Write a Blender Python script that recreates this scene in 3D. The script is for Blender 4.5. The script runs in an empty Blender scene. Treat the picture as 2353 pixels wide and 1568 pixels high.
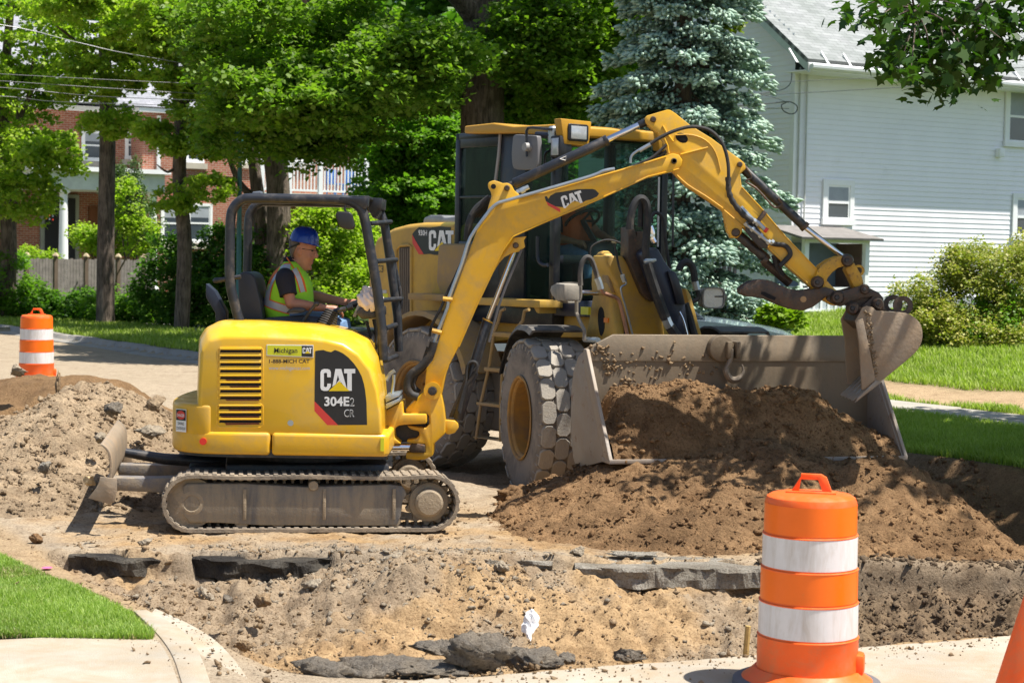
import bpy, bmesh, math, random
import numpy as np
from mathutils import Vector, Matrix
random.seed(7); RNG = np.random.default_rng(7)
C = bpy.context.scene.collection
sc = bpy.context.scene
PI = math.pi
# ---------------------------------------------------------------- camera, sky, sun, exposure
CAM = Vector((0, 0, 2.07)); FPX = 4250.0
PITCH = math.radians(2.65); ROLL = math.radians(1.0)
_F = Vector((0, math.cos(PITCH), -math.sin(PITCH))); _u0 = Vector((0, math.sin(PITCH), math.cos(PITCH))); _r0 = Vector((1, 0, 0))
_R = _r0*math.cos(ROLL)+_u0*math.sin(ROLL); _U = -_r0*math.sin(ROLL)+_u0*math.cos(ROLL)
cd = bpy.data.cameras.new('camera'); cam = bpy.data.objects.new('camera', cd); C.objects.link(cam)
cam.matrix_world = Matrix(((_R.x, _U.x, -_F.x, CAM.x), (_R.y, _U.y, -_F.y, CAM.y), (_R.z, _U.z, -_F.z, CAM.z), (0, 0, 0, 1)))
cd.sensor_width = 36; cd.lens = FPX/2352*36; cd.clip_start = .1; cd.clip_end = 3000
cd.dof.use_dof = True; cd.dof.focus_distance = 14.0; cd.dof.aperture_fstop = 5.6
sc.camera = cam
SUND = Vector((.97, -.24, 0)).normalized(); SELEV = math.radians(67)
SV = Vector((SUND.x*math.cos(SELEV), SUND.y*math.cos(SELEV), math.sin(SELEV)))
w = bpy.data.worlds.new('World'); sc.world = w; w.use_nodes = True
nt = w.node_tree; bg = nt.nodes['Background']
sky = nt.nodes.new('ShaderNodeTexSky'); sky.sky_type = 'NISHITA'; sky.sun_disc = False
sky.sun_elevation = SELEV; sky.sun_rotation = math.atan2(SUND.x, SUND.y); sky.air_density = 1.0; sky.dust_density = 1.2
nt.links.new(sky.outputs[0], bg.inputs[0]); bg.inputs[1].default_value = .085
sl = bpy.data.lights.new('sun', 'SUN'); sl.energy = 5.0; sl.angle = math.radians(.53); sl.color = (1, .955, .88)
so = bpy.data.objects.new('sun', sl); C.objects.link(so); so.rotation_euler = SV.to_track_quat('Z', 'Y').to_euler()
sc.view_settings.view_transform = 'Standard'; sc.view_settings.look = 'None'; sc.view_settings.exposure = .8; sc.view_settings.gamma = 1
try: sc.cycles.max_bounces = 6; sc.cycles.transparent_max_bounces = 20
except Exception: pass

# ---------------------------------------------------------------- pixel rays (full picture 2352 x 1568) and zoom-crop conversions
def ray(px, py):
    return (_R*((px-1176)/FPX)+_U*(-(py-784)/FPX)+_F)
def atD(px, py, D):                       # world point on the ray whose y distance is D
    d = ray(px, py); return CAM+d*(D/d.y)
def onz(px, py, z=0.):
    d = ray(px, py); t = (z-CAM.z)/d.z; return CAM+d*t
ZQ = {'a': (488.5, 434.2, .1961), 'b': (1040.3, 271.4, .13845), 'c': (977, 542.8, .1615), 'd': (841.3, 705.6, .2424),
      'e': (1311.7, 542.8, .1615), 'f': (1700.6, 452.3, .1846), 'g': (1809.2, 398, .2308), 'h': (54.3, 343.7, .2308)}
for _r in range(4):
    for _c in range(4): ZQ['%d%d' % (_r, _c)] = (588*_c, (0, 391.7, 783.4, 1176)[_r], .25)
def q(k, *pts):
    a, b, s = ZQ[k]; return [(a+x*s, b+y*s) for x, y in pts]
class Fr:
    def __init__(s, x, y, z=0., ang=0.):
        s.M = Matrix.Translation((x, y, z)) @ Matrix.Rotation(ang, 4, 'Z'); s.I = s.M.inverted(); s.ang = ang; s.loc = (x, y, z)
        s.o = s.I @ CAM
    def _d(s, px, py): return s.I.to_3x3() @ ray(px, py)
    def on(s, px, py, v):                 # hit the plane local y = v -> (u, w)
        d = s._d(px, py); t = (v-s.o.y)/d.y; return (s.o.x+d.x*t, s.o.z+d.z*t)
    def onx(s, px, py, u):
        d = s._d(px, py); t = (u-s.o.x)/d.x; return (s.o.y+d.y*t, s.o.z+d.z*t)
    def ong(s, px, py, w=0.):
        d = s._d(px, py); t = (w-s.o.z)/d.z; return (s.o.x+d.x*t, s.o.y+d.y*t)
    def P(s, px, py, v): u, w_ = s.on(px, py, v); return Vector((u, v, w_))
    def L(s, pts, v): return [s.on(x, y, v) for x, y in pts]
    def L3(s, pts, v): return [s.P(x, y, v) for x, y in pts]

# ---------------------------------------------------------------- noise
def _h(ix, iy, seed):
    n = (ix.astype(np.int64)*374761393+iy.astype(np.int64)*668265263+seed*1274126177) & 0x7fffffff
    n = ((n ^ (n >> 13))*1274126177) & 0x7fffffff
    n = n ^ (n >> 16)
    return (n & 0xffff)/65535.0
def vn(x, y, seed=0):
    x = np.asarray(x, float); y = np.asarray(y, float)
    ix = np.floor(x); iy = np.floor(y); fx = x-ix; fy = y-iy
    fx = fx*fx*(3-2*fx); fy = fy*fy*(3-2*fy)
    a = _h(ix, iy, seed); b = _h(ix+1, iy, seed); c = _h(ix, iy+1, seed); d = _h(ix+1, iy+1, seed)
    return (a*(1-fx)+b*fx)*(1-fy)+(c*(1-fx)+d*fx)*fy
def fbm(x, y, f=1., o=4, seed=0, g=.5):
    s = 0; a = 1; t = 0
    for i in range(o):
        s = s+a*(vn(np.asarray(x)*f+i*17.3, np.asarray(y)*f-i*9.1, seed+i)-.5); t += a; f *= 2.03; a *= g
    return s/t*2
def sst(a, b, x):
    t = np.clip((x-a)/(b-a), 0, 1); return t*t*(3-2*t)

# ---------------------------------------------------------------- materials
MATS = {}
def _ramp(nt, fac, stops):
    r = nt.nodes.new('ShaderNodeValToRGB'); e = r.color_ramp.elements
    while len(e) < len(stops): e.new(.5)
    for i, (p, c) in enumerate(stops):
        e[i].position = p; e[i].color = (*c, 1) if len(c) == 3 else c
    nt.links.new(fac, r.inputs[0]); return r.outputs[0]
def _noise(nt, scale, detail=5, rough=.6, vec=None, dist=0.):
    n = nt.nodes.new('ShaderNodeTexNoise'); n.inputs['Scale'].default_value = scale; n.inputs['Detail'].default_value = detail
    n.inputs['Roughness'].default_value = rough; n.inputs['Distortion'].default_value = dist
    if vec is not None: nt.links.new(vec, n.inputs['Vector'])
    return n.outputs['Fac']
def _mix(nt, fac, a, b, mode='MIX'):
    m = nt.nodes.new('ShaderNodeMix'); m.data_type = 'RGBA'; m.blend_type = mode
    for s, v in ((0, fac), (6, a), (7, b)):
        if isinstance(v, (int, float)): m.inputs[s].default_value = v
        elif isinstance(v, tuple): m.inputs[s].default_value = (*v[:3], 1)
        else: nt.links.new(v, m.inputs[s])
    return m.outputs[2]
def _math(nt, op, a, b=None):
    m = nt.nodes.new('ShaderNodeMath'); m.operation = op
    for i, v in enumerate((a, b)):
        if v is None: continue
        if isinstance(v, (int, float)): m.inputs[i].default_value = v
        else: nt.links.new(v, m.inputs[i])
    return m.outputs[0]
def newmat(name):
    m = bpy.data.materials.new(name); m.use_nodes = True; nt = m.node_tree; b = nt.nodes['Principled BSDF']
    tc = nt.nodes.new('ShaderNodeTexCoord'); return m, nt, b, tc.outputs['Object']
def _bump(nt, b, h, strength=.3, dist=.02):
    n = nt.nodes.new('ShaderNodeBump'); n.inputs['Strength'].default_value = strength; n.inputs['Distance'].default_value = dist
    nt.links.new(h, n.inputs['Height']); nt.links.new(n.outputs[0], b.inputs['Normal'])
def M(name, col, rough=.5, metal=0., var=.12, vs=3., dirt=0., dirtcol=(.30, .22, .14), ds=6., bump=0., bs=60., spec=.5, coat=0., emit=None, lowdirt=None, streak=False, rust=0.):
    if name in MATS: return MATS[name]
    m, nt, b, oc = newmat(name); MATS[name] = m
    b.inputs['Roughness'].default_value = rough; b.inputs['Metallic'].default_value = metal
    b.inputs['Specular IOR Level'].default_value = spec; b.inputs['Coat Weight'].default_value = coat
    c = tuple(col)
    n1 = _noise(nt, vs, 4, .6, oc)
    out = _ramp(nt, n1, [(.3, tuple(x*(1-var) for x in c)), (.7, tuple(min(1, x*(1+var)) for x in c))])
    if rust > 0:
        nr = _noise(nt, ds*3.3, 6, .75, oc)
        fr_ = _ramp(nt, nr, [(.62-.2*rust, (0, 0, 0)), (.68-.2*rust, (1, 1, 1))])
        out = _mix(nt, fr_, out, (.16, .05, .02))
    if dirt > 0:
        v = oc
        if streak:
            mp = nt.nodes.new('ShaderNodeMapping'); mp.inputs['Scale'].default_value = (1, 1, .18); nt.links.new(oc, mp.inputs[0]); v = mp.outputs[0]
        nd = _noise(nt, ds, 8, .72, v, .4)
        f = _ramp(nt, nd, [(max(0, .62-.42*dirt), (0, 0, 0)), (min(1, .85-.35*dirt), (1, 1, 1))])
        f = _math(nt, 'MULTIPLY', f, min(1., .35+dirt*.65))
        if lowdirt:
            sp = nt.nodes.new('ShaderNodeSeparateXYZ'); nt.links.new(oc, sp.inputs[0])
            mr = nt.nodes.new('ShaderNodeMapRange'); mr.inputs[1].default_value = lowdirt[0]; mr.inputs[2].default_value = lowdirt[1]
            mr.inputs[3].default_value = 1; mr.inputs[4].default_value = .25; nt.links.new(sp.outputs[2], mr.inputs[0])
            f = _math(nt, 'MULTIPLY', f, mr.outputs[0])
        out = _mix(nt, f, out, dirtcol)
        rr = nt.nodes.new('ShaderNodeMapRange'); rr.inputs[3].default_value = rough; rr.inputs[4].default_value = .9
        nt.links.new(f, rr.inputs[0]); nt.links.new(rr.outputs[0], b.inputs['Roughness'])
    nt.links.new(out, b.inputs['Base Color'])
    if bump > 0: _bump(nt, b, _noise(nt, bs, 6, .7, oc), bump, .02)
    if emit: b.inputs['Emission Color'].default_value = (*emit[:3], 1); b.inputs['Emission Strength'].default_value = emit[3]
    return m
def leafmat(name, c0, c1, trans=.35, rough=.5):
    if name in MATS: return MATS[name]
    m, nt, b, oc = newmat(name); MATS[name] = m
    ge = nt.nodes.new('ShaderNodeNewGeometry')
    col = _ramp(nt, ge.outputs['Random Per Island'], [(0, c0), (1, c1)])
    n = _noise(nt, .7, 3, .5, oc)
    col = _mix(nt, _ramp(nt, n, [(.35, (0, 0, 0)), (.7, (.55, .55, .55))]), col, tuple(x*.62 for x in c0))
    nt.links.new(col, b.inputs['Base Color']); b.inputs['Roughness'].default_value = rough; b.inputs['Specular IOR Level'].default_value = .35
    tr = nt.nodes.new('ShaderNodeBsdfTranslucent')
    nt.links.new(_mix(nt, 1., col, (1., 1.25, .35), 'MULTIPLY'), tr.inputs[0])
    mx = nt.nodes.new('ShaderNodeMixShader'); mx.inputs[0].default_value = trans
    out = nt.nodes['Material Output']; nt.links.new(b.outputs[0], mx.inputs[1]); nt.links.new(tr.outputs[0], mx.inputs[2]); nt.links.new(mx.outputs[0], out.inputs[0])
    return m
def glassmat(name, col=(.25, .4, .36), rough=.04, alpha=.5):
    if name in MATS: return MATS[name]
    m, nt, b, oc = newmat(name); MATS[name] = m
    tr = nt.nodes.new('ShaderNodeBsdfTransparent'); tr.inputs[0].default_value = (*[min(1, c*1.6) for c in col], 1)
    b.inputs['Base Color'].default_value = (*[c*.12 for c in col], 1); b.inputs['Roughness'].default_value = rough; b.inputs['Specular IOR Level'].default_value = .8
    fr = nt.nodes.new('ShaderNodeLayerWeight'); fr.inputs[0].default_value = .5
    f = _math(nt, 'ADD', _math(nt, 'MULTIPLY', _math(nt, 'POWER', fr.outputs['Facing'], 4.), .7), 1-alpha); mx = nt.nodes.new('ShaderNodeMixShader'); nt.links.new(f, mx.inputs[0])
    nt.links.new(tr.outputs[0], mx.inputs[1]); nt.links.new(b.outputs[0], mx.inputs[2]); nt.links.new(mx.outputs[0], nt.nodes['Material Output'].inputs[0])
    return m

# ---------------------------------------------------------------- object bookkeeping
WM = {}
def tag(o, label=None, cat=None, group=None, kind=None):
    if label: o['label'] = label
    if cat: o['category'] = cat
    if group: o['group'] = group
    if kind: o['kind'] = kind
    return o
def thing(name, label, cat, fr, group=None):
    o = bpy.data.objects.new(name, None); C.objects.link(o); o.matrix_world = fr.M.copy(); o.empty_display_size = .3
    WM[o.name] = fr.M.copy(); return tag(o, label, cat, group)
def link(name, me, mat, parent=None, fr=None):
    o = bpy.data.objects.new(name, me); C.objects.link(o)
    if mat is not None:
        for m_ in (mat if isinstance(mat, (list, tuple)) else [mat]): me.materials.append(m_)
    if parent is not None:
        pw = WM[parent.name]; o.parent = parent
        ww = fr.M.copy() if fr is not None else pw.copy()
        o.matrix_basis = pw.inverted() @ ww; WM[o.name] = ww
    else:
        ww = fr.M.copy() if fr is not None else Matrix(); o.matrix_basis = ww; WM[o.name] = ww
    return o
def fastmesh(name, V, F, smooth=False):
    V = np.asarray(V, np.float32); F = np.asarray(F, np.int32); me = bpy.data.meshes.new(name)
    n, k = F.shape; me.vertices.add(len(V)); me.vertices.foreach_set('co', V.ravel())
    me.loops.add(n*k); me.loops.foreach_set('vertex_index', F.ravel()); me.polygons.add(n)
    me.polygons.foreach_set('loop_start', np.arange(0, n*k, k, dtype=np.int32)); me.polygons.foreach_set('loop_total', np.full(n, k, np.int32))
    if smooth: me.polygons.foreach_set('use_smooth', np.ones(n, bool))
    me.update(calc_edges=True); return me
def dup(root, fr, label=None):
    r = root.copy(); C.objects.link(r); r.matrix_world = fr.M.copy()
    if label: r['label'] = label
    for ch in root.children:
        c = ch.copy(); C.objects.link(c); c.parent = r
        for g in ch.children:
            d = g.copy(); C.objects.link(d); d.parent = c
    return r

def ortho(d):
    d = d.normalized(); a = Vector((0, 0, 1)) if abs(d.z) < .9 else Vector((1, 0, 0))
    x = d.cross(a).normalized(); return x, d.cross(x).normalized()
class MB:
    def __init__(s): s.v = []; s.f = []
    def add(s, V, F):
        n = len(s.v); s.v += [tuple(p) for p in V]; s.f += [tuple(i+n for i in f) for f in F]; return s
    def box(s, x0, x1, y0, y1, z0, z1, mat=None):
        V = [Vector((x, y, z)) for z in (z0, z1) for y in (y0, y1) for x in (x0, x1)]
        if mat is not None: V = [mat @ p for p in V]
        return s.add(V, [(0, 2, 3, 1), (4, 5, 7, 6), (0, 1, 5, 4), (2, 6, 7, 3), (0, 4, 6, 2), (1, 3, 7, 5)])
    def prism(s, pts, y0, y1, y2=None):     # outline in (x, z), extruded along y
        a = sum(pts[i][0]*pts[(i+1) % len(pts)][1]-pts[(i+1) % len(pts)][0]*pts[i][1] for i in range(len(pts)))
        if a < 0: pts = pts[::-1]
        n = len(pts); V = [(p[0], y0, p[1]) for p in pts]+[(p[0], y1, p[1]) for p in pts]
        F = [tuple(range(n)), tuple(range(2*n-1, n-1, -1))]+[(i, i+n, (i+1) % n+n, (i+1) % n) for i in range(n)]
        return s.add(V, F)
    def prismz(s, pts, z0, z1):
        a = sum(pts[i][0]*pts[(i+1) % len(pts)][1]-pts[(i+1) % len(pts)][0]*pts[i][1] for i in range(len(pts)))
        if a < 0: pts = pts[::-1]
        n = len(pts); V = [(p[0], p[1], z0) for p in pts]+[(p[0], p[1], z1) for p in pts]
        F = [tuple(range(n-1, -1, -1)), tuple(range(n, 2*n))]+[(i, (i+1) % n, (i+1) % n+n, i+n) for i in range(n)]
        return s.add(V, F)
    def prismx(s, pts, x0, x1):             # outline in (y, z), extruded along x
        n = len(pts); V = [(x0, p[0], p[1]) for p in pts]+[(x1, p[0], p[1]) for p in pts]
        F = [tuple(range(n-1, -1, -1)), tuple(range(n, 2*n))]+[(i, (i+1) % n, (i+1) % n+n, i+n) for i in range(n)]
        return s.add(V, F)
    def cyl(s, p0, p1, r0, r1=None, n=16, cap=True):
        p0 = Vector(p0); p1 = Vector(p1); r1 = r0 if r1 is None else r1; x, y = ortho(p1-p0); V = []
        for p, r in ((p0, r0), (p1, r1)):
            V += [p+x*(r*math.cos(2*PI*i/n))+y*(r*math.sin(2*PI*i/n)) for i in range(n)]
        F = [(i, (i+1) % n, (i+1) % n+n, i+n) for i in range(n)]
        if cap: F += [tuple(range(n-1, -1, -1)), tuple(range(n, 2*n))]
        return s.add(V, F)
    def tube(s, P, r, n=8, cap=True):
        P = [Vector(p) for p in P]; R = r if isinstance(r, (list, tuple)) else [r]*len(P); V = []; up = None
        for i, p in enumerate(P):
            d = (P[min(i+1, len(P)-1)]-P[max(i-1, 0)])
            if d.length < 1e-9: d = Vector((0, 0, 1))
            d.normalize()
            if up is None: up, _ = ortho(d)
            x = (up-d*up.dot(d))
            x = x.normalized() if x.length > 1e-6 else ortho(d)[0]
            y = d.cross(x); up = x
            V += [p+x*(R[i]*math.cos(2*PI*k/n))+y*(R[i]*math.sin(2*PI*k/n)) for k in range(n)]
        F = [(i*n+k, i*n+(k+1) % n, (i+1)*n+(k+1) % n, (i+1)*n+k) for i in range(len(P)-1) for k in range(n)]
        if cap: F += [tuple(range(n-1, -1, -1)), tuple(range((len(P)-1)*n, len(P)*n))]
        return s.add(V, F)
    def lathe(s, prof, n=32, c=(0, 0, 0), axis='z', cap=True, close=False):   # prof: (r, h)
        V = []; c = Vector(c)
        for r, h in prof:
            for i in range(n):
                a = 2*PI*i/n; x, y = r*math.cos(a), r*math.sin(a)
                V.append(c+(Vector((x, y, h)) if axis == 'z' else Vector((x, h, y)) if axis == 'y' else Vector((h, x, y))))
        m = len(prof); F = [(j*n+i, j*n+(i+1) % n, ((j+1) % m)*n+(i+1) % n, ((j+1) % m)*n+i) for j in range(m if close else m-1) for i in range(n)]
        if cap and not close: F += [tuple(range(n-1, -1, -1)), tuple(range((m-1)*n, m*n))]
        if axis == 'y': F = [f[::-1] for f in F]
        return s.add(V, F)
    def ell(s, c, r, n=12, m=8, mat=None):
        V = []; c = Vector(c)
        for j in range(1, m):
            t = PI*j/m
            for i in range(n):
                a = 2*PI*i/n; V.append(Vector((r[0]*math.sin(t)*math.cos(a), r[1]*math.sin(t)*math.sin(a), r[2]*math.cos(t))))
        V += [Vector((0, 0, r[2])), Vector((0, 0, -r[2]))]
        V = [c+(mat @ p if mat is not None else p) for p in V]
        F = [(j*n+i, (j+1)*n+i, (j+1)*n+(i+1) % n, j*n+(i+1) % n) for j in range(m-2) for i in range(n)]
        t, b = (m-1)*n, (m-1)*n+1; F += [(t, i, (i+1) % n) for i in range(n)]+[(b, (m-2)*n+(i+1) % n, (m-2)*n+i) for i in range(n)]
        return s.add(V, F)
    def parts(s):
        p = list(range(len(s.v)))
        def fd(a):
            while p[a] != a: p[a] = p[p[a]]; a = p[a]
            return a
        for f in s.f:
            for b in f[1:]: p[fd(b)] = fd(f[0])
        g = {}
        for f in s.f: g.setdefault(fd(f[0]), []).append(f)
        out = []
        for fs in g.values():
            ids = sorted({i for f in fs for i in f}); m = {i: k for k, i in enumerate(ids)}; out.append(MB().add([s.v[i] for i in ids], [tuple(m[i] for i in f) for f in fs]))
        return out
    def build(s, name, mat, parent=None, fr=None, bevel=0., seg=2, smooth=40, recalc=True, bang=30, split=False):
        if split:
            for c in s.parts(): o = c.build(name, mat, parent, fr, bevel, seg, smooth, recalc, bang)
            return o
        me = bpy.data.meshes.new(name); me.from_pydata(s.v, [], s.f)
        bm = bmesh.new(); bm.from_mesh(me)
        if recalc: bmesh.ops.recalc_face_normals(bm, faces=bm.faces)
        if bevel > 0:
            ed = [e for e in bm.edges if len(e.link_faces) == 2 and e.calc_face_angle(0) > math.radians(bang)]
            bmesh.ops.bevel(bm, geom=ed, offset=bevel, segments=seg, affect='EDGES', clamp_overlap=True, profile=.5)
        bm.to_mesh(me); bm.free()
        if smooth:
            me.polygons.foreach_set('use_smooth', [True]*len(me.polygons)); me.set_sharp_from_angle(angle=math.radians(smooth))
        me.update(); return link(name, me, mat, parent, fr)
def spl(P, n=6):                            # Catmull-Rom
    P = [Vector(p) for p in P]; out = []
    for i in range(len(P)-1):
        a, b, c, d = P[max(i-1, 0)], P[i], P[i+1], P[min(i+2, len(P)-1)]
        for k in range(n):
            t = k/n; out.append(.5*((2*b)+(c-a)*t+(2*a-5*b+4*c-d)*t*t+(3*b-a-3*c+d)*t**3))
    return out+[P[-1]]
def spl2(P, n=5, closed=False):
    if closed:
        Q = [Vector((p[0], p[1], 0)) for p in (P[-1:]+P+P[:2])]; o = []
        for i in range(1, len(Q)-2):
            a, b, c, d = Q[i-1], Q[i], Q[i+1], Q[i+2]
            for k in range(n):
                t = k/n; r = .5*((2*b)+(c-a)*t+(2*a-5*b+4*c-d)*t*t+(3*b-a-3*c+d)*t**3); o.append((r.x, r.y))
        return o
    return [(p.x, p.y) for p in spl([(a, b, 0) for a, b in P], n)]
def textmesh(txt, size=1., bold=0.):
    cu = bpy.data.curves.new('t', 'FONT'); cu.body = txt; cu.size = size; cu.offset = bold; cu.resolution_u = 3
    o = bpy.data.objects.new('t', cu); C.objects.link(o); dg = bpy.context.evaluated_depsgraph_get(); dg.update()
    me = bpy.data.meshes.new_from_object(o.evaluated_get(dg)); V = [tuple(v.co) for v in me.vertices]; F = [tuple(p.vertices) for p in me.polygons]
    bpy.data.objects.remove(o); bpy.data.curves.remove(cu); bpy.data.meshes.remove(me); return V, F
def quadmap(V, F, bl, br, tl, tr):          # map text bounds to a 3D quad
    xs = [v[0] for v in V]; ys = [v[1] for v in V]; x0, x1, y0, y1 = min(xs), max(xs), min(ys), max(ys); out = []
    for x, y, _ in V:
        a = (x-x0)/(x1-x0); b = (y-y0)/(y1-y0); out.append((bl*(1-a)+br*a)*(1-b)+(tl*(1-a)+tr*a)*b)
    return out, F
def text_on(mb, txt, quad, bold=0.):
    V, F = textmesh(txt, 1., bold); V, F = quadmap(V, F, *[Vector(p) for p in quad]); mb.add(V, F)
def catlogo(bl, br, tl, tr, off, white, yellow, parent, fr=None, tri=True):   # letters C A T over a yellow triangle
    bl, br, tl, tr = map(Vector, (bl, br, tl, tr)); off = Vector(off)
    def pt(x, y): return (bl*(1-x)+br*x)*(1-y)+(tl*(1-x)+tr*x)*y
    mb = MB()
    def poly(P): mb.add([pt(*p) for p in P], [tuple(range(len(P)))])
    poly([(0, .15), (.02, .05), (.09, 0), (.1, .2), (.1, .8), (.1, 1), (.03, .95), (0, .85)])
    poly([(.1, .8), (.16, .83), (.19, .8), (.195, .62), (.3, .62), (.3, .85), (.27, .96), (.2, 1), (.1, 1)])
    poly([(.1, .2), (.09, 0), (.2, 0), (.235, .03), (.3, .2), (.3, .33), (.2, .33), (.19, .2), (.15, .16)])
    poly([(.43, 1), (.34, .18), (.44, .3), (.5, .72), (.5, 1)])
    poly([(.5, 1), (.5, .72), (.545, .5), (.66, .25), (.76, .08), (.6, 1)])
    poly([(.44, .3), (.545, .52), (.56, .44), (.6, .4), (.5, .3)])
    poly([(.68, 1), (.68, .8), (.77, .8), (.77, .1), (.80, 0), (.9, 0), (.9, .8), (1, .8), (1, 1)])
    o = mb.build('lettering', white, parent, fr, smooth=0, recalc=False)
    if tri:
        t = MB(); t.add([pt(*p)+off for p in ((.235, -.01), (.84, -.01), (.54, .44))], [(0, 1, 2)]); t.build('triangle_mark', yellow, parent, fr, smooth=0, recalc=False)
    return o
# ---------------------------------------------------------------- ground
E1 = Vector((.8526, .5225, 0)); E2 = Vector((-.5225, .8526, 0)); RA = math.atan2(.5225, .8526)
def rs(x, y): return x*.8526+y*.5225, -x*.5225+y*.8526
def gh(x, y):
    x = np.asarray(x, float); y = np.asarray(y, float); r, s = rs(x, y)
    z = .02*fbm(x, y, .7, 3, 3)*sst(8, 12, y)
    far = sst(13.15, 13.3, r+.06*fbm(x, y, 2, 2, 9))
    z = z*(1-far)+far*(.13+.075*np.clip(r-18, 0, 10.5)+.03*fbm(x, y, .5, 3, 5))
    near = sst(3.55, 3.45, r); z = z*(1-near)+near*.07
    # dug out strip where the loader stands, deeper pit on the right
    m = sst(8.2, 9.4, r)*sst(13.3, 12.5, r)*sst(24, 21.5, y)*sst(12.8, 14.2, y); z = z-m*.23
    p = sst(2.9, 3.7, x)*sst(13.9, 15.0, y+.25*fbm(x, y, 2, 3, 77))*sst(13.3, 12.1, r+.15*fbm(x, y, 1.5, 3, 76)); z = z-p*.30+sst(8.2, 9.4, r)*sst(13.25, 12.8, r)*sst(12.8, 13.4, y)*sst(22, 20, y)*(.07*fbm(x, y, 2.3, 4, 78)+.03*fbm(x, y, 8, 3, 79))
    # trench across the road
    e = 12.45+.13*(sst(.4, .55, x)*sst(1.8, 1.65, x)+sst(-2.2, -2.1, x)*sst(-1.15, -1.25, x)+sst(-2.4, -2.5, x))*sst(-.35, .15, fbm(x, 0*x, 2.4, 3, 24))+.05*fbm(x, 0*x, 1.5, 3, 21)+.25*sst(1.9, 2.6, x)
    yn = np.where(x > -.3, 9.2+.42*(x-.2), 8.99-.9*(-.3-x)*0)+.05*fbm(x, 0*x, 2, 3, 22)
    t = np.where(y < e, -.17-.27*sst(e-.05, e-1.25, y), 0.)*sst(e+.03, e-.05, y)
    md = np.exp(-((x+.45)/.75)**2)*sst(11.0, 12.1, y); t = t*(1-.85*md)+md*.05*sst(10.9, 11.6, y)*sst(13.1, 12.5, y)
    t = t*sst(yn-.05, yn+.55, y)
    inn = sst(3.75, 4.0, r); z = z+t*inn
    reg = sst(yn-.05, yn+.3, y)*sst(e+.2, e-.2, y)*inn
    z = z+reg*(.14*fbm(x, y, 1.6, 4, 31)+.09*np.abs(fbm(x, y, 4.5, 4, 32))+.045*fbm(x, y, 9, 4, 36)+.034*fbm(x, y, 15, 4, 33))
    z = z+.17*np.exp(-(((x+6.7)/2.2)**2+((y-26.2)/2.2)**2))
    z = z+reg*sst(1.5, 2.1, x)*(.13*np.abs(fbm(x*1.6, y*.6, 3, 4, 37))+.07*fbm(x, y, 10, 4, 38)-.05)
    dirt = sst(3.6, 4.2, r)*sst(18.5, 15, y)*sst(8.9, 9.3, y)*sst(yn-.1, yn+.1, y)
    z = z+dirt*(.028*fbm(x, y, 2.2, 4, 41)+.02*fbm(x, y, 11, 4, 42))
    return z
def g1(x, y): return float(gh(np.array([x]), np.array([y]))[0])
def axis(segs):
    o = []
    for a, b, d in segs: o += list(np.arange(a, b, d))
    return np.array(o+[segs[-1][1]])
gx = axis([(-900, -60, 40), (-60, -12, 2), (-12, -5, .25), (-5, 5.2, .02), (5.2, 12, .25), (12, 60, 2), (60, 901, 40)])
gy = axis([(-60, 6, 6), (6, 8.6, .4), (8.6, 14, .018), (14, 24, .05), (24, 60, .4), (60, 200, 6), (200, 1500, 60)])
X, Y = np.meshgrid(gx, gy); Z = gh(X, Y); nx, ny = len(gx), len(gy)
V = np.stack([X.ravel(), Y.ravel(), Z.ravel()], 1); I = np.arange(nx*ny).reshape(ny, nx)
F = np.stack([I[:-1, :-1].ravel(), I[:-1, 1:].ravel(), I[1:, 1:].ravel(), I[1:, :-1].ravel()], 1)
me = fastmesh('ground', V, F, True)
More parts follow.
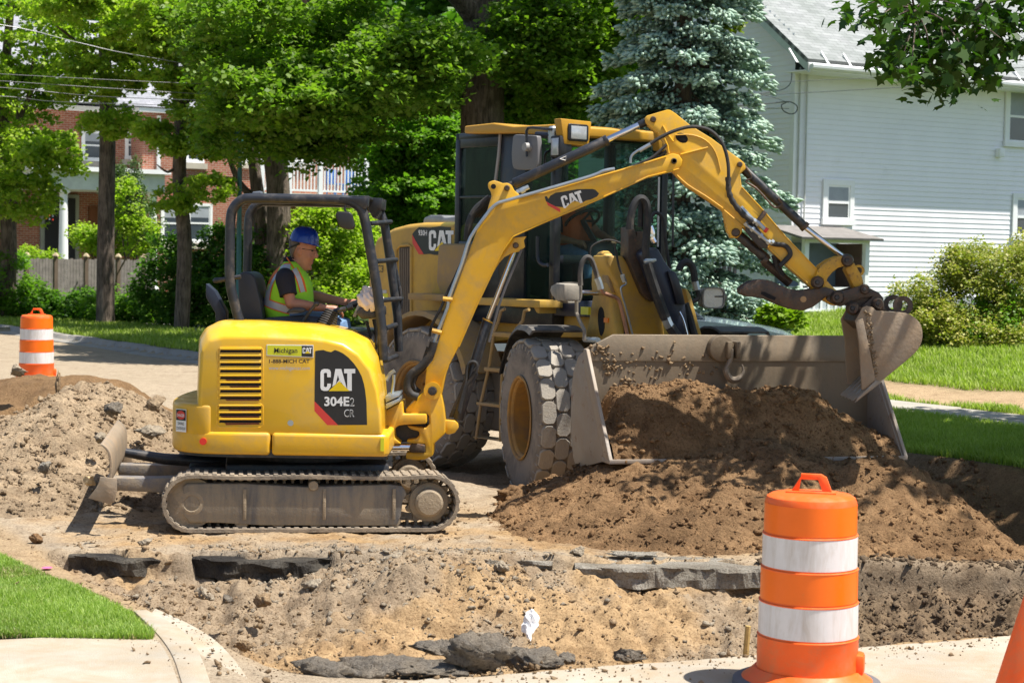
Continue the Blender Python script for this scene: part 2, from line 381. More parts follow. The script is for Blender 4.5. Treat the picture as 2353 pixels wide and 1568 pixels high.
def tint(x, y):
    r, s = rs(x, y); n = fbm(x, y, 1.1, 4, 51); n2 = fbm(x, y, 3.7, 4, 52)
    dust = np.array([.38, .315, .23]); sand = np.array([.385, .26, .135]); grey = np.array([.25, .215, .17]); brown = np.array([.25, .155, .08]); grass = np.array([.055, .085, .025]); dark = np.array([.13, .105, .075])
    c = np.zeros(x.shape+(3,))+dust
    def lay(c, col, f): f = np.clip(f, 0, 1)[..., None]; return c*(1-f)+col*f
    tr = sst(8.9, 9.3, y)*sst(12.7, 12.3, y)*sst(3.6, 4.0, r)
    c = lay(c, sand, tr*(.9))
    c = lay(c, grey, tr*sst(.0, .35, n+.4*n2)*.6*sst(10.6, 11.3, y))
    c = lay(c, dark, tr*sst(1.9, 2.6, x)*sst(10.6, 11.4, y)*(.75+.5*n2))
    c = lay(c, grey, sst(12.3, 12.6, y)*sst(13.6, 12.9, y)*sst(3.6, 4., r)*(.35+n))
    c = lay(c, sand*.95, sst(12.5, 13, y)*sst(17, 14, y)*sst(3.9, 4.3, r)*(.55+n2))
    c = lay(c, brown, sst(-.3, .6, x+.5*n)*sst(12.7, 13.5, y)*sst(19, 16.5, y)*.8)
    c = lay(c, brown, sst(8.2, 9.4, r)*sst(21.5, 17, y)*sst(12.7, 13.5, y))
    c = lay(c, brown*.7, sst(2.8, 3.5, x)*sst(13.9, 14.6, y)*sst(13.3, 12.9, r))  # pit soil coloured darker to deepen the shade in the hole
    c = lay(c, np.array([.175, .125, .078])*(1+.5*np.clip(n2, -.5, .8))[..., None], sst(1.95, 2.7, x+.25*n)*sst(10.7, 11.3, y+.3*n2)*sst(13.1, 12.5, y)*.9)
    c = lay(c, grass, sst(13.25, 13.45, r))
    c = lay(c, np.array([.42, .31, .19]), sst(16.9, 18.3, r+.5*n)*sst(20.4, 19.4, r+.6*n)*sst(4.5, 5.5, x))
    c = lay(c, grass, sst(3.5, 3.42, r)*sst(9.6, 9.9, y)*1.)
    c = lay(c, np.array([.36, .25, .13]), sst(3.4, 3.5, r)*sst(4.0, 3.8, r)*sst(9.9, 10.4, y)*.6)
    return c
ca = me.color_attributes.new('tint', 'FLOAT_COLOR', 'POINT'); T = np.ones((nx*ny, 4), np.float32); T[:, :3] = tint(X, Y).reshape(-1, 3); ca.data.foreach_set('color', T.ravel())
def soilmat(name, attr=True, col=(.2, .13, .07), col2=None, bump=.9):
    m, nt, b, oc = newmat(name); b.inputs['Roughness'].default_value = .95; b.inputs['Specular IOR Level'].default_value = .15
    if attr:
        a = nt.nodes.new('ShaderNodeAttribute'); a.attribute_name = 'tint'; base = a.outputs['Color']
    else:
        n0 = _noise(nt, 1.7, 6, .65, oc, .6); base = _ramp(nt, n0, [(.38, col), (.62, col2 or col)])
    n1 = _noise(nt, 9, 8, .75, oc); n2 = _noise(nt, 55, 6, .75, oc)
    n3 = _noise(nt, 2.6, 7, .7, oc, 1.2); base = _mix(nt, _ramp(nt, n3, [(.5, (0, 0, 0)), (.66, (.6, .6, .6))]), base, _mix(nt, 1., base, (.58, .52, .48), 'MULTIPLY'))
    o = _mix(nt, 1., base, _ramp(nt, n1, [(.3, (.78, .76, .74)), (.65, (1.12, 1.1, 1.08))]), 'MULTIPLY')
    o = _mix(nt, 1., o, _ramp(nt, n2, [(.36, (.55, .5, .46)), (.5, (1, 1, 1)), (.7, (1.15, 1.14, 1.12))]), 'MULTIPLY')  # fine grain: soil specks, with tiny shadows between crumbs painted in
    nt.links.new(o, b.inputs['Base Color'])
    h = _math(nt, 'ADD', _math(nt, 'MULTIPLY', n1, 1.2), _math(nt, 'MULTIPLY', n2, .6))
    if attr:   # smoother where it is dusty pavement
        _bump(nt, b, h, .55, .05)
    else: _bump(nt, b, h, bump, .06)
    return m
ground = link('ground', me, soilmat('ground_soil')); tag(ground, kind='structure')

def sheet(name, pts, dz, mat, z=None, n=1, label=None, cat=None, kind='structure', sub=.25, thick=0.):
    bm = bmesh.new(); vs = [bm.verts.new((p[0], p[1], 0)) for p in pts]; f = bm.faces.new(vs)
    bmesh.ops.triangulate(bm, faces=[f])
    for _ in range(n): bmesh.ops.subdivide_edges(bm, edges=[e for e in bm.edges if e.calc_length() > sub], cuts=1, use_grid_fill=True)
    bmesh.ops.triangulate(bm, faces=bm.faces)
    for v in bm.verts: v.co.z = (z if z is not None else g1(v.co.x, v.co.y))+dz
    if thick:
        r = bmesh.ops.extrude_face_region(bm, geom=list(bm.faces))
        for v in [g for g in r['geom'] if isinstance(g, bmesh.types.BMVert)]: v.co.z -= thick
    bmesh.ops.recalc_face_normals(bm, faces=bm.faces)
    me = bpy.data.meshes.new(name); bm.to_mesh(me); bm.free(); o = link(name, me, mat); return tag(o, label, cat, kind=kind)
MCON = M('concrete', (.41, .365, .295), .9, 0, .16, 1.6, .55, (.36, .27, .17), 3.5, .45, 110, .2)
MWALK = M('sidewalk_concrete', (.36, .335, .29), .9, 0, .12, 1.5, .25, (.33, .26, .17), 3, .3, 60, .2)
def zp(px, py, z): p = onz(px, py, z); return (p.x, p.y)
# near concrete: apron on the left, roadway on the right
sheet('driveway', [zp(a, b, .075) for a, b in [(-400, 1492), (0, 1468), (345, 1452), (372, 1481), (392, 1516), (412, 1572), (436, 1660), (-400, 1800)]], .075, MCON, 0., 2, thick=.2)
_edge = [(560, 1612), (690, 1574), (760, 1571), (905, 1568), (1000, 1556), (1100, 1553), (1276, 1538), (1420, 1527), (1600, 1514), (1800, 1499), (1973, 1486), (2150, 1473), (2340, 1458), (2700, 1430)]
_e3 = []
for i, (a, b) in enumerate(_edge[:-1]):
    c, d = _edge[i+1]
    for k in range(8): t = k/8; _e3.append(zp(a+(c-a)*t, b+(d-b)*t+2.5*float(fbm(np.array([a+(c-a)*t]), np.array([0.]), .06, 3, 5)[0]), .02))
sheet('road', _e3+[zp(2700, 1430, .02), (6, 3), (-3, 3)], .02, MCON, 0., 1, thick=.2)
# kerb by the lawn corner
_in = spl2([onz(a, b, .07).xy for a, b in [(306, 1404), (350, 1446), (376, 1476), (397, 1511), (416, 1568), (440, 1660)]], 4)
_ou = spl2([onz(a, b, .06).xy for a, b in [(337, 1404), (410, 1444), (444, 1481), (462, 1513), (482, 1568), (505, 1660)]], 4)
_pn = spl2([onz(a, b, .01).xy for a, b in [(356, 1396), (420, 1424), (486, 1462), (540, 1515), (590, 1590), (640, 1680)]], 4)
mb = MB(); n = len(_in); V = []
for (a, b), (c, d), (e, g_) in zip(_in, _ou, _pn):
    V += [(a, b, -.1), (a, b, .079), (c, d, .072), (c+(e-c)*.18, d+(g_-d)*.18, .022), (e, g_, .012), (e, g_, -.1)]
F = [(i*6+k, i*6+(k+1) % 6, (i+1)*6+(k+1) % 6, (i+1)*6+k) for i in range(n-1) for k in range(6)]+[(0, 1, 2, 3, 4, 5), tuple((n-1)*6+k for k in range(6))]
tag(mb.add(V, F).build('kerb', MCON, bevel=.008, seg=2), kind='structure')
# far kerb and far sidewalk
MK = M('old_kerb', (.30, .285, .26), .9, 0, .15, 2, .4, (.24, .19, .13), 4, .4, 50, .2)
mb = MB()
for i in range(46):
    s0 = 15.6+i*1.55
    if s0 > 22 or s0 < 9.5 or True:
        V = []
        for s_ in (s0, s0+1.54):
            j = .012*math.sin(i*1.7+s_)
            for r_, z_ in ((12.72, -.14), (12.72, .015), (13.08, .03), (13.13, .125), (13.3, .13), (13.3, -.14)):
                V.append(tuple(E1*(r_+j)+E2*s_+Vector((0, 0, z_+j))))
        if 10.5 < s0 < 19.5 and True: pass
        mb.add(V, [(k, (k+1) % 6, (k+1) % 6+6, k+6) for k in range(6)]+[(0, 1, 2, 3, 4, 5), (11, 10, 9, 8, 7, 6)])
tag(mb.build('far_kerb', MK, bevel=.01, seg=1), kind='structure')
mb = MB()
for i in range(60):
    s0 = 8+i*1.4; V = []
    for s_ in (s0, s0+1.37):
        for r_ in (16.75, 17.95):
            p = E1*r_+E2*s_; z_ = .13+.012*((i*37) % 5-2)/2+.02; V += [(p.x, p.y, z_), (p.x, p.y, z_-.2)]
    mb.add(V, [(0, 2, 6, 4), (1, 5, 7, 3), (0, 4, 5, 1), (2, 3, 7, 6), (0, 1, 3, 2), (4, 6, 7, 5)])
tag(mb.build('far_sidewalk', MWALK, bevel=.012, seg=1), kind='structure')
# ---------------------------------------------------------------- rubble helpers
_ico = bmesh.new(); bmesh.ops.create_icosphere(_ico, subdivisions=1, radius=1.); ICO1 = (np.array([v.co[:] for v in _ico.verts]), np.array([[v.index for v in f.verts] for f in _ico.faces])); _ico.free()
_ico = bmesh.new(); bmesh.ops.create_icosphere(_ico, subdivisions=2, radius=1.); ICO2 = (np.array([v.co[:] for v in _ico.verts]), np.array([[v.index for v in f.verts] for f in _ico.faces])); _ico.free()
_ico = bmesh.new(); bmesh.ops.create_icosphere(_ico, subdivisions=4, radius=1.); ICO4 = (np.array([v.co[:] for v in _ico.verts]), np.array([[v.index for v in f.verts] for f in _ico.faces])); _ico.free()
def clods(name, P, S, mat, seed=1, base=ICO1, rough=.5, kind='stuff', smooth=False, label=None, cat=None):
    rg = np.random.default_rng(seed); bv, bf = base; n = len(P); k = len(bv)
    V = bv[None]*(1+rough*rg.standard_normal((n, k, 1)).clip(-1.6, 1.6))
    V = V*(rg.uniform(.6, 1.25, (n, 1, 3))); a = rg.uniform(0, 2*PI, n); c, s_ = np.cos(a), np.sin(a)
    x = V[..., 0]*c[:, None]-V[..., 1]*s_[:, None]; y = V[..., 0]*s_[:, None]+V[..., 1]*c[:, None]; z = V[..., 2]*.8
    t = rg.uniform(-.7, .7, n); c, s_ = np.cos(t)[:, None], np.sin(t)[:, None]; x, z = x*c-z*s_, x*s_+z*c
    V = np.stack([x, y, z], -1)*np.asarray(S)[:, None, None]+np.asarray(P)[:, None, :]
    F = bf[None]+(np.arange(n)*k)[:, None, None]
    me = fastmesh(name, V.reshape(-1, 3), F.reshape(-1, 3), smooth); o = link(name, me, mat)
    return tag(o, label, cat, kind=kind)
def rock(name, c, size, mat, seed, label, cat='rock', group=None, flat=(1, 1, .7), rot=0., cuts=5, smooth=False):
    rg = np.random.default_rng(seed); bv, bf = ICO4; V = bv.copy()
    for _ in range(cuts+4):
        nrm = rg.standard_normal(3); nrm /= np.linalg.norm(nrm); d = rg.uniform(.45, .8); h = V@nrm; V = V-np.outer(np.clip(h-d, 0, None), nrm)
    V = V*(1+.34*fbm(V[:, 0]*3+V[:, 2]*2, V[:, 1]*3-V[:, 2], 1.3, 4, seed)[:, None]+.26*fbm(V[:, 0]*9+V[:, 2]*5, V[:, 1]*9-V[:, 2]*3, 1.3, 3, seed)[:, None])
    V = V*np.array(flat)*size; me = fastmesh(name, V, bf, smooth)
    fr = Fr(c[0], c[1], c[2], rot); o = link(name, me, mat, fr=fr); return tag(o, label, cat, group)
# ---------------------------------------------------------------- piles of soil
def cone(x, y, cx, cy, rx, ry, H, p=1.25): d = np.sqrt(((x-cx)/rx)**2+((y-cy)/ry)**2); return H*np.clip(1-d, -.6, 1)*np.where(d < 1, (1-.22*np.exp(-(d/.25)**2)), 1)
def smax(*a, k=9.):
    return np.log(sum(np.exp(k*v) for v in a))/k
def pile(name, x0, x1, y0, y1, st, fn, mat, label, seed, rough=1.):
    xs = np.arange(x0, x1, st); ys = np.arange(y0, y1, st*1.2); X, Y = np.meshgrid(xs, ys); h = fn(X, Y)
    n = .10*fbm(X, Y, 1.5, 4, seed)+.05*fbm(X, Y, 5, 4, seed+5)+.04*fbm(X, Y, 14, 4, seed+9)
    Zg = gh(X, Y); Z = Zg-.03+h+n*rough*sst(-.1, .25, h+.1)
    keep = (Z-Zg > -.06); V = np.stack([X.ravel(), Y.ravel(), Z.ravel()], 1); I = np.arange(X.size).reshape(X.shape)
    kf = keep[:-1, :-1] | keep[1:, 1:] | keep[1:, :-1] | keep[:-1, 1:]
    F = np.stack([I[:-1, :-1][kf], I[:-1, 1:][kf], I[1:, 1:][kf], I[1:, :-1][kf]], 1)
    me = fastmesh(name, V, F, True); o = link(name, me, mat); tag(o, label, 'dirt pile'); return lambda a, b: float(gh(a, b)-.03+fn(a, b)+(.10*fbm(a, b, 1.5, 4, seed)+.05*fbm(a, b, 5, 4, seed+5))*rough*sst(-.1, .25, fn(a, b)+.1))
MRP = soilmat('brown_soil', False, (.20, .122, .062), (.39, .242, .125), .9)
MLP = soilmat('sandy_soil', False, (.31, .235, .155), (.50, .385, .255), .8)
MBP = soilmat('reddish_soil', False, (.20, .125, .065), (.27, .17, .085), .7)
f_rp = lambda x, y: smax(cone(x, y, 1.08, 15.2, 1.15, 2.0, .74), cone(x, y, 1.95, 15.1, 1.35, 2.0, 1.2), cone(x, y, 3.05, 14.8, 1.15, 1.7, 1.02), cone(x, y, 2.3, 14.0, 2.2, .95, .22), 0*x-.5)
h_rp = pile('dirt_pile', -.7, 4.4, 12.3, 16.6, .018, f_rp, MRP, 'brown dirt pile in front of the loader bucket, behind the big orange barrel', 61)
f_lp = lambda x, y: smax(cone(x, y, -3.98, 17.5, 1.3, 3.3, 1.0), cone(x, y, -4.9, 17.0, 1.3, 2.6, .6), cone(x, y, -3.7, 15.4, 1.0, 1.1, .25), 0*x-.5)
h_lp = pile('dirt_pile', -6.4, -2.3, 13.9, 21, .025, f_lp, MLP, 'pale sandy dirt pile left of the small excavator', 71)
f_bp = lambda x, y: smax(cone(x, y, -5.0, 19.6, 2.0, 1.9, .98), cone(x, y, -4.4, 19.4, 1.2, 1.6, .9), 0*x-.5)
h_bp = pile('dirt_pile', -7.2, -2.9, 17.4, 22, .035, f_bp, MBP, 'reddish brown dirt pile below the striped barrel at the far left', 81, .6)
def scatter(n, x0, x1, y0, y1, hf, smin, smax_, seed, dens=None, vec=False):
    rg = np.random.default_rng(seed); x = rg.uniform(x0, x1, n); y = rg.uniform(y0, y1, n)
    if dens is not None: k = rg.uniform(0, 1, n) < dens(x, y); x, y = x[k], y[k]
    S = smin*(smax_/smin)**(rg.uniform(0, 1, len(x))**4.2)
    if vec: z = hf(x, y)
    else: z = np.array([hf(a, b) for a, b in zip(x, y)])
    return np.stack([x, y, z+S*.15], 1), S
MCL = soilmat('clod_sand', False, (.36, .26, .16), (.21, .15, .09), .6)
MCG = soilmat('clod_grey', False, (.36, .31, .235), (.24, .205, .16), .5)
MCB = soilmat('clod_brown', False, (.19, .115, .06), (.28, .17, .085), .6)
MASP = soilmat('asphalt_lump', False, (.19, .175, .155), (.42, .36, .28), 1.)
def d_tr(x, y):
    r, s = rs(x, y); return sst(3.7, 4.0, r)*sst(9.3+.42*(x-.2)-.1, 9.4+.42*(x-.2), y)*(.35+.65*sst(-.1, .3, fbm(x, y, 1.3, 3, 90)))
P, S = scatter(26000, -3.4, 4.2, 9.0, 12.6, gh, .004, .022, 11, d_tr, True); clods('soil_clods', P, S, MCL, 11)
P, S = scatter(13000, -2.6, 2.6, 10.2, 12.9, gh, .004, .026, 12, lambda x, y: d_tr(x, y)*sst(2.2, 1.8, x)*sst(.0, .25, fbm(x, y, 1.1, 4, 51)+.25*np.exp(-((x+.4)/.9)**2)), True); clods('rubble', P, S, MCG, 12)
P, S = scatter(9000, -4.4, 4.2, 12.5, 15.5, gh, .004, .022, 13, lambda x, y: .15+.85*sst(0, .35, fbm(x, y, 1.7, 3, 91)), True); clods('soil_clods', P, S, MCL, 13)
P, S = scatter(9000, -.3, 3.9, 12.9, 15.6, h_rp if False else (lambda a, b: gh(a, b)-.03+f_rp(a, b)+(.10*fbm(a, b, 1.5, 4, 61)+.05*fbm(a, b, 5, 4, 66))*sst(-.1, .25, f_rp(a, b)+.1)), .005, .028, 14, lambda x, y: (f_rp(x, y) > .0)*1., True); clods('soil_clods', P, S, MCB, 14)
P, S = scatter(11000, -5.6, -2.4, 14, 18.5, lambda a, b: gh(a, b)-.03+f_lp(a, b)+(.10*fbm(a, b, 1.5, 4, 71)+.05*fbm(a, b, 5, 4, 76))*sst(-.1, .25, f_lp(a, b)+.1), .006, .028, 15, lambda x, y: (f_lp(x, y) > .0)*1., True); clods('soil_clods', P, S, MLP, 15)
P, S = scatter(260, -5.2, -2.4, 14, 18, lambda a, b: gh(a, b)-.03+f_lp(a, b)+.02, .015, .05, 16, lambda x, y: (f_lp(x, y) > .0)*1., True); clods('soil_clods', P, S, MLP, 16)
# ---------------------------------------------------------------- single lumps
MLC = soilmat('old_concrete', False, (.46, .43, .37), (.28, .255, .21), .9)
def grock(px, py, z, *a, **k):
    p = onz(px, py, z); p.z = z; return rock(a[0], p, *a[1:], **k)
A = 'broken asphalt along the near edge of the trench'
grock(1095, 1512, .08, 'asphalt_chunk', .235, MASP, 5, 'large tilted asphalt slab with sand on its face, bottom centre of the trench', 'asphalt chunk', group=A, flat=(1, .6, .52), rot=.35)
grock(990, 1533, .03, 'asphalt_chunk', .20, MASP, 6, 'low dark asphalt lump just left of the large tilted slab', 'asphalt chunk', group=A, flat=(1.1, .7, .3), rot=-.2)
grock(885, 1543, .0, 'asphalt_chunk', .25, MASP, 7, 'widest crumbled asphalt slab, left of centre at the bottom edge', 'asphalt chunk', group=A, flat=(1.1, .6, .3), rot=-.1)
grock(745, 1543, .0, 'asphalt_chunk', .17, MASP, 8, 'leftmost crumbled asphalt lump beside the pale concrete', 'asphalt chunk', group=A, flat=(1.2, .6, .35), rot=-.3)
grock(1015, 1492, .0, 'asphalt_chunk', .13, MASP, 9, 'small asphalt lump lying behind the large tilted slab', 'asphalt chunk', group=A, flat=(1.2, .7, .4))
grock(1215, 1522, .0, 'asphalt_chunk', .19, MASP, 10, 'rounded asphalt mound right of the large tilted slab', 'asphalt chunk', group=A, flat=(1.1, .7, .42), rot=-.4)
grock(1305, 1512, .02, 'asphalt_chunk', .05, MASP, 14, 'small dark asphalt crumb right of the rounded mound', 'asphalt chunk', group=A)
grock(1448, 1503, .02, 'asphalt_chunk', .06, MASP, 15, 'gritty asphalt crumb beside the concrete edge, under the white rag', 'asphalt chunk', group=A, flat=(1.6, .8, .6))
grock(1308, 1330, -.12, 'concrete_chunk', .085, MLC, 22, 'pale broken concrete chunk at the left end of the undercut slab', 'concrete chunk', flat=(1.15, .8, .62), cuts=7)
grock(1330, 1268, .04, 'rock', .06, MCG, 23, 'grey rock on the dirt just left of the flat stone', 'rock', cuts=7)
grock(1455, 1272, .03, 'flat_stone', .13, MLC, 24, 'flat pale stone lying on the dirt above the undercut slab', 'stone', flat=(1.4, .7, .22), cuts=7)
grock(1206, 1138, .06, 'boulder', .13, MCB, 25, 'brown boulder at the left foot of the dirt pile by the loader tyre', 'rock', flat=(1.7, .9, .7), rot=.3)
def prock(px, py, D, *a, **k):
    p = atD(px, py, D); return rock(a[0], p, *a[1:], **k)
L = 'rocks lying on the dirt piles at the left'
prock(40, 850, 18.6, 'rock', .09, MCG, 31, 'dark angular rock beside the foot of the far left barrel', 'rock', L, flat=(1.1, .9, .75), cuts=8)
prock(133, 885, 17.9, 'rock', .10, MCL, 32, 'narrow upright stone on the crest between the two left piles', 'rock', L, flat=(.35, .5, 1.5), cuts=6)
prock(357, 927, 16.4, 'rock', .10, MLP, 33, 'brown block jutting from the right edge of the sandy pile', 'rock', L, flat=(1, .9, .75), cuts=8)
prock(263, 938, 16.0, 'asphalt_lump', .085, MASP, 34, 'black asphalt lump halfway up the sandy pile', 'asphalt chunk', L, flat=(1, .8, .7))
prock(342, 988, 15.7, 'rock', .11, MCG, 35, 'long grey rock above the dozer blade on the sandy pile', 'rock', L, flat=(1.3, .7, .6), cuts=7)
prock(228, 1003, 15.6, 'rock', .06, MCG, 36, 'small brown rock left of the long grey rock on the sandy pile', 'rock', L)
prock(393, 1057, 15.4, 'asphalt_lump', .07, MASP, 37, 'black lump low on the sandy pile behind the dozer blade', 'asphalt chunk', L)
prock(207, 1101, 14.2, 'brick_piece', .062, M('yellow_stone', (.55, .40, .22), .9, 0, .2, 20), 38, 'yellowish broken brick leaning left of the dozer blade', 'brick', flat=(1, .6, .7), cuts=8)
prock(103, 1070, 14.6, 'rock', .07, MLC, 39, 'whitish crumbling stone low on the sandy pile, far left', 'rock', L)
prock(85, 1238, 12.9, 'rock', .05, MCB, 40, 'dark brown rock on the dirt left of the blade shadow', 'rock', flat=(1.2, .8, .8))
prock(335, 1243, 12.8, 'rock', .045, MCG, 44, 'grey clod on the dirt in front of the left track end', 'rock', flat=(1.4, .8, .6))
for i, (x_, y_, s_) in enumerate([(470, 1365, .07), (605, 1380, .07), (520, 1375, .05), (900, 1285, .08), (1075, 1345, .06), (1230, 1330, .05), (1150, 1300, .06), (1020, 1360, .05), (1115, 1465, .06), (725, 1345, .08), (560, 1480, .05)]):
    grock(x_, y_, -.12 if y_ > 1310 else .02, 'rubble_lump', s_, [MCG, MCL, MASP][i % 3], 50+i, ['grey lump of rubble on the sandy slope left of centre', 'tan clod of rubble half way down the trench slope', 'dark lump on the left of the trench slope', 'grey broken lump on the rim of the trench below the track', 'tan rubble lump in the middle of the trench slope', 'dark lump just left of the pale concrete chunk', 'grey upright lump on the rim near the yellow paint mark', 'tan lump in the centre of the rubble slope', 'dark lump on the sandy floor above the large slab', 'grey lump under the overhanging asphalt edge', 'tan pebble on the sandy floor of the trench, left'][i], 'rubble', 'rubble lumps in the trench', cuts=7)
P, S = scatter(9000, -3.3, 4.3, 8.2, 10.6, lambda a, b: 0*a+.022, .003, .016, 91, lambda x, y: sst(9.2+.42*(x-.2)-.75, 9.2+.42*(x-.2), y)*(y < 9.2+.42*(x-.2)+.08)*(x > -.6), True); clods('soil_clods', P, S, MCL, 91)
P, S = scatter(2600, -3.0, -1.0, 8.6, 11.2, lambda a, b: np.where(rs(a, b)[0] < 3.45, .078, .03), .003, .018, 92, lambda x, y: sst(3.0, 3.9, rs(x, y)[0])*(rs(x, y)[0] < 4.3), True); clods('soil_clods', P, S, MCL, 92)
P, S = scatter(14000, .5, 4.6, 13.4, 18.5, gh, .006, .04, 93, lambda x, y: (rs(x, y)[0] > 8.5)*(rs(x, y)[0] < 13.3)*1., True); clods('soil_clods', P, S, MCB, 93)
P, S = scatter(7000, 1.7, 4.2, 10.8, 13., gh, .006, .032, 94, None, True); clods('soil_clods', P, S, soilmat('clod_dark', False, (.20, .15, .10), (.12, .085, .055), .6), 94)
# undercut pavement edges at the back of the trench
def slab(name, x0, x1, yb, mat, label, z0, z1, seed, cat='pavement slab', ja=1.):
    n = int((x1-x0)/.02); xs = np.linspace(x0, x1, n); ys = yb+.035*ja*fbm(xs, 0*xs, 3, 4, seed)+.03*(ja-1)*np.abs(fbm(xs, 0*xs, 9, 3, seed+7))+.12*(ja-1)*(sst(x0+.25, x0, xs)+sst(x1-.25, x1, xs)); bm = bmesh.new(); rows = []
    for k, (dy, z) in enumerate(((0.5, z1), (.12, z1), (0, z1), (-.012, z1-.02), (.0, (z0+z1)/2), (-.005, z0+.02), (.05, z0), (.5, z0))):
        jy = .02*ja*fbm(xs, 0*xs+k, 9, 3, seed+k) if 2 <= k <= 6 else 0*xs; jz = .008*ja*fbm(xs, 0*xs+k, 7, 3, seed+40+k) if 1 < k else 0*xs
        rows.append([bm.verts.new((a, b+dy+c, z+d)) for a, b, c, d in zip(xs, ys, jy, jz)])
    for a, b in zip(rows[:-1], rows[1:]):
        for i in range(n-1): bm.faces.new((a[i], a[i+1], b[i+1], b[i]))
    for i in (0, n-1): bm.faces.new([r_[i] for r_ in rows])
    bmesh.ops.recalc_face_normals(bm, faces=bm.faces); me = bpy.data.meshes.new(name); bm.to_mesh(me); bm.free(); return tag(link(name, me, mat), label, cat)
MASD = soilmat('asphalt_dark', False, (.05, .047, .045), (.17, .155, .13), 1.)
slab('asphalt_slab', -2.15, -1.15, 12.36, MASD, 'black overhanging asphalt edge below the excavator track', -.16, -.012, 3, ja=2.4)
slab('asphalt_slab', -3.0, -2.3, 12.38, MASD, 'black broken asphalt edge at the left corner beside the lawn', -.15, -.012, 4, ja=2.4)
slab('concrete_slab', .45, 1.72, 12.30, MLC, 'grey broken concrete slab overhanging the trench left of the big barrel', -.15, .0, 5, ja=1.6)
slab('concrete_slab', -.3, .3, 12.42, MLC, 'thin pale concrete slab edge with the yellow paint mark', -.05, .012, 6)
tag(MB().box(-.19, -.10, 12.45, 12.52, .014, .018).build('paint_mark', M('yellow_marking', (.85, .6, .02), .7)), 'short yellow paint mark on the pale slab edge', 'paint mark')
_p = onz(108, 1302, .01); tag(MB().ell((_p.x, _p.y, .008), (.035, .04, .004)).build('paint_spot', M('pink_marking', (.75, .12, .25), .8, 0, .3, 40)), 'pink marking paint spot on the gutter beside the lawn', 'paint mark')
_p = onz(1712, 1497, .0); fr = Fr(_p.x, _p.y, -.05, .2)
st = MB(); st.tube([(-.005, 0, -.1), (.0, 0, .0), (.012, 0, .19)], [.017, .017, .016], 8).build('wooden_stake', M('stake_wood', (.42, .29, .10), .8, 0, .2, 30, .3, (.25, .17, .08), 20), fr=fr)
tag(bpy.data.objects['wooden_stake'], 'short wooden stake standing in the sand left of the big barrel', 'stake')
def crumple(name, c, size, mat, label, cat, seed, flat=(1, 1, 1), rot=0., parent=None, amp=.28):
    bv, bf = ICO4; V = bv.copy(); n = fbm(V[:, 0]*1.8+V[:, 2]*1.3+seed, V[:, 1]*1.8-V[:, 2]*1.1, 1.4, 3, seed); rid = 1-np.abs(fbm(V[:, 0]*2.6+V[:, 2]*1.7, V[:, 1]*2.6-V[:, 2]*2+seed, 1.4, 3, seed+3))*2.2
    V = V*(1+amp*n+amp*.55*rid)[:, None]; V = V*np.array(flat)*size; me = fastmesh(name, V, bf, True); o = link(name, me, mat, fr=Fr(c[0], c[1], c[2], rot)); return tag(o, label, cat)
MRAG = M('white_cloth', (.78, .76, .74), .95, 0, .06, 8)
_p = atD(1217, 1432, 10.82); a_ = np.linspace(-1, 1, 90); GX, GY = np.meshgrid(a_, a_, indexing='ij'); rr_ = np.sqrt(GX**2+GY**2)
UX = GX*.062*(1+.35*fbm(GY, 0*GY, 1.6, 3, 5)-.35*sst(0, -1, GY))+.02*np.sin(GY*2); UY = GY*.125*(1+.2*fbm(GX, 0*GX, 2, 2, 6))
hh = .030*(1-rr_.clip(0, 1)**2)+.030*(1-np.abs(fbm(UX*26+UY*6, UY*9, 1.2, 3, 7))*2.6)*(1-rr_.clip(0, 1)**4)+.008*fbm(UX*60, UY*30, 1.2, 3, 8)
sl_ = math.radians(33); VX = UX; VY = UY*math.cos(sl_)-hh*math.sin(sl_); VZ = UY*math.sin(sl_)+hh*math.cos(sl_)
Vr = np.stack([VX.ravel(), VY.ravel(), VZ.ravel()], 1); I = np.arange(8100).reshape(90, 90); mk = (rr_+.10*fbm(GX, GY, 2.2, 3, 9) < .96); kk = mk[:-1, :-1] & mk[1:, 1:]
RG = link('rag', fastmesh('rag', Vr, np.stack([I[:-1, :-1][kk], I[1:, :-1][kk], I[1:, 1:][kk], I[:-1, 1:][kk]], 1), True), MRAG, None, Fr(_p.x, _p.y, _p.z-.01, .15)); tag(RG, 'crumpled white rag lying on the sandy slope of the trench', 'rag')

# ---------------------------------------------------------------- small excavator
YEL = M('yellow_paint', (.71, .388, .010), .38, 0, .07, 2.5, .42, (.40, .27, .10), 4.5, coat=.2)
YELC = M('yellow_hood_paint', (.76, .44, .014), .33, 0, .05, 1.5, .34, (.52, .36, .13), 3.2, coat=.3)
YELW = M('worn_yellow_paint', (.62, .34, .02), .5, 0, .1, 4, .5, (.25, .16, .07), 9, rust=.25, bump=.1)
BLK = M('black_paint', (.018, .02, .026), .38, 0, .2, 6, .3, (.16, .13, .10), 10)
BLKM = M('black_rubber', (.022, .022, .023), .7, 0, .2, 8, .3, (.14, .11, .08), 12)
CHR = M('chrome_rod', (.75, .76, .8), .14, 1, .03)
STL = M('galvanised_pipe', (.42, .47, .5), .38, .8, .1, 9, .2, (.3, .25, .18), 10)
GRM = M('greasy_steel', (.055, .042, .034), .42, .3, .35, 8, .45, (.16, .10, .06), 12, bump=.3, bs=30, rust=.2)
RUB = M('track_rubber', (.10, .085, .07), .85, 0, .25, 5, .75, (.34, .27, .19), 6, bump=.4, bs=50)
MUD = M('muddy_steel', (.12, .11, .10), .7, .1, .2, 3, .9, (.34, .265, .175), 5, bump=.5, bs=40)
MUDS = M('muddy_streaked_steel', (.10, .10, .105), .6, .1, .2, 3, .75, (.32, .26, .18), 7, bump=.4, bs=40, streak=True)
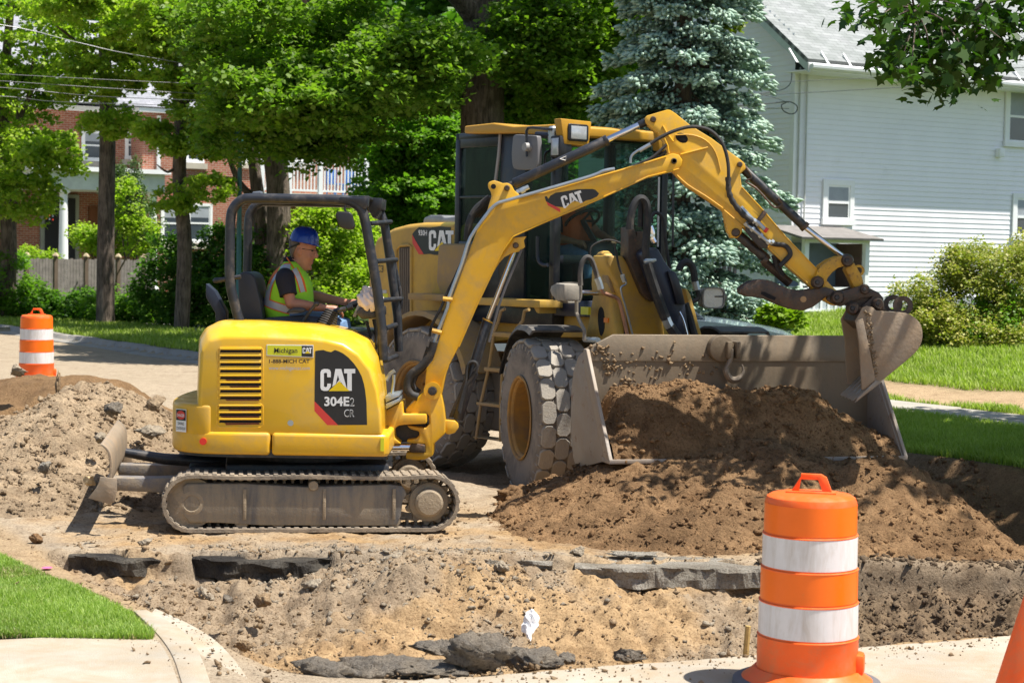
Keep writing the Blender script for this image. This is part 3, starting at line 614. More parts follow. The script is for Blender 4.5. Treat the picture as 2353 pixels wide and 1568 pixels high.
BUCK = M('bucket_steel', (.26, .215, .165), .55, .2, .2, 4, .7, (.36, .26, .165), 5, bump=.3, bs=30)
DEC = M('black_decal', (.016, .016, .018), .35, 0, .1, 9); RED = M('red_decal', (.62, .045, .035), .4); WHT = M('white_decal', (.82, .82, .8), .4)
DYL = M('yellow_decal', (.85, .6, .0), .4); GYL = M('lime_decal', (.66, .66, .02), .4, 0, .03); GRY = M('grey_decal', (.45, .45, .45), .4); DGR = M('dark_slot', (.006, .006, .007), .9)
UF = Fr(-1.61, 14.52, 0, 0); UC = Fr(-1.61, 14.52, 0, math.radians(8.5))
EX = thing('mini_excavator', 'small yellow tracked digger with open canopy, arm raised over the loader bucket', 'excavator', UF)
def plate(fr, pts, v0, v1, name, mat, parent, bevel=.0, seg=2, ref=None, **k):
    return MB().prism(fr.L(pts, v0 if ref is None else ref), v0, v1).build(name, mat, parent, bevel=bevel, seg=seg, **k)
# undercarriage
UCO = MB().box(-.62, .62, -.5, .5, .28, .46).box(-.9, -.3, -.3, .3, .30, .42).cyl((0, 0, .42), (0, 0, .58), .42, n=28).build('undercarriage', BLK, EX, UC, bevel=.02)
def track(side):
    v0, v1 = (-.975, -.645) if side < 0 else (.645, .975)
    a = UC.on(440, 1160, -.975); b = UC.on(990, 1160, -.975); zc = .222; R = .212; ua, ub = a[0], b[0]
    path = []
    nS = 44
    for i in range(nS): t = i/nS; path.append((ua+(ub-ua)*t, zc-R, 0, -1))
    for i in range(18): t = -PI/2+PI*i/18; path.append((ub+R*math.cos(t), zc+R*math.sin(t), math.cos(t), math.sin(t)))
    for i in range(nS): t = i/nS; sag = -.012*math.sin(PI*t)-.006*math.sin(3*PI*t)+.004*t; path.append((ub+(ua-ub)*t, zc+R+sag, 0, 1))
    for i in range(18): t = PI/2+PI*i/18; path.append((ua+R*math.cos(t), zc+R*math.sin(t), math.cos(t), math.sin(t)))
    n = len(path); mb = MB(); th = .026; V = []
    for x, z, nx_, nz_ in path: V += [(x, v0, z), (x-nx_*th, v0, z-nz_*th), (x-nx_*th, v1, z-nz_*th), (x, v1, z)]
    mb.add(V, [(i*4+k, i*4+(k+1) % 4, ((i+1) % n)*4+(k+1) % 4, ((i+1) % n)*4+k) for i in range(n) for k in range(4)])
    tr = mb.build('track', RUB, EX, UC, smooth=35)
    mb = MB(); L = [0]
    for i in range(n): L.append(L[-1]+math.dist(path[i][:2], path[(i+1) % n][:2]))
    def at(d):
        d %= L[-1]; i = max(k for k in range(n) if L[k] <= d); t = (d-L[i])/(L[i+1]-L[i]); p = path[i]; q_ = path[(i+1) % n]; return [p[j]*(1-t)+q_[j]*t for j in range(4)]
    N = 76
    for i in range(N):
        x, z, nx_, nz_ = at(L[-1]*i/N); m = Matrix(((nz_, 0, nx_, x), (0, 1, 0, 0), (-nx_, 0, nz_, z), (0, 0, 0, 1)))
        for k, (ya, yb) in enumerate(((v0+.0, v0+.15), (v1-.15, v1))):
            mb.box(-.017, .017, ya+(.025 if k == 0 else 0), yb-(.025 if k else 0), -.004, .011, m)
        mb.box(-.011, .011, (v0+v1)/2-.03, (v0+v1)/2+.03, -.075, -.02, m); mb.box(-.02, .02, v0+.02, v1-.02, -.034, -.022, m)
    mb.build('lug_row', RUB, tr, bevel=.004, seg=1)
    s_ = -1 if side < 0 else 1; f0 = v0+.035 if side < 0 else v1-.035; f1 = v0+.27 if side < 0 else v1-.27
    lo, hi = min(f0, f1), max(f0, f1)
    fp = [(420, 1118), (428, 1110), (560, 1110), (700, 1118), (900, 1112), (925, 1116), (935, 1135), (925, 1150), (921, 1185), (912, 1206), (880, 1207), (600, 1206), (500, 1200), (436, 1200), (420, 1182)]
    P = UC.L(fp, -.94); MB().prism(P, lo, hi).build('track_frame', MUDS, EX, UC, bevel=.012)
    d = MB()
    for px_ in (562, 745, 905): u, w_ = UC.on(px_, 1150, -.945); d.box(u-.012, u+.012, f0-.012 if side < 0 else f0, f0 if side < 0 else f0+.012, .10, .33)
    d.build('rib', MUD, EX, UC, bevel=.004, split=True)
    for px_, r_ in ((720, .036),):
        u, w_ = UC.on(px_, 1115, -.96); MB().lathe([(0, 0), (r_*.9, 0), (r_, .01), (r_, .2)], 20, (u, v0+.012 if side < 0 else v1-.212, w_), 'y').build('carrier_roller', MUD, EX, UC)
    ro = MB()
    for px_ in (555, 640, 725, 813, 905): u, _ = UC.on(px_, 1205, -.96); ro.lathe([(0, 0), (.05, 0), (.055, .01), (.055, .22), (0, .22)], 16, (u, v0+.05, .085), 'y')
    ro.build('roller', MUD, EX, UC, split=True)
    # idler and sprocket
    MB().lathe([(0, .015), (.05, .015), (.06, 0), (.075, .0), (.16, .035), (.182, .03), (.184, .08), (.184, .22), (0, .22)], 36, (ua, v0+.03, zc), 'y').build('idler_wheel', MUD, EX, UC)
    sp = MB(); pr = []
    for i in range(44): a_ = 2*PI*i/44; r_ = .178 if i % 4 < 2 else .150; pr.append((ub-.01+r_*math.cos(a_), zc+r_*math.sin(a_)))
    sp.prism(pr, v0+.10, v0+.16); so_ = sp.build('sprocket', MUD, EX, UC, bevel=.004)
    MB().lathe([(0, -.035), (.085, -.03), (.105, -.01), (.108, .03), (.145, .045), (.15, .09), (.15, .14), (0, .14)], 36, (ub-.01, v0+.03, zc), 'y').build('hub', MUD, so_)
    # drip mud under the frame
track(-1); track(1)
# dozer blade
prof = spl2([(-.02, .30), (.035, .24), (.05, .12), (.03, 0), (-.06, -.10)], 4)
u0, w0 = UC.on(252, 1105, -.97)
sec = [(u0-.035+x, w0+z-.03) for x, z in prof]; sec += [(x-.018, z-.004) for x, z in sec[::-1]]
BLD = MB().prism(sec, -.955, .955).build('blade', BUCK, EX, UC, bevel=.003, seg=1)
ep = [(230, 1094), (268, 1098), (269, 1128), (264, 1150), (252, 1157), (203, 1143), (222, 1118), (228, 1105)]
P = UC.L(ep, -.96)
mb = MB()
for v in (-.975, .958): mb.prism(P, v, v+.017)
mb.build('end_plate', BUCK, BLD, bevel=.003, split=True)
pa = UC.on(268, 1113, -.5); pb = UC.on(405, 1118, -.5)
mb = MB()
for v in (-.52, .34): mb.prism([(pa[0]-.04, .36), (pb[0]-.15, .355), (pb[0]+.25, .37), (pb[0]+.25, .27), (pb[0]-.12, .245), (pa[0]-.04, .265)], v, v+.16)
mb.build('blade_arm', M('muddy_arm', (.13, .14, .17), .6, .1, .2, 4, .7, (.35, .28, .19), 9, bump=.3), EX, UC, bevel=.01, split=True)
MB().tube([(u0+.05, .05, w0+.1), (u0+.35, .05, w0+.05), (-.5, .05, .40)], [.035, .045, .05], 12).build('blade_cylinder', BLK, EX, UC)
# upper structure
rear = spl2([(-.50, -.955), (-.70, -.925), (-.86, -.80), (-.95, -.55), (-.985, -.2), (-.985, .2), (-.95, .55), (-.86, .8), (-.70, .925), (-.5, .955)], 4)
sk = [(.69, -.93)]+[(a, b) for a, b in [(-.02, -.95)]]+rear+[(.5, .95), (.72, .6), (.72, -.90)]
zt = UF.on(600, 993, -.95)[1]; zb = UF.on(700, 1053, -.95)[1]; zcw = UF.on(455, 927, -.9)[1]
MB().prismz([(a*.965, b*.965) for a, b in sk], zb, zb+.06).build('belly_plate', BLK, EX)
gs = UF.on(622, 1000, -.95)[0]
CW = MB().prismz([(gs-.006, -.955)]+rear+[(gs-.006, .955)], zb+.02, zt).build('counterweight', YEL, EX, bevel=.028, seg=4, bang=50)
MB().prismz([(gs+.006, -.955), (.68, -.935), (.715, -.90), (.715, .6), (.5, .95), (gs+.006, .955)], zb+.02, zt).build('side_skirt', YEL, EX, bevel=.028, seg=4, bang=50)
rr = [p for p in rear]; ucut = UF.on(486, 950, -.95)[0]
MB().prismz([(ucut, -.938)]+[(a, b) for a, b in rear if a < ucut-.02]+[(ucut, .938)], zt-.05, zcw).build('counterweight_top', YEL, CW, bevel=.03, seg=4, bang=50)
K = [(450, 1000), (452, 923), (457, 777), (472, 753), (505, 736), (588, 737), (713, 744), (763, 752), (805, 762), (845, 781), (866, 820), (877, 880), (881, 940), (882, 1000)]
N_ = [(455, 1000), (456, 923), (462, 806), (482, 781), (515, 773), (590, 773), (708, 777), (748, 782), (787, 792), (823, 815), (851, 850), (867, 898), (875, 950), (877, 1000)]
def loft(secs, name, mat, parent, bevel=0., seg=3, bang=20, fr=None, cap=True, smooth=40):
    n = len(secs[0]); V = [p for s_ in secs for p in s_]
    F = [(i*n+k, i*n+(k+1) % n, (i+1)*n+(k+1) % n, (i+1)*n+k) for i in range(len(secs)-1) for k in range(n)]
    if cap: F += [tuple(range(n-1, -1, -1)), tuple(range((len(secs)-1)*n, len(secs)*n))]
    return MB().add(V, F).build(name, mat, parent, fr, bevel=bevel, seg=seg, bang=bang, smooth=smooth)
a = UF.L(N_, -.93); b = UF.L(K, -.62); c = UF.L(K, -.5)
m1 = [(p[0]*.35+q_[0]*.65, p[1]*.35+q_[1]*.65) for p, q_ in zip(a, b)]
HOOD = loft([[(x, -.93, z) for x, z in a], [(x, -.84, z+.012) for x, z in [(p[0]*.62+q_[0]*.38, p[1]*.62+q_[1]*.38) for p, q_ in zip(a, b)]], [(x, -.74, z+.012) for x, z in m1], [(x, -.62, z) for x, z in b], [(x, -.16, z) for x, z in b]], 'hood', YELC, EX, bevel=.022, seg=3, bang=24)
VN = -.932
def hq(k, pts, v=VN): return [UF.P(x, y, v) for x, y in q(k, *pts)]
# louvres
sl_ = MB(); lip = MB(); rs_ = MB()
rows = [(505, 600, 806+i*15.3) for i in range(8)]+[(503, 600, 936+i*15.5) for i in range(3)]
for i, (xa, xb, yy) in enumerate(rows):
    A_, B_ = UF.on(xa, yy, VN), UF.on(xb, yy, VN); h = .0105
    cp = [(A_[0], A_[1]-h), (A_[0]+.008, A_[1]+h), (B_[0]-.004, B_[1]+h), (B_[0], B_[1]+h*.5), (B_[0], B_[1]-h*.6), (B_[0]-.004, B_[1]-h)]
    sl_.prism(cp, VN-.001, VN+.02)
    lip.tube([(A_[0], VN-.001, A_[1]+h+.006), (B_[0], VN-.001, B_[1]+h+.006)], .009, 8)
    if i in (4, 5, 7, 8, 9, 10): rs_.prism([(A_[0]+.01+(i % 3)*.03, A_[1]-h-.001), (B_[0]-.02, B_[1]-h-.001), (B_[0]-.01, B_[1]-h-.013), (A_[0]+.05, A_[1]-h-.017), (A_[0]+.02+(i % 3)*.03, A_[1]-h-.009)], VN-.0022, VN+.005)
sl_.build('vent_slot', DGR, HOOD, split=True); lip.build('louvre', YELC, HOOD, split=True); rs_.build('rust_patch', M('rust', (.20, .055, .02), .8, 0, .3, 30), HOOD, split=True)
fr_ = MB()
for (xa, xb, ya, yb) in ((500, 604, 797, 921), (498, 604, 926, 981)):
    cs = [UF.P(x, y, VN) for x, y in ((xa+6, ya), (xb-6, ya), (xb, ya+6), (xb, yb-6), (xb-6, yb), (xa+6, yb), (xa, yb-6), (xa, ya+6), (xa+6, ya))]; fr_.tube(cs, .004, 6)
fr_.build('vent_frame', YELC, HOOD, split=True)
# decals
DK = MB().prism([(p.x, p.z) for p in hq('21', [(545, 90), (575, 84), (620, 80), (650, 92), (690, 100), (725, 80), (760, 92), (800, 112), (850, 150), (900, 205), (940, 262), (972, 325), (990, 385), (1003, 450), (1015, 560), (1021, 768), (655, 770), (537, 640), (541, 300)])], VN-.0015, VN+.001).build('black_decal', DEC, HOOD)
MB().prism([(p.x, p.z) for p in hq('21', [(537, 550), (755, 770), (655, 770), (537, 640)])], VN-.0025, VN+.001).build('red_stripe', RED, HOOD)
v3 = VN-.004; off = (0, -.0015, 0)
def hr(x0, x1, y0, y1, v=v3): a_, b_, c_, d_ = hq('21', [(x0, y1), (x1, y1), (x0, y0), (x1, y0)], v); return a_, b_, c_, d_
catlogo(*hr(592, 912, 254, 455), off, WHT, DYL, HOOD)
mb = MB(); text_on(mb, '304E', hr(628, 858, 508, 596), .03); mb.build('lettering', WHT, HOOD, smooth=0, recalc=False)
mb = MB(); text_on(mb, '2', hr(866, 903, 520, 595), .01); text_on(mb, 'CR', hr(810, 903, 626, 694), .012); mb.build('lettering', WHT, HOOD, smooth=0, recalc=False)
mb = MB(); text_on(mb, '2', hr(872, 898, 527, 588, v3-.001), -.008); text_on(mb, 'CR', hr(816, 898, 633, 688, v3-.001), -.012); mb.build('lettering', DEC, HOOD, smooth=0, recalc=False)
pl = MB(); pl.prism([(p.x, p.z) for p in hq('21', [(98, 30), (528, 34), (527, 150), (97, 132)])], VN-.0015, VN+.001); NP = pl.build('name_plate', WHT, HOOD)
MB().prism([(p.x, p.z) for p in hq('21', [(104, 37), (420, 42), (418, 139), (103, 126)])], VN-.0025, VN).build('lime_field', GYL, NP)
MB().prism([(p.x, p.z) for p in hq('21', [(420, 42), (522, 44), (521, 144), (418, 139)])], VN-.0025, VN).build('black_field', DEC, NP)
catlogo(*hr(428, 514, 58, 112), off, WHT, DYL, HOOD)
mb = MB(); text_on(mb, 'Michigan', hr(167, 380, 62, 122), .012); mb.build('lettering', DEC, HOOD, smooth=0, recalc=False)
mb = MB(); text_on(mb, '1-888-MICH CAT', hr(120, 493, 166, 202), .02); mb.build('lettering', DEC, HOOD, smooth=0, recalc=False)
mb = MB(); text_on(mb, 'www.michigancat.com', hr(117, 495, 228, 274), .012); mb.build('lettering', GRY, HOOD, smooth=0, recalc=False)
p = hq('21', [(318, 750)])[0]; MB().lathe([(.022, -.002), (.02, .0), (.012, .004), (0, .004)], 20, (p.x, VN-.004, p.z), 'y').build('hood_latch', STL, HOOD)
# sticker, reflector on the counterweight
sa, sb = Vector((-.775, -.875, 0)), Vector((-.862, -.80, 0)); sa, sb = Vector((-.862-.012, -.80-.012, 0)), Vector((-.775-.01, -.872-.012, 0))
def stq(x0, x1, z0, z1, o=0.): d = Vector((-.6, -.75, 0))*o; return [sa.lerp(sb, x0)+Vector((0, 0, z0))+d, sa.lerp(sb, x1)+Vector((0, 0, z0))+d, sa.lerp(sb, x0)+Vector((0, 0, z1))+d, sa.lerp(sb, x1)+Vector((0, 0, z1))+d]
def qd(mb, Q): mb.add(Q, [(0, 1, 3, 2)])
zs0, zs1 = UF.on(432, 990, -.8)[1], UF.on(432, 938, -.8)[1]
mb = MB(); qd(mb, stq(0, 1, zs0, zs1, .004)); ST = mb.build('danger_sticker', WHT, CW, smooth=0, recalc=False)
mb = MB(); qd(mb, stq(.04, .96, zs0+.085, zs1-.005, .006)); mb.build('black_field', DEC, ST, smooth=0, recalc=False)
mb = MB(); V = []; Q = stq(.08, .92, zs0+.092, zs1-.012, .0075)
V = [(Q[0]+Q[3])/2+(Q[1]-Q[0])*.5*math.cos(t*PI/8)+(Q[2]-Q[0])*.5*math.sin(t*PI/8) for t in range(16)]; mb.add(V, [tuple(range(16))]); mb.build('red_field', RED, ST, smooth=0, recalc=False)
mb = MB(); text_on(mb, 'DANGER', stq(.14, .86, zs0+.112, zs0+.134, .009), .01); mb.build('lettering', WHT, ST, smooth=0, recalc=False)
mb = MB(); text_on(mb, 'SWING', stq(.2, .8, zs0+.05, zs0+.072, .007)); text_on(mb, 'COUNTERWEIGHT', stq(.06, .96, zs0+.015, zs0+.037, .007)); mb.build('lettering', DEC, ST, smooth=0, recalc=False)
p = UF.on(467, 1013, -.935); MB().lathe([(0, 0), (.026, 0), (.026, .02), (0, .02)], 24, (p[0], -.952, p[1]), 'y').build('reflector', M('red_reflector', (.7, .03, .02), .25), CW)
p = UF.L(q('21', (1145, 885), (1178, 885), (1176, 1010), (1143, 1008)), -.94); MB().prism(p, -.945, -.93).build('warning_label', GYL, EX)
MB().prism(UF.L([(457, 925), (487, 934), (487, 940), (457, 930)], -.9), -.9, -.7).build('seam', DGR, CW)
# canopy
def at_(pts, v): return [UF.P(x, y, v) for x, y in pts]
near = spl(at_(q('a', (318, 1567), (255, 1330), (205, 1080), (202, 700), (210, 350), (250, 215), (350, 125), (500, 110), (1000, 118), (1480, 128), (1640, 160), (1740, 240), (1790, 400), (1830, 620), (1880, 900), (1930, 1200), (1965, 1480), (1985, 1700), (1995, 2000)), -.45), 4)
MB().tube(near, .038, 12).build('canopy_frame', BLK, EX)
far = spl([Vector((p.x, .5, p.z)) for p in at_(q('a', (318, 1567), (205, 1080), (202, 700), (210, 350), (250, 215), (350, 125), (500, 110), (1480, 128), (1640, 150), (1740, 190)), -.45)], 4)
far += [UF.P(x, y, .5) for x, y in q('a', (1960, 260), (2010, 400), (2045, 620), (2085, 900), (2125, 1200), (2165, 1500), (2180, 1900))]
MB().tube(far, .036, 12).build('canopy_frame', BLK, EX)
zr = near[30].z
A_ = UF.P(*q('a', (470, 110))[0], -.45); B_ = UF.P(*q('a', (1800, 130))[0], -.45); zr = A_.z+.015
MB().box(A_.x, B_.x+.02, -.44, .5, zr-.005, zr+.02).build('canopy_roof', BLK, EX, bevel=.008)
pts = UF.L(q('a', (1490, 92), (1830, 105), (1825, 205), (1790, 240), (1740, 215), (1640, 150), (1490, 150)), -.47); MB().prism(pts, -.49, -.41).build('roof_gusset', BLK, EX, bevel=.006)
pts = UF.L(q('a', (1830, 105), (1995, 112), (1985, 240), (1950, 235), (1880, 330), (1830, 230)), .1); MB().prism(pts, .0, .5).build('roof_front', BLK, EX, bevel=.004)
pts = UF.L(q('a', (1910, 235), (1985, 260), (1940, 360), (1870, 335)), .4); MB().prism(pts, .35, .5).build('work_light', M('grey_plastic', (.12, .12, .12), .5), EX, bevel=.01)
pts = UF.L(q('a', (478, 35), (572, 25), (578, 62), (470, 75)), -.4); MB().prism(pts, -.45, -.33).build('roof_lamp', M('lamp_housing', (.13, .15, .18), .4), EX, bevel=.006)
mb = MB()
for (x0, x1, yy) in ((1840, 2085, 392), (1910, 2150, 835), (1975, 2215, 1290)):
    a_ = UF.P(*q('a', (x0, yy+12))[0], -.43); b_ = UF.P(*q('a', (x1, yy-8))[0], .62); mb.cyl(a_, b_, .019, n=10)
for (a_, b_) in (((180, 200), (285, 165)), ((180, 505), (292, 460))):
    mb.cyl(UF.P(*q('d', a_)[0], -.43), UF.P(*q('d', b_)[0], .5), .02, n=10)
mb.build('guard_bar', BLK, EX, split=True)
MB().tube(spl(at_(q('a', (2045, 690), (2085, 700), (2120, 820), (2165, 1050), (2205, 1280), (2195, 1390), (2170, 1430)), .55), 4), .016, 8).build('grab_handle', BLK, EX)
mb = MB(); mb.tube(at_(q('a', (1560, 190), (1545, 230), (1590, 350)), -.48), .009, 8)
ml = UF.L(q('a', (1455, 270), (1500, 262), (1610, 270), (1640, 300), (1672, 440), (1655, 470), (1600, 478), (1520, 460), (1480, 430), (1440, 300)), -.5)
MR = MB().prism(ml, -.53, -.49).build('mirror', M('mirror_back', (.02, .018, .016), .35), EX, bevel=.012, seg=3); mb.build('mirror_arm', BLK, MR)
mb = MB(); mb.tube(at_(q('a', (8, 1085), (30, 1070), (110, 1062)), -.44), [.012, .022, .02], 10); mb.tube(at_(q('a', (100, 1062), (330, 1025)), -.44), .018, 10); mb.build('rear_bar', BLK, EX, split=True)
mb = MB().prism(UF.L(q('10', (1912, 1035), (1990, 1105), (2092, 1290), (2095, 1400), (2000, 1400), (1995, 1300), (1910, 1160)), .2), .1, .25).build('rear_guard', M('dark_blue_steel', (.02, .025, .045), .4), EX, bevel=.005)
# seat and controls
SEAT = M('seat_vinyl', (.028, .03, .04), .5, 0, .2, 6)
mb = MB().prism(UF.L(q('a', (348, 1600), (335, 1050), (352, 985), (400, 962), (480, 978), (530, 1025), (562, 1150), (605, 1330), (640, 1600)), .0), -.18, .34).build('seat', SEAT, EX, bevel=.035, seg=4)
MB().prism(UF.L([(610, 765), (615, 728), (700, 722), (770, 730), (790, 765)], .0), -.2, .36).build('seat_cushion', SEAT, EX, bevel=.02)
MB().prism(UF.L([(560, 800), (565, 752), (860, 760), (865, 800)], -.1), -.3, .6).build('floor', BLK, EX)
mb = MB().tube(spl([UF.P(x, y, -.25) for x, y in q('a', (1040, 1580), (1110, 1470), (1180, 1380), (1215, 1345))], 3), [.013]*10, 8)
mb.ell(UF.P(*q('a', (1215, 1345))[0], -.25), (.024, .018, .02)); mb.build('lever', M('lever_plastic', (.05, .045, .04), .35), EX)
mb = MB(); c0 = UF.P(*q('a', (1330, 1600))[0], -.22); c1 = UF.P(*q('a', (1400, 1420))[0], -.2); d_ = c1-c0
mb.tube([c0+d_*(i/14) for i in range(15)], [(.085-.03*i/14)*(1 if i % 2 else .9) for i in range(15)], 16); mb.build('joystick_boot', BLKM, EX)
mb = MB(); mb.tube([UF.P(*q('a', (1420, 1430))[0], -.2), UF.P(*q('a', (1560, 1400))[0], -.2)], .02, 8); mb.tube(spl([UF.P(x, y, .15) for x, y in q('a', (1580, 1400), (1640, 1350), (1700, 1330))], 3), .026, 10); mb.tube([UF.P(*q('a', (1575, 1395))[0], -.17), UF.P(*q('a', (1640, 1375))[0], -.17)], .022, 10); mb.build('joystick', BLK, EX, split=True)
MB().prism(UF.L(q('a', (870, 1450), (900, 1410), (960, 1385), (1060, 1390), (1100, 1420), (1040, 1450), (960, 1440)), -.25), -.3, -.22).build('armrest', SEAT, EX, bevel=.008)
MB().prism(UF.L(q('a', (1640, 1490), (1725, 1300), (1750, 1310), (1680, 1500)), -.2), -.22, -.17).build('control_lever', M('grey_lever', (.3, .3, .28), .5), EX, bevel=.004)
MB().prism(UF.L(q('a', (1690, 1440), (1740, 1370), (1970, 1390), (1975, 1500), (1760, 1520)), -.3), -.42, .3).build('control_console', BLK, EX, bevel=.012)
mb = MB(); mb.tube(at_(q('d', (150, 60), (95, 120), (100, 250), (90, 400)), -.35), .012, 8); mb.tube(at_(q('d', (0, 130), (60, 330)), -.3), .012, 8); mb.tube(at_(q('d', (70, 110), (90, 200), (100, 330)), -.2), .014, 8); mb.build('hose', BLKM, EX, split=True)
crumple('cloth', UF.M @ UF.P(*q('a', (1840, 1300))[0], -.40), .062, M('pale_rag', (.72, .62, .57), .95, 0, .08, 9), 'pale pinkish rag draped over the control console of the small excavator', 'rag', 9, (1.25, .7, 1.25), 0, amp=.5)
# front casting, step, swing post
MB().prism(UF.L(q('d', (165, 985), (345, 888), (352, 1010), (570, 1010), (572, 1100), (365, 1110), (300, 1120), (268, 1155), (270, 1235), (335, 1290), (190, 1295), (160, 1250)), -.28), -.3, .1).build('main_frame_nose', YEL, EX, bevel=.012)
MB().box(.3, .95, -.1, .3, zb+.05, zt+.1).build('frame_core', BLK, EX)
st = MB().prism(UF.L(q('d', (185, 835), (320, 812), (322, 835), (190, 895)), -.42), -.5, -.1); st.prism(UF.L(q('d', (190, 905), (322, 850), (326, 880), (192, 955)), -.42), -.5, -.1); st.build('step', STL, EX, bevel=.004, split=True)
mb = MB(); mb.tube(at_(q('d', (245, 815), (262, 700), (262, 640)), -.3), .012, 8); mb.tube(at_(q('d', (190, 690), (225, 630), (270, 600)), -.35), .016, 8); mb.build('pedal_linkage', STL, EX, split=True)
sw = q('d', (545, 800), (470, 865), (375, 960), (378, 1005), (560, 1005), (597, 1020), (602, 1095), (565, 1140), (480, 1130), (385, 1115), (420, 1150), (500, 1170), (505, 1210), (470, 1240), (385, 1250), (385, 1275), (450, 1290), (560, 1290), (560, 1368), (380, 1368), (375, 1430), (470, 1442), (545, 1440), (635, 1400), (642, 1290), (750, 1190), (750, 1070), (735, 950), (705, 800), (690, 745), (650, 712), (600, 712), (562, 740))
SWP = MB().prism(UF.L(sw, -.17), -.2, .10).build('swing_post', YEL, EX, bevel=.012)
p = UF.on(*q('d', (628, 790))[0], -.2)
mb = MB().lathe([(0, -.02), (.03, -.018), (.034, .0), (.034, .3)], 20, (p[0], -.235, p[1]), 'y'); mb.build('pin', BLK, SWP)
MB().lathe([(.036, 0), (.068, 0), (.068, .02), (.036, .02)], 28, (p[0], -.215, p[1]), 'y', close=True).build('boss', YEL, SWP)
a_ = UF.P(*q('d', (150, 1325))[0], -.25); b_ = UF.P(*q('d', (435, 1325))[0], -.2); MB().cyl(a_, b_, .03, n=16).build('swing_cylinder_rod', CHR, EX)
MB().prism(UF.L(q('d', (425, 1285), (500, 1290), (560, 1300), (560, 1372), (430, 1370), (405, 1350)), -.2), -.25, -.1).build('swing_knuckle', GRM, EX, bevel=.01)
MB().prism(UF.L(q('d', (750, 1065), (840, 1068), (870, 1100), (875, 1140), (840, 1185), (780, 1200), (752, 1190)), -.1), -.14, .04).build('cylinder_lug', YEL, SWP, bevel=.006)
# boom
BV0, BV1 = -.155, .055
bo = [(975, 893), (977, 872), (979, 846), (994, 827), (1003, 796), (1030, 706), (1050, 655), (1073, 590), (1090, 543), (1103, 512), (1118, 488), (1123, 469), (1129, 451), (1127, 440), (1122, 432), (1120, 424), (1123, 418), (1134, 414), (1145, 417), (1155, 421), (1166, 420), (1175, 425), (1181, 437), (1197, 450), (1248, 441), (1357, 408), (1441, 384), (1530, 357), (1545, 352), (1560, 356), (1568, 368), (1565, 382), (1556, 391), (1488, 408), (1376, 459), (1251, 512), (1215, 527), (1179, 545), (1155, 577), (1132, 624), (1093, 706), (1054, 796), (1033, 836), (1024, 861), (1015, 905), (1003, 916), (985, 914)]
BM = MB().prism(UF.L(bo, BV0), BV0, BV1).build('boom', YEL, EX, bevel=.008, seg=2)
wl = MB(); wl.tube(at_([(1179, 543), (1251, 510), (1376, 457), (1488, 406), (1560, 388)], BV0-.002), .007, 6); wl.tube(at_([(1054, 796), (1093, 706), (1132, 624), (1155, 577), (1179, 543)], BV0-.002), .007, 6); wl.tube(at_([(1197, 450), (1248, 443), (1357, 411), (1441, 387), (1530, 360)], BV0-.002), .006, 6); wl.build('flange', YEL, BM, split=True)
pts = q('c', (940, 510), (1050, 300), (1150, 130), (1260, 20), (1440, 0), (1400, 60), (1420, 150), (1340, 215), (1230, 240), (1120, 300), (1050, 380), (965, 515))
MB().prism(UF.L(pts, -.10), -.12, .02).build('boom_gusset', YEL, BM, bevel=.005)
def pinh(px_, py_, r_, v, name='pin', mat=GRM, parent=BM, h=.03):
    p_ = UF.on(px_, py_, v); return MB().lathe([(0, -h), (r_*.72, -h), (r_*.8, -h*.8), (r_, -h*.3), (r_, .02)], 20, (p_[0], v, p_[1]), 'y').build(name, mat, parent)
pinh(*q('c', (1285, 130))[0], .024, -.125); pinh(*q('b', (897, 1160))[0], .023, BV0); pinh(1548, 370, .02, BV0)
p = UF.on(*q('b', (672, 1135))[0], BV0); MB().lathe([(0, -.002), (.02, -.002), (.02, .01)], 16, (p[0], BV0, p[1]), 'y').build('lifting_eye_hole', DGR, BM)
DB = MB().prism(UF.L(q('12', (300, 240), (318, 236), (335, 262), (352, 232), (400, 205), (470, 195), (600, 172), (740, 170), (765, 178), (800, 212), (780, 240), (720, 268), (680, 276), (640, 300), (600, 282), (560, 285), (540, 305), (490, 340), (440, 335), (400, 330), (345, 302), (312, 282)), BV0), BV0-.002, BV0+.001).build('black_decal', DEC, BM)
MB().prism(UF.L(q('12', (315, 285), (345, 303), (400, 330), (440, 350), (445, 385), (330, 320)), BV0), BV0-.0025, BV0+.001).build('red_stripe', RED, BM)
Q = [UF.P(x, y, BV0-.004) for x, y in q('12', (475, 352), (670, 292), (443, 240), (630, 182))]; catlogo(*Q, (0, -.001, 0), WHT, DYL, BM, tri=False)
MB().prism(UF.L(q('12', (490, 345), (540, 300), (560, 285), (575, 300), (600, 282), (625, 300), (655, 296), (600, 330), (540, 345)), BV0), BV0-.0055, BV0).build('worn_decal_patch', YEL, BM)
# pipes and hoses of the boom
pv = BV0-.025
MB().tube(spl(at_(q('d', (622, 400), (690, 200), (770, 0))+q('c', (340, 860), (520, 380), (640, 20))+q('b', (560, 1600), (640, 1500), (750, 1410), (900, 1365))+q('b', (1500, 1195), (2287, 965))+[(1386, 393), (1412, 388)], pv), 3), .014, 8).build('hydraulic_pipe', STL, EX)
mb = MB()
for k_, pts in (('c', ((95, 1335), (230, 1370))), ('c', ((250, 885), (385, 900)))):
    a_, b_ = [UF.P(x, y, pv-.01) for x, y in q(k_, *pts)]; mb.tube([a_, b_], .02, 6)
mb.build('pipe_clamp', YELW, BM, split=True)
mb = MB(); mb.tube(spl(at_(q('c', (60, 1420), (95, 1260), (230, 1000), (300, 820), (420, 580), (560, 260), (580, 130)), pv+.03), 4), .011, 8); mb.build('hose', BLKM, EX, split=True)
mb = MB(); mb.tube(spl(at_(q('d', (640, 330), (605, 450), (520, 560), (420, 640), (390, 740), (420, 820), (490, 850)), -.2), 4), .033, 10)
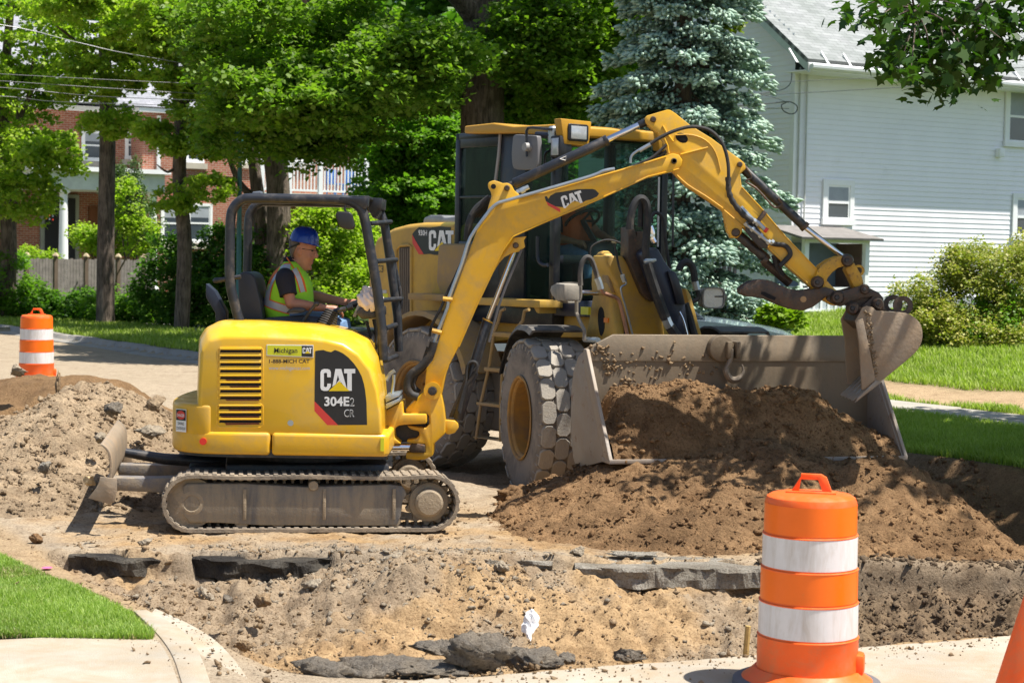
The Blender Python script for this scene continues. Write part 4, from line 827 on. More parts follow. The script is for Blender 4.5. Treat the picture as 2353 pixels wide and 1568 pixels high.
mb.tube(spl(at_(q('d', (600, 380), (560, 500), (545, 560), (470, 640), (440, 740), (500, 810)), -.08), 4), .026, 10); mb.build('hose_bundle', BLKM, EX, split=True)
mb = MB()
for i in range(3): mb.tube(spl(at_(q('b', (300+i*50, 1620), (440+i*50, 1500-i*10), (560+i*30, 1400-i*10), (640+i*12, 1330)), BV1+.02+i*.03), 4), .024, 8)
mb.tube(spl(at_(q('11', (1940, 640), (1960, 480), (2020, 360), (2100, 290), (2150, 250)), .08), 4), .03, 8); mb.build('hose_bundle', BLKM, EX, split=True)
mb = MB(); mb.cyl(UF.P(*q('b', (1060, 1230))[0], -.13), UF.P(*q('b', (1260, 1140))[0], -.13), .018, n=8); mb.cyl(UF.P(*q('b', (1120, 1215))[0], -.13), UF.P(*q('b', (1190, 1180))[0], -.13), .026, n=6); mb.build('hose_fitting', STL, EX)
# lift cylinder
def cylr(name, A_, B_, r_, mat, parent=EX, n=20): return MB().lathe([(r_*.97, 0), (r_, .004)]+[(r_, (Vector(B_)-Vector(A_)).length)], n).build(name, mat, parent) if False else MB().cyl(A_, B_, r_, n=n).build(name, mat, parent, bevel=.002)
cylr('lift_cylinder', UF.P(*q('d', (870, 1060))[0], -.05), UF.P(*q('c', (888, 1195))[0], -.05), .041, BLK)
cylr('lift_cylinder_cap', UF.P(*q('c', (884, 1205))[0], -.05), UF.P(*q('c', (892, 1188))[0], -.05), .045, YELW)
cylr('lift_cylinder_rod', UF.P(*q('c', (890, 1190))[0], -.05), UF.P(*q('c', (1290, 140))[0], -.05), .019, CHR)
mb = MB(); mb.tube(at_(q('c', (905, 1500), (1040, 1000), (1150, 700), (1370, 190)), -.12), .011, 6); mb.build('rod_guard', M('guard_steel', (.15, .15, .16), .5, .6), EX)
mb = MB(); mb.tube(spl(at_(q('d', (1020, 600), (1045, 560), (1040, 525), (1000, 515), (965, 540), (950, 600), (940, 700), (900, 850), (870, 980)), -.11), 4), .012, 8); mb.tube(at_(q('d', (880, 1000), (905, 880), (950, 740), (1030, 620)), -.1), .015, 8); mb.build('hose', BLKM, EX, split=True)
MB().prism(UF.L(q('d', (950, 560), (990, 520), (1050, 540), (1060, 640), (1000, 760), (960, 900), (920, 1060), (880, 1070), (840, 1040), (780, 1040), (860, 850), (920, 700)), -.02), -.04, .0).build('cylinder_bracket', BLK, EX, bevel=.004)
# stick
SV0, SV1 = -.135, .035
so2 = [(1481, 272), (1485, 266), (1533, 252), (1540, 253), (1551, 260), (1586, 288), (1635, 318), (1671, 345), (1695, 362), (1711, 375), (1713, 388), (1700, 400), (1704, 430), (1753, 483), (1804, 543), (1876, 618), (1897, 642), (1918, 664), (1936, 674), (1940, 688), (1931, 701), (1915, 702), (1893, 690), (1864, 660), (1801, 605), (1764, 569), (1706, 521), (1704, 535), (1695, 546), (1681, 547), (1672, 530), (1663, 485), (1620, 455), (1576, 426), (1550, 398), (1533, 383), (1532, 352), (1525, 325), (1513, 307), (1484, 283)]
SK = MB().prism(UF.L(so2, SV0), SV0, SV1).build('stick', YEL, EX, bevel=.008)
mb = MB(); mb.tube(at_([(1663, 483), (1706, 519), (1764, 567), (1801, 603), (1864, 658)], SV0-.002), .007, 6); mb.tube(at_([(1704, 430), (1753, 483), (1804, 543), (1876, 618)], SV0-.002), .005, 6)
mb.tube(spl(at_([(1550, 398), (1580, 425), (1620, 450), (1660, 478)], SV0-.002), 3), .006, 6)
for pts in (q('02', (1385, 1155), (1420, 1220), (1480, 1300)), q('02', (1400, 1270), (1430, 1340), (1440, 1410)), q('02', (1550, 1420), (1800, 1355))): mb.tube(at_(pts, SV0-.006), .009, 6)
mb.tube(spl(at_(q('02', (1500, 1240), (1650, 1240), (1780, 1290), (1870, 1400), (1915, 1567)), SV0-.002), 3), .005, 6); mb.build('flange', YEL, SK, split=True)
p = UF.on(*q('02', (1560, 1268))[0], SV0); MB().ell((p[0], SV0, p[1]), (.052, .004, .036), 20, 6, Matrix.Rotation(.5, 3, 'Y')).build('stick_opening', DGR, SK)
pinh(*q('02', (1297, 1098))[0], .024, SV0, parent=SK); pinh(1548, 370, .024, SV0-.02, parent=SK, mat=BLK); pinh(*q('02', (2092, 1512))[0], .022, SV0, parent=SK)
pinh(*q('12', (2055, 570))[0], .034, SV0, parent=SK)
def q1(k, x, y, v): return UF.P(*q(k, (x, y))[0], v)
sv = -.05
cylr('stick_cylinder', q1('b', 1020, 1085, sv), UF.P(1395, 322, sv), .040, BLK); cylr('stick_cylinder_head', UF.P(1388, 325.5, sv), UF.P(1396, 321.5, sv), .043, BLK)
cylr('stick_cylinder_rod', UF.P(1390, 324, sv), q1('02', 1185, 1142, sv), .025, CHR); cylr('rod_eye', q1('02', 1165, 1152, sv), q1('02', 1270, 1105, sv), .031, BLK); cylr('stick_cylinder_base', q1('b', 900, 1140, sv), q1('b', 1025, 1083, sv), .028, BLK)
mb = MB(); A_, B_ = q1('b', 1790, 675, sv-.041), q1('b', 1880, 650, sv-.041)
pts = [q1('b', x, y, sv-.0415) for x, y in ((1775, 675), (1880, 632), (1870, 700), (1775, 675))]; mb.tube(pts, .0022, 5); mb.build('triangle_mark', WHT, EX)
cylr('bucket_cylinder', UF.P(1703, 384, sv), q1('f', 800, 372, sv), .036, BLK); cylr('bucket_cylinder_head', q1('f', 780, 350, sv), q1('f', 815, 385, sv), .041, GRM)
cylr('bucket_cylinder_rod', q1('f', 800, 372, sv), q1('f', 1300, 760, sv), .021, CHR)
mb = MB(); mb.tube(spl(at_(q('02', (2100, 1480), (2200, 1620))+q('12', (2150, 100), (2240, 160), (2353, 280))+q('f', (380, 90), (440, 130), (520, 90), (470, 20)), -.1), 4), .010, 6); mb.build('cylinder_pipe', GRM, EX)
CL = MB().prism(UF.L(q('f', (895, 1010), (920, 930), (980, 850), (1080, 780), (1200, 735), (1290, 730), (1320, 800), (1250, 860), (1180, 880), (1110, 935), (1055, 1000), (1015, 1090), (955, 1115)), sv), sv-.13, sv-.09).build('curved_link', YELW, EX, bevel=.006)
MB().prism(UF.L(q('f', (895, 1010), (920, 930), (980, 850), (1080, 780), (1200, 735), (1290, 730), (1320, 800), (1250, 860), (1180, 880), (1110, 935), (1055, 1000), (1015, 1090), (955, 1115)), sv), sv+.09, sv+.13).build('curved_link', YELW, EX, bevel=.006)
MB().prism(UF.L(q('f', (1285, 905), (1300, 870), (1390, 815), (1430, 880), (1490, 990), (1512, 1080), (1480, 1115), (1400, 1145), (1340, 1010)), sv), sv-.08, sv+.08).build('bucket_link', YELW, EX, bevel=.008)
p = q1('f', 1475, 915, sv-.03); MB().lathe([(.026, 0), (.044, 0), (.044, .02), (.026, .02)], 20, (p.x, p.y, p.z), 'y', close=True).build('eyelet', YELW, EX)
for (x, y, r_, v) in ((958, 1062, .05, sv-.13), (1325, 790, .052, sv-.11), (1200, 1250, .055, sv-.12), (1540, 1150, .042, sv-.10), (1395, 1385, .052, -.20), (1710, 1330, .045, -.20)):
    pinh(*q('f', (x, y))[0], r_, v, parent=EX, h=.045); pinh(*q('f', (x, y))[0], r_*.35, v-.045, parent=EX, h=.012, mat=BLK)
cylr('coupler_pin', q1('f', 1325, 790, sv-.13), q1('f', 1325, 790, sv+.13), .025, GRM)
cp = q('f', (1090, 1215), (1180, 1175), (1300, 1160), (1450, 1115), (1500, 1100), (1600, 1130), (1720, 1190), (1772, 1250), (1790, 1390), (1860, 1430), (1760, 1440), (1640, 1400), (1500, 1360), (1560, 1310), (1640, 1240), (1480, 1262), (1300, 1345), (1230, 1362), (1130, 1325), (1060, 1275))
for v in (sv-.12, sv+.09): MB().prism(UF.L(cp, sv-.1), v, v+.03).build('coupler_plate', GRM, EX, bevel=.008)
MB().prism(UF.L(q('f', (1300, 1200), (1480, 1140), (1700, 1220), (1760, 1400), (1600, 1420), (1420, 1420), (1300, 1340)), sv), sv-.08, sv+.08).build('coupler', GRM, EX, bevel=.015)
# thumb
th = q('f', (0, 1140), (60, 1090), (150, 1040), (280, 1025), (380, 1040), (480, 1090), (600, 1140), (750, 1165), (880, 1150), (960, 1125), (1060, 1120), (1150, 1150), (1210, 1190), (1120, 1235), (1050, 1250), (1000, 1295), (900, 1370), (780, 1415), (650, 1400), (500, 1350), (350, 1280), (200, 1245), (80, 1240), (5, 1200))
TH = MB().prism(UF.L(th, sv-.12), sv-.13, sv-.09).build('thumb', GRM, EX, bevel=.008); MB().prism(UF.L(th, sv-.12), sv+.09, sv+.13).build('thumb_plate', GRM, TH, bevel=.008)
MB().prism(UF.L(q('f', (10, 1185), (60, 1130), (250, 1080), (500, 1190), (700, 1260), (700, 1330), (450, 1300), (200, 1235), (60, 1230)), sv-.12), sv-.1, sv+.1).build('thumb_web', GRM, TH, bevel=.006)
p = UF.on(*q('f', (785, 1272))[0], sv-.135); MB().lathe([(0, -.001), (.024, -.001), (.024, .01)], 16, (p[0], sv-.131, p[1]), 'y').build('thumb_hole', M('sand_glimpse', (.4, .25, .12), .9), TH)
MB().prism(UF.L(q('f', (258, 1180), (300, 1180), (440, 1250), (430, 1285), (350, 1262), (255, 1210)), sv-.13), sv-.137, sv-.12).build('thumb_rib', DGR, TH)
cylr('thumb_cylinder', q1('12', 2055, 570, sv), q1('f', 330, 775, sv), .038, BLK); cylr('thumb_cylinder_head', q1('f', 290, 760, sv), q1('f', 330, 800, sv), .045, GRM)
A_, B_ = q1('f', 290, 800, sv), q1('f', 620, 1080, sv); MB().cyl(A_, B_, .036, n=4).build('thumb_cylinder_rod', GRM, EX, bevel=.004)
mb = MB(); mb.tube(spl(at_(q('02', (1090, 1500), (1100, 1430), (1180, 1370), (1270, 1320)), pv), 3), .010, 8); mb.tube(at_(q('02', (1170, 1385), (1275, 1325)), pv), .016, 8); mb.build('pipe_fitting', STL, EX, split=True)
mb = MB(); mb.tube(spl(at_(q('02', (1270, 1320), (1380, 1255), (1500, 1200), (1650, 1165), (1800, 1190), (1900, 1270), (1955, 1370), (1985, 1500), (1990, 1620))+q('12', (1985, 130)), pv-.05), 4), .0135, 8)
mb.tube(spl(at_(q('12', (1985, 60), (1990, 170), (2010, 250), (2060, 330), (2130, 410), (2210, 470)), pv-.03), 4), [.022+.003*math.sin(i*2.1) for i in range(21)], 10)
mb.tube(spl(at_(q('02', (1420, 1330), (1300, 1440), (1200, 1490), (1080, 1540)), pv+.04), 4), .012, 8); mb.tube(spl(at_(q('02', (1420, 1390), (1320, 1460), (1180, 1520)), pv+.06), 4), .012, 8)
mb.tube(spl(at_(q('f', (380, 575), (450, 590), (540, 600), (600, 650), (618, 720), (560, 790), (490, 860)), sv-.1), 4), .020, 10); mb.tube(spl(at_(q('f', (430, 720), (450, 800), (470, 900), (520, 990)), sv), 3), .03, 8); mb.build('hose', BLKM, EX, split=True)
mb = MB(); mb.tube(at_(q('f', (0, 130), (100, 240), (160, 300)), SV0-.03), .022, 8); mb.tube(at_(q('f', (60, 340), (150, 400), (250, 480), (340, 560), (410, 570)), SV0-.05), .014, 8); mb.tube(at_(q('f', (150, 280), (230, 330), (310, 410)), SV0-.06), .017, 8)
for x, y in ((170, 300), (215, 330), (70, 330), (150, 400), (250, 480), (350, 560), (390, 560)): mb.cyl(q1('f', x-12, y-12, SV0-.055), q1('f', x+14, y+14, SV0-.055), .024, n=6)
mb.build('hydraulic_fitting', STL, EX); cylr('red_cap', q1('f', 300, 400, SV0-.06), q1('f', 335, 425, SV0-.06), .021, RED)
MB().prism(UF.L(q('f', (60, 350), (150, 310), (240, 420), (350, 560), (330, 640), (240, 640), (130, 520), (60, 430)), SV0), SV0-.04, SV0).build('valve_block', BLK, SK, bevel=.008)
MB().prism(UF.L(q('f', (285, 165), (328, 200), (180, 385), (140, 350)), SV0), SV0-.035, SV0-.01).build('hose_bracket', GRM, SK, bevel=.003)
# bucket
bs = spl2([(1961, 921), (1996, 896), (2029, 871), (2065, 842), (2101, 811), (2115, 790), (2119, 768), (2115, 746), (2102, 730), (2081, 719), (2051, 717), (2014, 714)], 3)
P = UF.L(bs, -.36); IN = [(x-.012, z+.0) for x, z in P]; cx_ = sum(p[0] for p in P)/len(P); cz_ = sum(p[1] for p in P)/len(P)
INN = [(x+(cx_-x)*.05-.004, z+(cz_-z)*.05) for x, z in P]
BK = MB().prism(P+INN[::-1], -.345, .245).build('bucket', BUCK, EX, bevel=.003, seg=1)
side = [(1979, 895)]+bs[4:]+[(2005, 706), (1991, 702), (1981, 706), (1973, 722), (1964, 738), (1966, 745), (1973, 790)]
mb = MB(); Ps = UF.L(side, -.36)
for v in (-.36, .24): mb.prism(Ps, v, v+.018)
mb.build('side_plate', BUCK, BK, bevel=.003, split=True)
Pe = UF.L([(1964, 738), (1981, 730), (1996, 800), (2010, 872), (1979, 895), (1973, 790)], -.36); mb = MB()
for v in (-.378, .258): mb.prism(Pe, v, v+.02)
mb.build('side_cutter', BUCK, BK, bevel=.004, split=True)
Pl = UF.L([(1964, 738), (1981, 706), (2014, 714), (2020, 730), (1990, 760)], -.3); mb = MB().prism(Pl, -.34, .24); mb.build('bucket_top', GRM, BK, bevel=.004)
te = UF.L([(2008, 872), (2024, 876), (1985, 906), (1962, 924), (1968, 912)], -.33); mb = MB()
for v in (-.37, -.225, -.08, .065, .20): mb.prism(te, v, v+.045)
mb.build('tooth', M('tooth_steel', (.28, .25, .21), .4, .6, .2, 9, .5, (.33, .25, .17), 8), BK, bevel=.005, split=True)
mb = MB()
for v in (-.25, .13): p = UF.on(*q('f', (2010, 1350))[0], -.2); mb.lathe([(.038, 0), (.075, 0), (.075, .03), (.038, .03)], 24, (p[0], v, p[1]), 'y', close=True)
mb.build('lifting_lug', GRM, BK, split=True)
rg = np.random.default_rng(5); pp = []
for i in range(140):
    t = rg.uniform(0, 1); b_ = (1990+rg.normal(0, 4)+t*22, 715+t*150); p = UF.P(b_[0], b_[1], -.362); pp.append(UF.M @ p)
o = clods('mud', [tuple(p) for p in pp], rg.uniform(.004, .013, len(pp)), MLP, 5, kind=None); o.parent = BK; o.matrix_parent_inverse = UF.M.inverted(); o['kind'] = 'stuff'
# ---------------------------------------------------------------- wheel loader
LF = Fr(1.26, 17.8, -.22, math.atan2(-.963, .27)); _J = (1.26-.405, 17.8+1.445)
LR = Fr(_J[0], _J[1], -.22, math.atan2(-.788, .616))
LD = thing('wheel_loader', 'large dirty yellow wheel loader behind the small digger, its wide bucket full of soil', 'loader', LF)
LY = M('loader_yellow', (.56, .33, .045), .5, 0, .07, 1.5, .45, (.33, .225, .11), 3.5)
LYD = M('loader_yellow_muddy', (.42, .25, .05), .65, 0, .12, 2, .8, (.30, .21, .12), 4, bump=.2)
LB = M('loader_black', (.014, .016, .024), .35, 0, .2, 4, .25, (.13, .11, .08), 8)
TYR = M('tyre_rubber', (.075, .067, .06), .85, 0, .15, 3, .8, (.27, .225, .18), 3, bump=.25, bs=40)
TRD = M('tyre_tread', (.31, .28, .24), .8, 0, .12, 4, .6, (.36, .31, .24), 5, bump=.5, bs=60)
RIM = M('rim_paint', (.46, .23, .03), .6, 0, .15, 3, .7, (.22, .14, .07), 5)
GLS = glassmat('cab_glass', (.36, .46, .43), .03, .9)
def wheel(fr, u, side):
    vc = side*.95; yo = vc+side*.265; R = .76
    pr = [(.40, .265), (.44, .262), (.60, .275), (.68, .265), (.725, .235), (.735, .2), (.735, -.2), (.725, -.235), (.68, -.265), (.60, -.275), (.44, -.262), (.40, -.265)]
    W = MB().lathe([(r, vc+h*side) for r, h in pr], 64, (u, 0, R-.0), 'y', cap=False).build('wheel', TYR, LD, fr, smooth=30)
    mb = MB(); N = 21
    hexp = [(-.09, -.03), (-.062, -.062), (.058, -.062), (.09, -.02), (.09, .028), (.06, .062), (-.066, .062), (-.09, .034)]
    for c_ in range(4):
        yc = (-.198, -.067, .067, .198)[c_]
        for i in range(N):
            a0 = 2*PI*(i+(.5 if c_ % 2 else 0))/N; V = []
            for rad, sc_ in ((.715, 1.04), (.765 if 0 < c_ < 3 else .757, 1.0), ):
                for x, y in hexp:
                    x *= sc_*1.16; y *= sc_*1.05
                    yy = vc+(yc+y)*side; a_ = a0+x/.745*.98; rr = rad-(.018 if abs(yc+y) > .24 and rad > .75 else 0)
                    V.append((u+rr*math.cos(a_), yy, R+rr*math.sin(a_)))
            k = len(hexp); mb.add(V, [tuple(range(k-1, -1, -1)), tuple(range(k, 2*k))]+[(j, (j+1) % k, (j+1) % k+k, j+k) for j in range(k)])
    for i in range(N*2):        # shoulder nicks
        a_ = 2*PI*i/N/2; p = Vector((math.cos(a_), 0, math.sin(a_))); t = Vector((-p.z, 0, p.x))
        for r0, r1 in ((.655, .70),):
            b_ = Vector((u, vc+side*.268, R)); mb.add([b_+p*r0-t*.006, b_+p*r0+t*.006, b_+p*r1+t*.012+Vector((0, -side*.01, 0)), b_+p*r1-t*.012+Vector((0, -side*.01, 0)), b_+p*r0+Vector((0, side*.012, 0)), b_+p*r1+Vector((0, side*.004, 0))], [(0, 1, 4), (1, 2, 5, 4), (2, 3, 5), (3, 0, 4, 5)])
    mb.build('tread', TRD, W, bevel=.004, seg=1, bang=40)
    rp = [(.405, .275), (.392, .285), (.375, .275), (.370, .255), (.355, .25), (.345, .235), (.335, .05), (.30, .0), (.2, -.01), (.17, .05), (.12, .06), (.0, .065)]
    MB().lathe([(r, vc+h*side) for r, h in rp]+[(0, vc-.2*side), (.39, vc-.2*side), (.40, vc)], 48, (u, 0, R), 'y', cap=False).build('rim', RIM, W, smooth=30)
    mb = MB()
    for i in range(12): a_ = 2*PI*i/12; p = (u+.245*math.cos(a_), vc-.005*side, R+.245*math.sin(a_)); mb.cyl(p, (p[0], p[1]+.03*side, p[2]), .016, n=6)
    mb.build('wheel_nut', RIM, W, split=True)
    return W
for fr, u in ((LF, 0), (LR, -1.5)):
    for s_ in (-1, 1): wheel(fr, u, s_)
# fenders
for s_ in (-1, 1):
    mb = MB(); V = []; n = 18
    for i in range(n+1):
        a_ = math.radians(72+84*i/n); r_ = .86+.05*math.cos(a_)**2+(.01 if 5 < i < 13 else 0)
        for rr, y in ((r_, .68), (r_+.018, .69), (r_+.018, 1.19), (r_-.03, 1.215), (r_-.03, 1.2), (r_, 1.17)): V.append((rr*math.cos(a_), y*s_, .76+rr*math.sin(a_)))
    mb.add(V, [(i*6+k, i*6+(k+1) % 6, (i+1)*6+(k+1) % 6, (i+1)*6+k) for i in range(n) for k in range(6)]+[(0, 1, 2, 3, 4, 5), tuple(n*6+k for k in range(6))])
    mb.build('fender', M('dusty_fender', (.03, .03, .032), .5, 0, .2, 4, .55, (.25, .22, .18), 4), LD, LF)
MB().box(-1.5, .75, -.42, .42, .45, 1.05).box(-.25, .25, -.75, .75, .5, 1.0).build('front_frame', LYD, LD, LF, bevel=.03)
MB().box(-2.6, .1, -.42, .42, .4, 1.2).box(-1.8, -1.2, -.7, .7, .5, 1.0).build('rear_frame', LYD, LD, LR, bevel=.03)
# engine hood
hv = -.74
hp = LR.L([(842, 752), (840, 700), (844, 640), (851, 585), (860, 548), (876, 536), (900, 523), (930, 515), (965, 511), (1034, 510), (1060, 512), (1060, 760), (860, 775)], hv)
HD = MB().prism(hp, hv, -hv).build('engine_hood', LY, LD, LR, bevel=.07, seg=4, bang=35)
gp = LR.L(q('11', (1312, 712), (1345, 700), (1420, 700), (1420, 1410), (1318, 1410)), hv-.006); MB().prism(gp, hv-.004, hv+.02).build('grille', M('grille_shadow', (.05, .042, .035), .7), HD)
mb = MB()
for i in range(6):
    x = 1325+i*18; a_ = LR.P(*q('11', (x, 712))[0], hv-.01); b_ = LR.P(*q('11', (x+2, 1405))[0], hv-.01); mb.tube([a_, b_], .011, 6)
mb.build('grille_slat', M('grille_slat', (.20, .155, .11), .6, 0, .1, 5), HD, split=True)
mb = MB(); mb.tube([LR.P(x, y, hv-.004) for x, y in q('11', (1290, 1420), (1290, 730), (1330, 690), (1405, 682), (1430, 700), (1430, 1415))], .02, 8); mb.build('grille_frame', LY, HD)
dd = MB().prism(LR.L(q('11', (1440, 580), (1470, 545), (1500, 520), (1600, 525), (1690, 512), (1760, 520), (1790, 520), (1790, 778), (1640, 775), (1600, 765), (1540, 770), (1440, 620)), hv), hv-.004, hv).build('black_decal', DEC, HD)
MB().prism(LR.L(q('11', (1440, 590), (1475, 655), (1545, 770), (1498, 768), (1440, 665)), hv), hv-.006, hv).build('red_stripe', RED, HD)
catlogo(*[LR.P(x, y, hv-.008) for x, y in q('11', (1588, 735), (1815, 735), (1588, 548), (1815, 552))], (0, -.003, 0), WHT, DYL, HD)
mb = MB(); text_on(mb, '930H', [LR.P(x, y, hv-.008) for x, y in q('11', (1492, 597), (1571, 600), (1492, 545), (1571, 548))], .02); mb.build('lettering', WHT, HD, smooth=0, recalc=False)
mb = MB(); text_on(mb, 'C3', [LR.P(x, y, hv-.008) for x, y in q('11', (1112, 932), (1168, 937), (1112, 868), (1168, 872))], .0); mb.build('lettering', DEC, HD, smooth=0, recalc=False)
MB().prism(LR.L(q('11', (1155, 1130), (1212, 1130), (1212, 1190), (1155, 1190)), hv), hv-.003, hv).build('small_decal', GYL, HD)
MB().prism(LR.L(q('11', (1120, 1095), (1200, 1098), (1200, 1128), (1120, 1125)), hv), hv-.003, hv).build('grey_strip', GRY, HD)
a_ = LR.on(*q('11', (1430, 1125))[0], -1.0); b_ = LR.on(*q('11', (1800, 1150))[0], -1.0); MB().box(a_[0], b_[0]+.1, -1.05, hv, a_[1]-.07, a_[1]).build('catwalk', LYD, LD, LR, bevel=.01)
ex = LR.L([(970, 512), (973, 500), (985, 494), (1013, 494), (1020, 500), (1052, 496), (1072, 503), (1078, 514)], -.3); MB().prism(ex, -.3, .2).build('exhaust_cover', M('dull_aluminium', (.33, .33, .32), .45, .7, .15, 6), LD, LR, bevel=.02)
# rear fender panel and lower body
MB().prism(LR.L([(1035, 560), (1100, 560), (1110, 700), (1060, 720), (1030, 650)], -.72), -.9, -.5).build('side_panel', LYD, LD, LR, bevel=.05)
for s_ in (-1, 1):
    V = []; n = 12; mb = MB()
    for i in range(n+1):
        a_ = math.radians(20+125*i/n)
        for rr, y in ((.90, .70), (.93, .70), (.93, 1.18), (.88, 1.2)): V.append((-1.5+rr*math.cos(a_), y*s_, .76+rr*math.sin(a_)))
    mb.add(V, [(i*4+k, i*4+(k+1) % 4, (i+1)*4+(k+1) % 4, (i+1)*4+k) for i in range(n) for k in range(4)]+[(0, 1, 2, 3), tuple(n*4+k for k in range(4))]); mb.build('rear_fender', LYD, LD, LR)
# cab
cv = -.76; UA = LR.on(1044, 450, cv)[0]; UB = LR.on(1270, 620, cv)[0]; ZT = LR.on(1150, 300, cv)[1]; ZB = LR.on(1180, 688, cv)[1]
CAB = MB().box(UA, UB, cv, -cv, ZB-.25, ZB).build('cab', LB, LD, LR, bevel=.02)
def LRb(name, x0, x1, y0, y1, z0, z1, mat=LB, bev=.015, parent=CAB): return MB().box(x0, x1, y0, y1, z0, z1).build(name, mat, parent, bevel=bev)
for (x, y) in ((UA, cv), (UA, -cv-.09), (UB-.07, cv), (UB-.07, -cv-.07)): LRb('pillar', x, x+.08, y, y+.09, ZB, ZT)
x1 = LR.on(1147, 450, cv)[0]; x2 = LR.on(1206, 450, cv)[0]
LRb('pillar', x1, x2, cv, cv+.10, ZB, ZT); LRb('pillar', x1, x1+.1, -cv-.1, -cv, ZB, ZT); LRb('cab_rear', UA, UA+.05, cv+.1, -cv-.1, ZB, ZB+.9)
zm = LR.on(1100, 452, cv)[1]
for z_ in (zm,): LRb('window_bar', UA+.08, x1, cv+.005, cv+.05, z_-.012, z_+.012, bev=.004)
LRb('window_bar', UA+.08, x1, cv, cv+.06, ZT-.16, ZT-.02); LRb('window_bar', UA+.08, x1, cv, cv+.06, LR.on(1100, 560, cv)[1]-.06, LR.on(1100, 560, cv)[1]+.03)
LRb('lower_panel', UA+.08, x1, cv+.01, cv+.06, ZB, LR.on(1100, 560, cv)[1]-.06)
MB().tube([LR.P(x, y, cv-.012) for x, y in q('b', (720, 212), (770, 222), (785, 270), (760, 600), (705, 1050))], .018, 6).build('door_seal', M('grey_seal', (.35, .33, .31), .6), CAB)
LRb('roof_beam', UB-.06, UB, cv+.06, -cv-.06, ZT-.12, ZT); LRb('dash_beam', UB-.04, UB, cv+.06, -cv-.06, LR.on(1290, 585, cv)[1]-.09, LR.on(1290, 585, cv)[1])
LRb('roof_beam', UA, UB, cv, cv+.08, ZT-.08, ZT); LRb('roof_beam', UA, UB, -cv-.08, -cv, ZT-.08, ZT)
for (x0_, x1_, y0_, y1_) in ((UA+.08, x1, cv+.03, cv+.036), (x2, UB-.07, cv+.03, cv+.036), (UA+.08, UB-.07, -cv-.05, -cv-.044)): LRb('glass', x0_, x1_, y0_, y1_, ZB+.02, ZT-.05, GLS, 0)
V = []; n = 10
for i in range(n+1):
    t = i/n; y = (cv+.06)*(1-t)+(-cv-.06)*t
    for z_ in (ZB+.02, ZT-.1): V.append((UB-.02+.12*math.sin(PI*t), y, z_))
MB().add(V, [(2*i, 2*i+2, 2*i+3, 2*i+1) for i in range(n)]).build('windscreen', GLS, CAB, recalc=False)
LRb('glass', UA+.02, UA+.026, cv+.1, -cv-.1, ZB+.9, ZT-.05, GLS, 0)
rz = LR.on(*q('b', (205, 165))[0], -.84)
ra = LR.on(*q('b', (210, 160))[0], -.84)[0]; rb = LR.on(*q('b', (1780, 140))[0], -.84)[0]; rb2 = rb+.10
zz = [LR.on(*q('b', (x, y))[0], -.84)[1] for x, y in ((300, 125), (830, 150), (1760, 100))]
RF = MB().prism([(ra, zz[0]-.08), (ra, zz[0]), (ra+.5, zz[0]+.01), (ra+.85, zz[1]), (rb, zz[2]), (rb2, zz[2]-.02), (rb2, zz[2]-.12), (rb, zz[2]-.12), (ra+.85, zz[1]-.07), (ra+.5, zz[0]-.1)], -.86, .86).build('roof', M('roof_yellow', (.50, .26, .02), .45, 0, .06, 2, .2, (.4, .28, .14), 4), CAB, bevel=.02, seg=3)
# visor with lamp at each end
for s_ in (-1, 1):
    yv = LR.onx(*q('b', (2060, 240))[0], rb2+.02)[0] if s_ < 0 else .55
    zc = LR.onx(*q('b', (2060, 245))[0], rb2+.02)[1]
    MB().prismx([(yv-.22, zc+.13), (yv-.17, zc-.12), (yv+.15, zc-.13), (yv+.18, zc+.12)], rb2-.08, rb2+.03).build('lamp_housing', MATS['roof_yellow'], RF, bevel=.012)
    MB().prismx([(yv-.12, zc+.085), (yv-.13, zc+.07), (yv-.13, zc-.07), (yv-.11, zc-.085), (yv+.11, zc-.085), (yv+.13, zc-.07), (yv+.13, zc+.07), (yv+.11, zc+.085)], rb2+.02, rb2+.045).build('lamp_bezel', LB, RF, bevel=.006)
    MB().prismx([(yv-.10, zc+.065), (yv-.10, zc-.065), (yv+.10, zc-.065), (yv+.10, zc+.065)], rb2+.04, rb2+.052).build('lamp_lens', M('lamp_lens', (.5, .52, .55), .15, .3, .1, 30), RF, bevel=.006)
# mirror and its arm, work lamp
mv = -1.02
MI = MB().prism(spl2(LR.L(q('b', (1000, 300), (1060, 272), (1200, 280), (1360, 290), (1395, 330), (1405, 560), (1390, 800), (1330, 850), (1200, 860), (1050, 850), (990, 800), (970, 600), (985, 400)), mv), 3, True), mv, mv+.06).build('mirror', M('mirror_grey', (.17, .165, .17), .5, 0, .05, 6), LD, LR, bevel=.015, seg=3)
MB().tube([LR.P(x, y, mv-.03) for x, y in q('b', (1640, 190), (1320, 158), (1250, 165), (1220, 215), (1222, 400), (1225, 640))], .014, 8).build('mirror_arm', LB, MI)
p = LR.P(*q('b', (1222, 480))[0], mv-.03); MB().lathe([(.0, -.03), (.04, -.03), (.045, 0), (.045, .03)], 16, p, 'y').build('mirror_joint', M('joint_grey', (.3, .29, .28), .5), MI)
MB().tube([LR.P(x, y, -.9) for x, y in q('b', (1390, 270), (1620, 285), (1640, 280))], .03, 8).build('mirror_bracket', LB, LD, LR)
pv_ = LR.P(*q('b', (1660, 270))[0], -.88); MB().lathe([(.0, -.09), (.05, -.085), (.052, .06), (.03, .08), (0, .08)], 12, pv_).build('lamp_joint', STL, LD, LR, smooth=30)
wp = LR.P(*q('b', (1830, 480))[0], -.85); WL = MB().box(wp.x-.10, wp.x+.06, wp.y-.09, wp.y+.07, wp.z-.11, wp.z+.11).build('work_lamp', LB, LD, LR, bevel=.02)
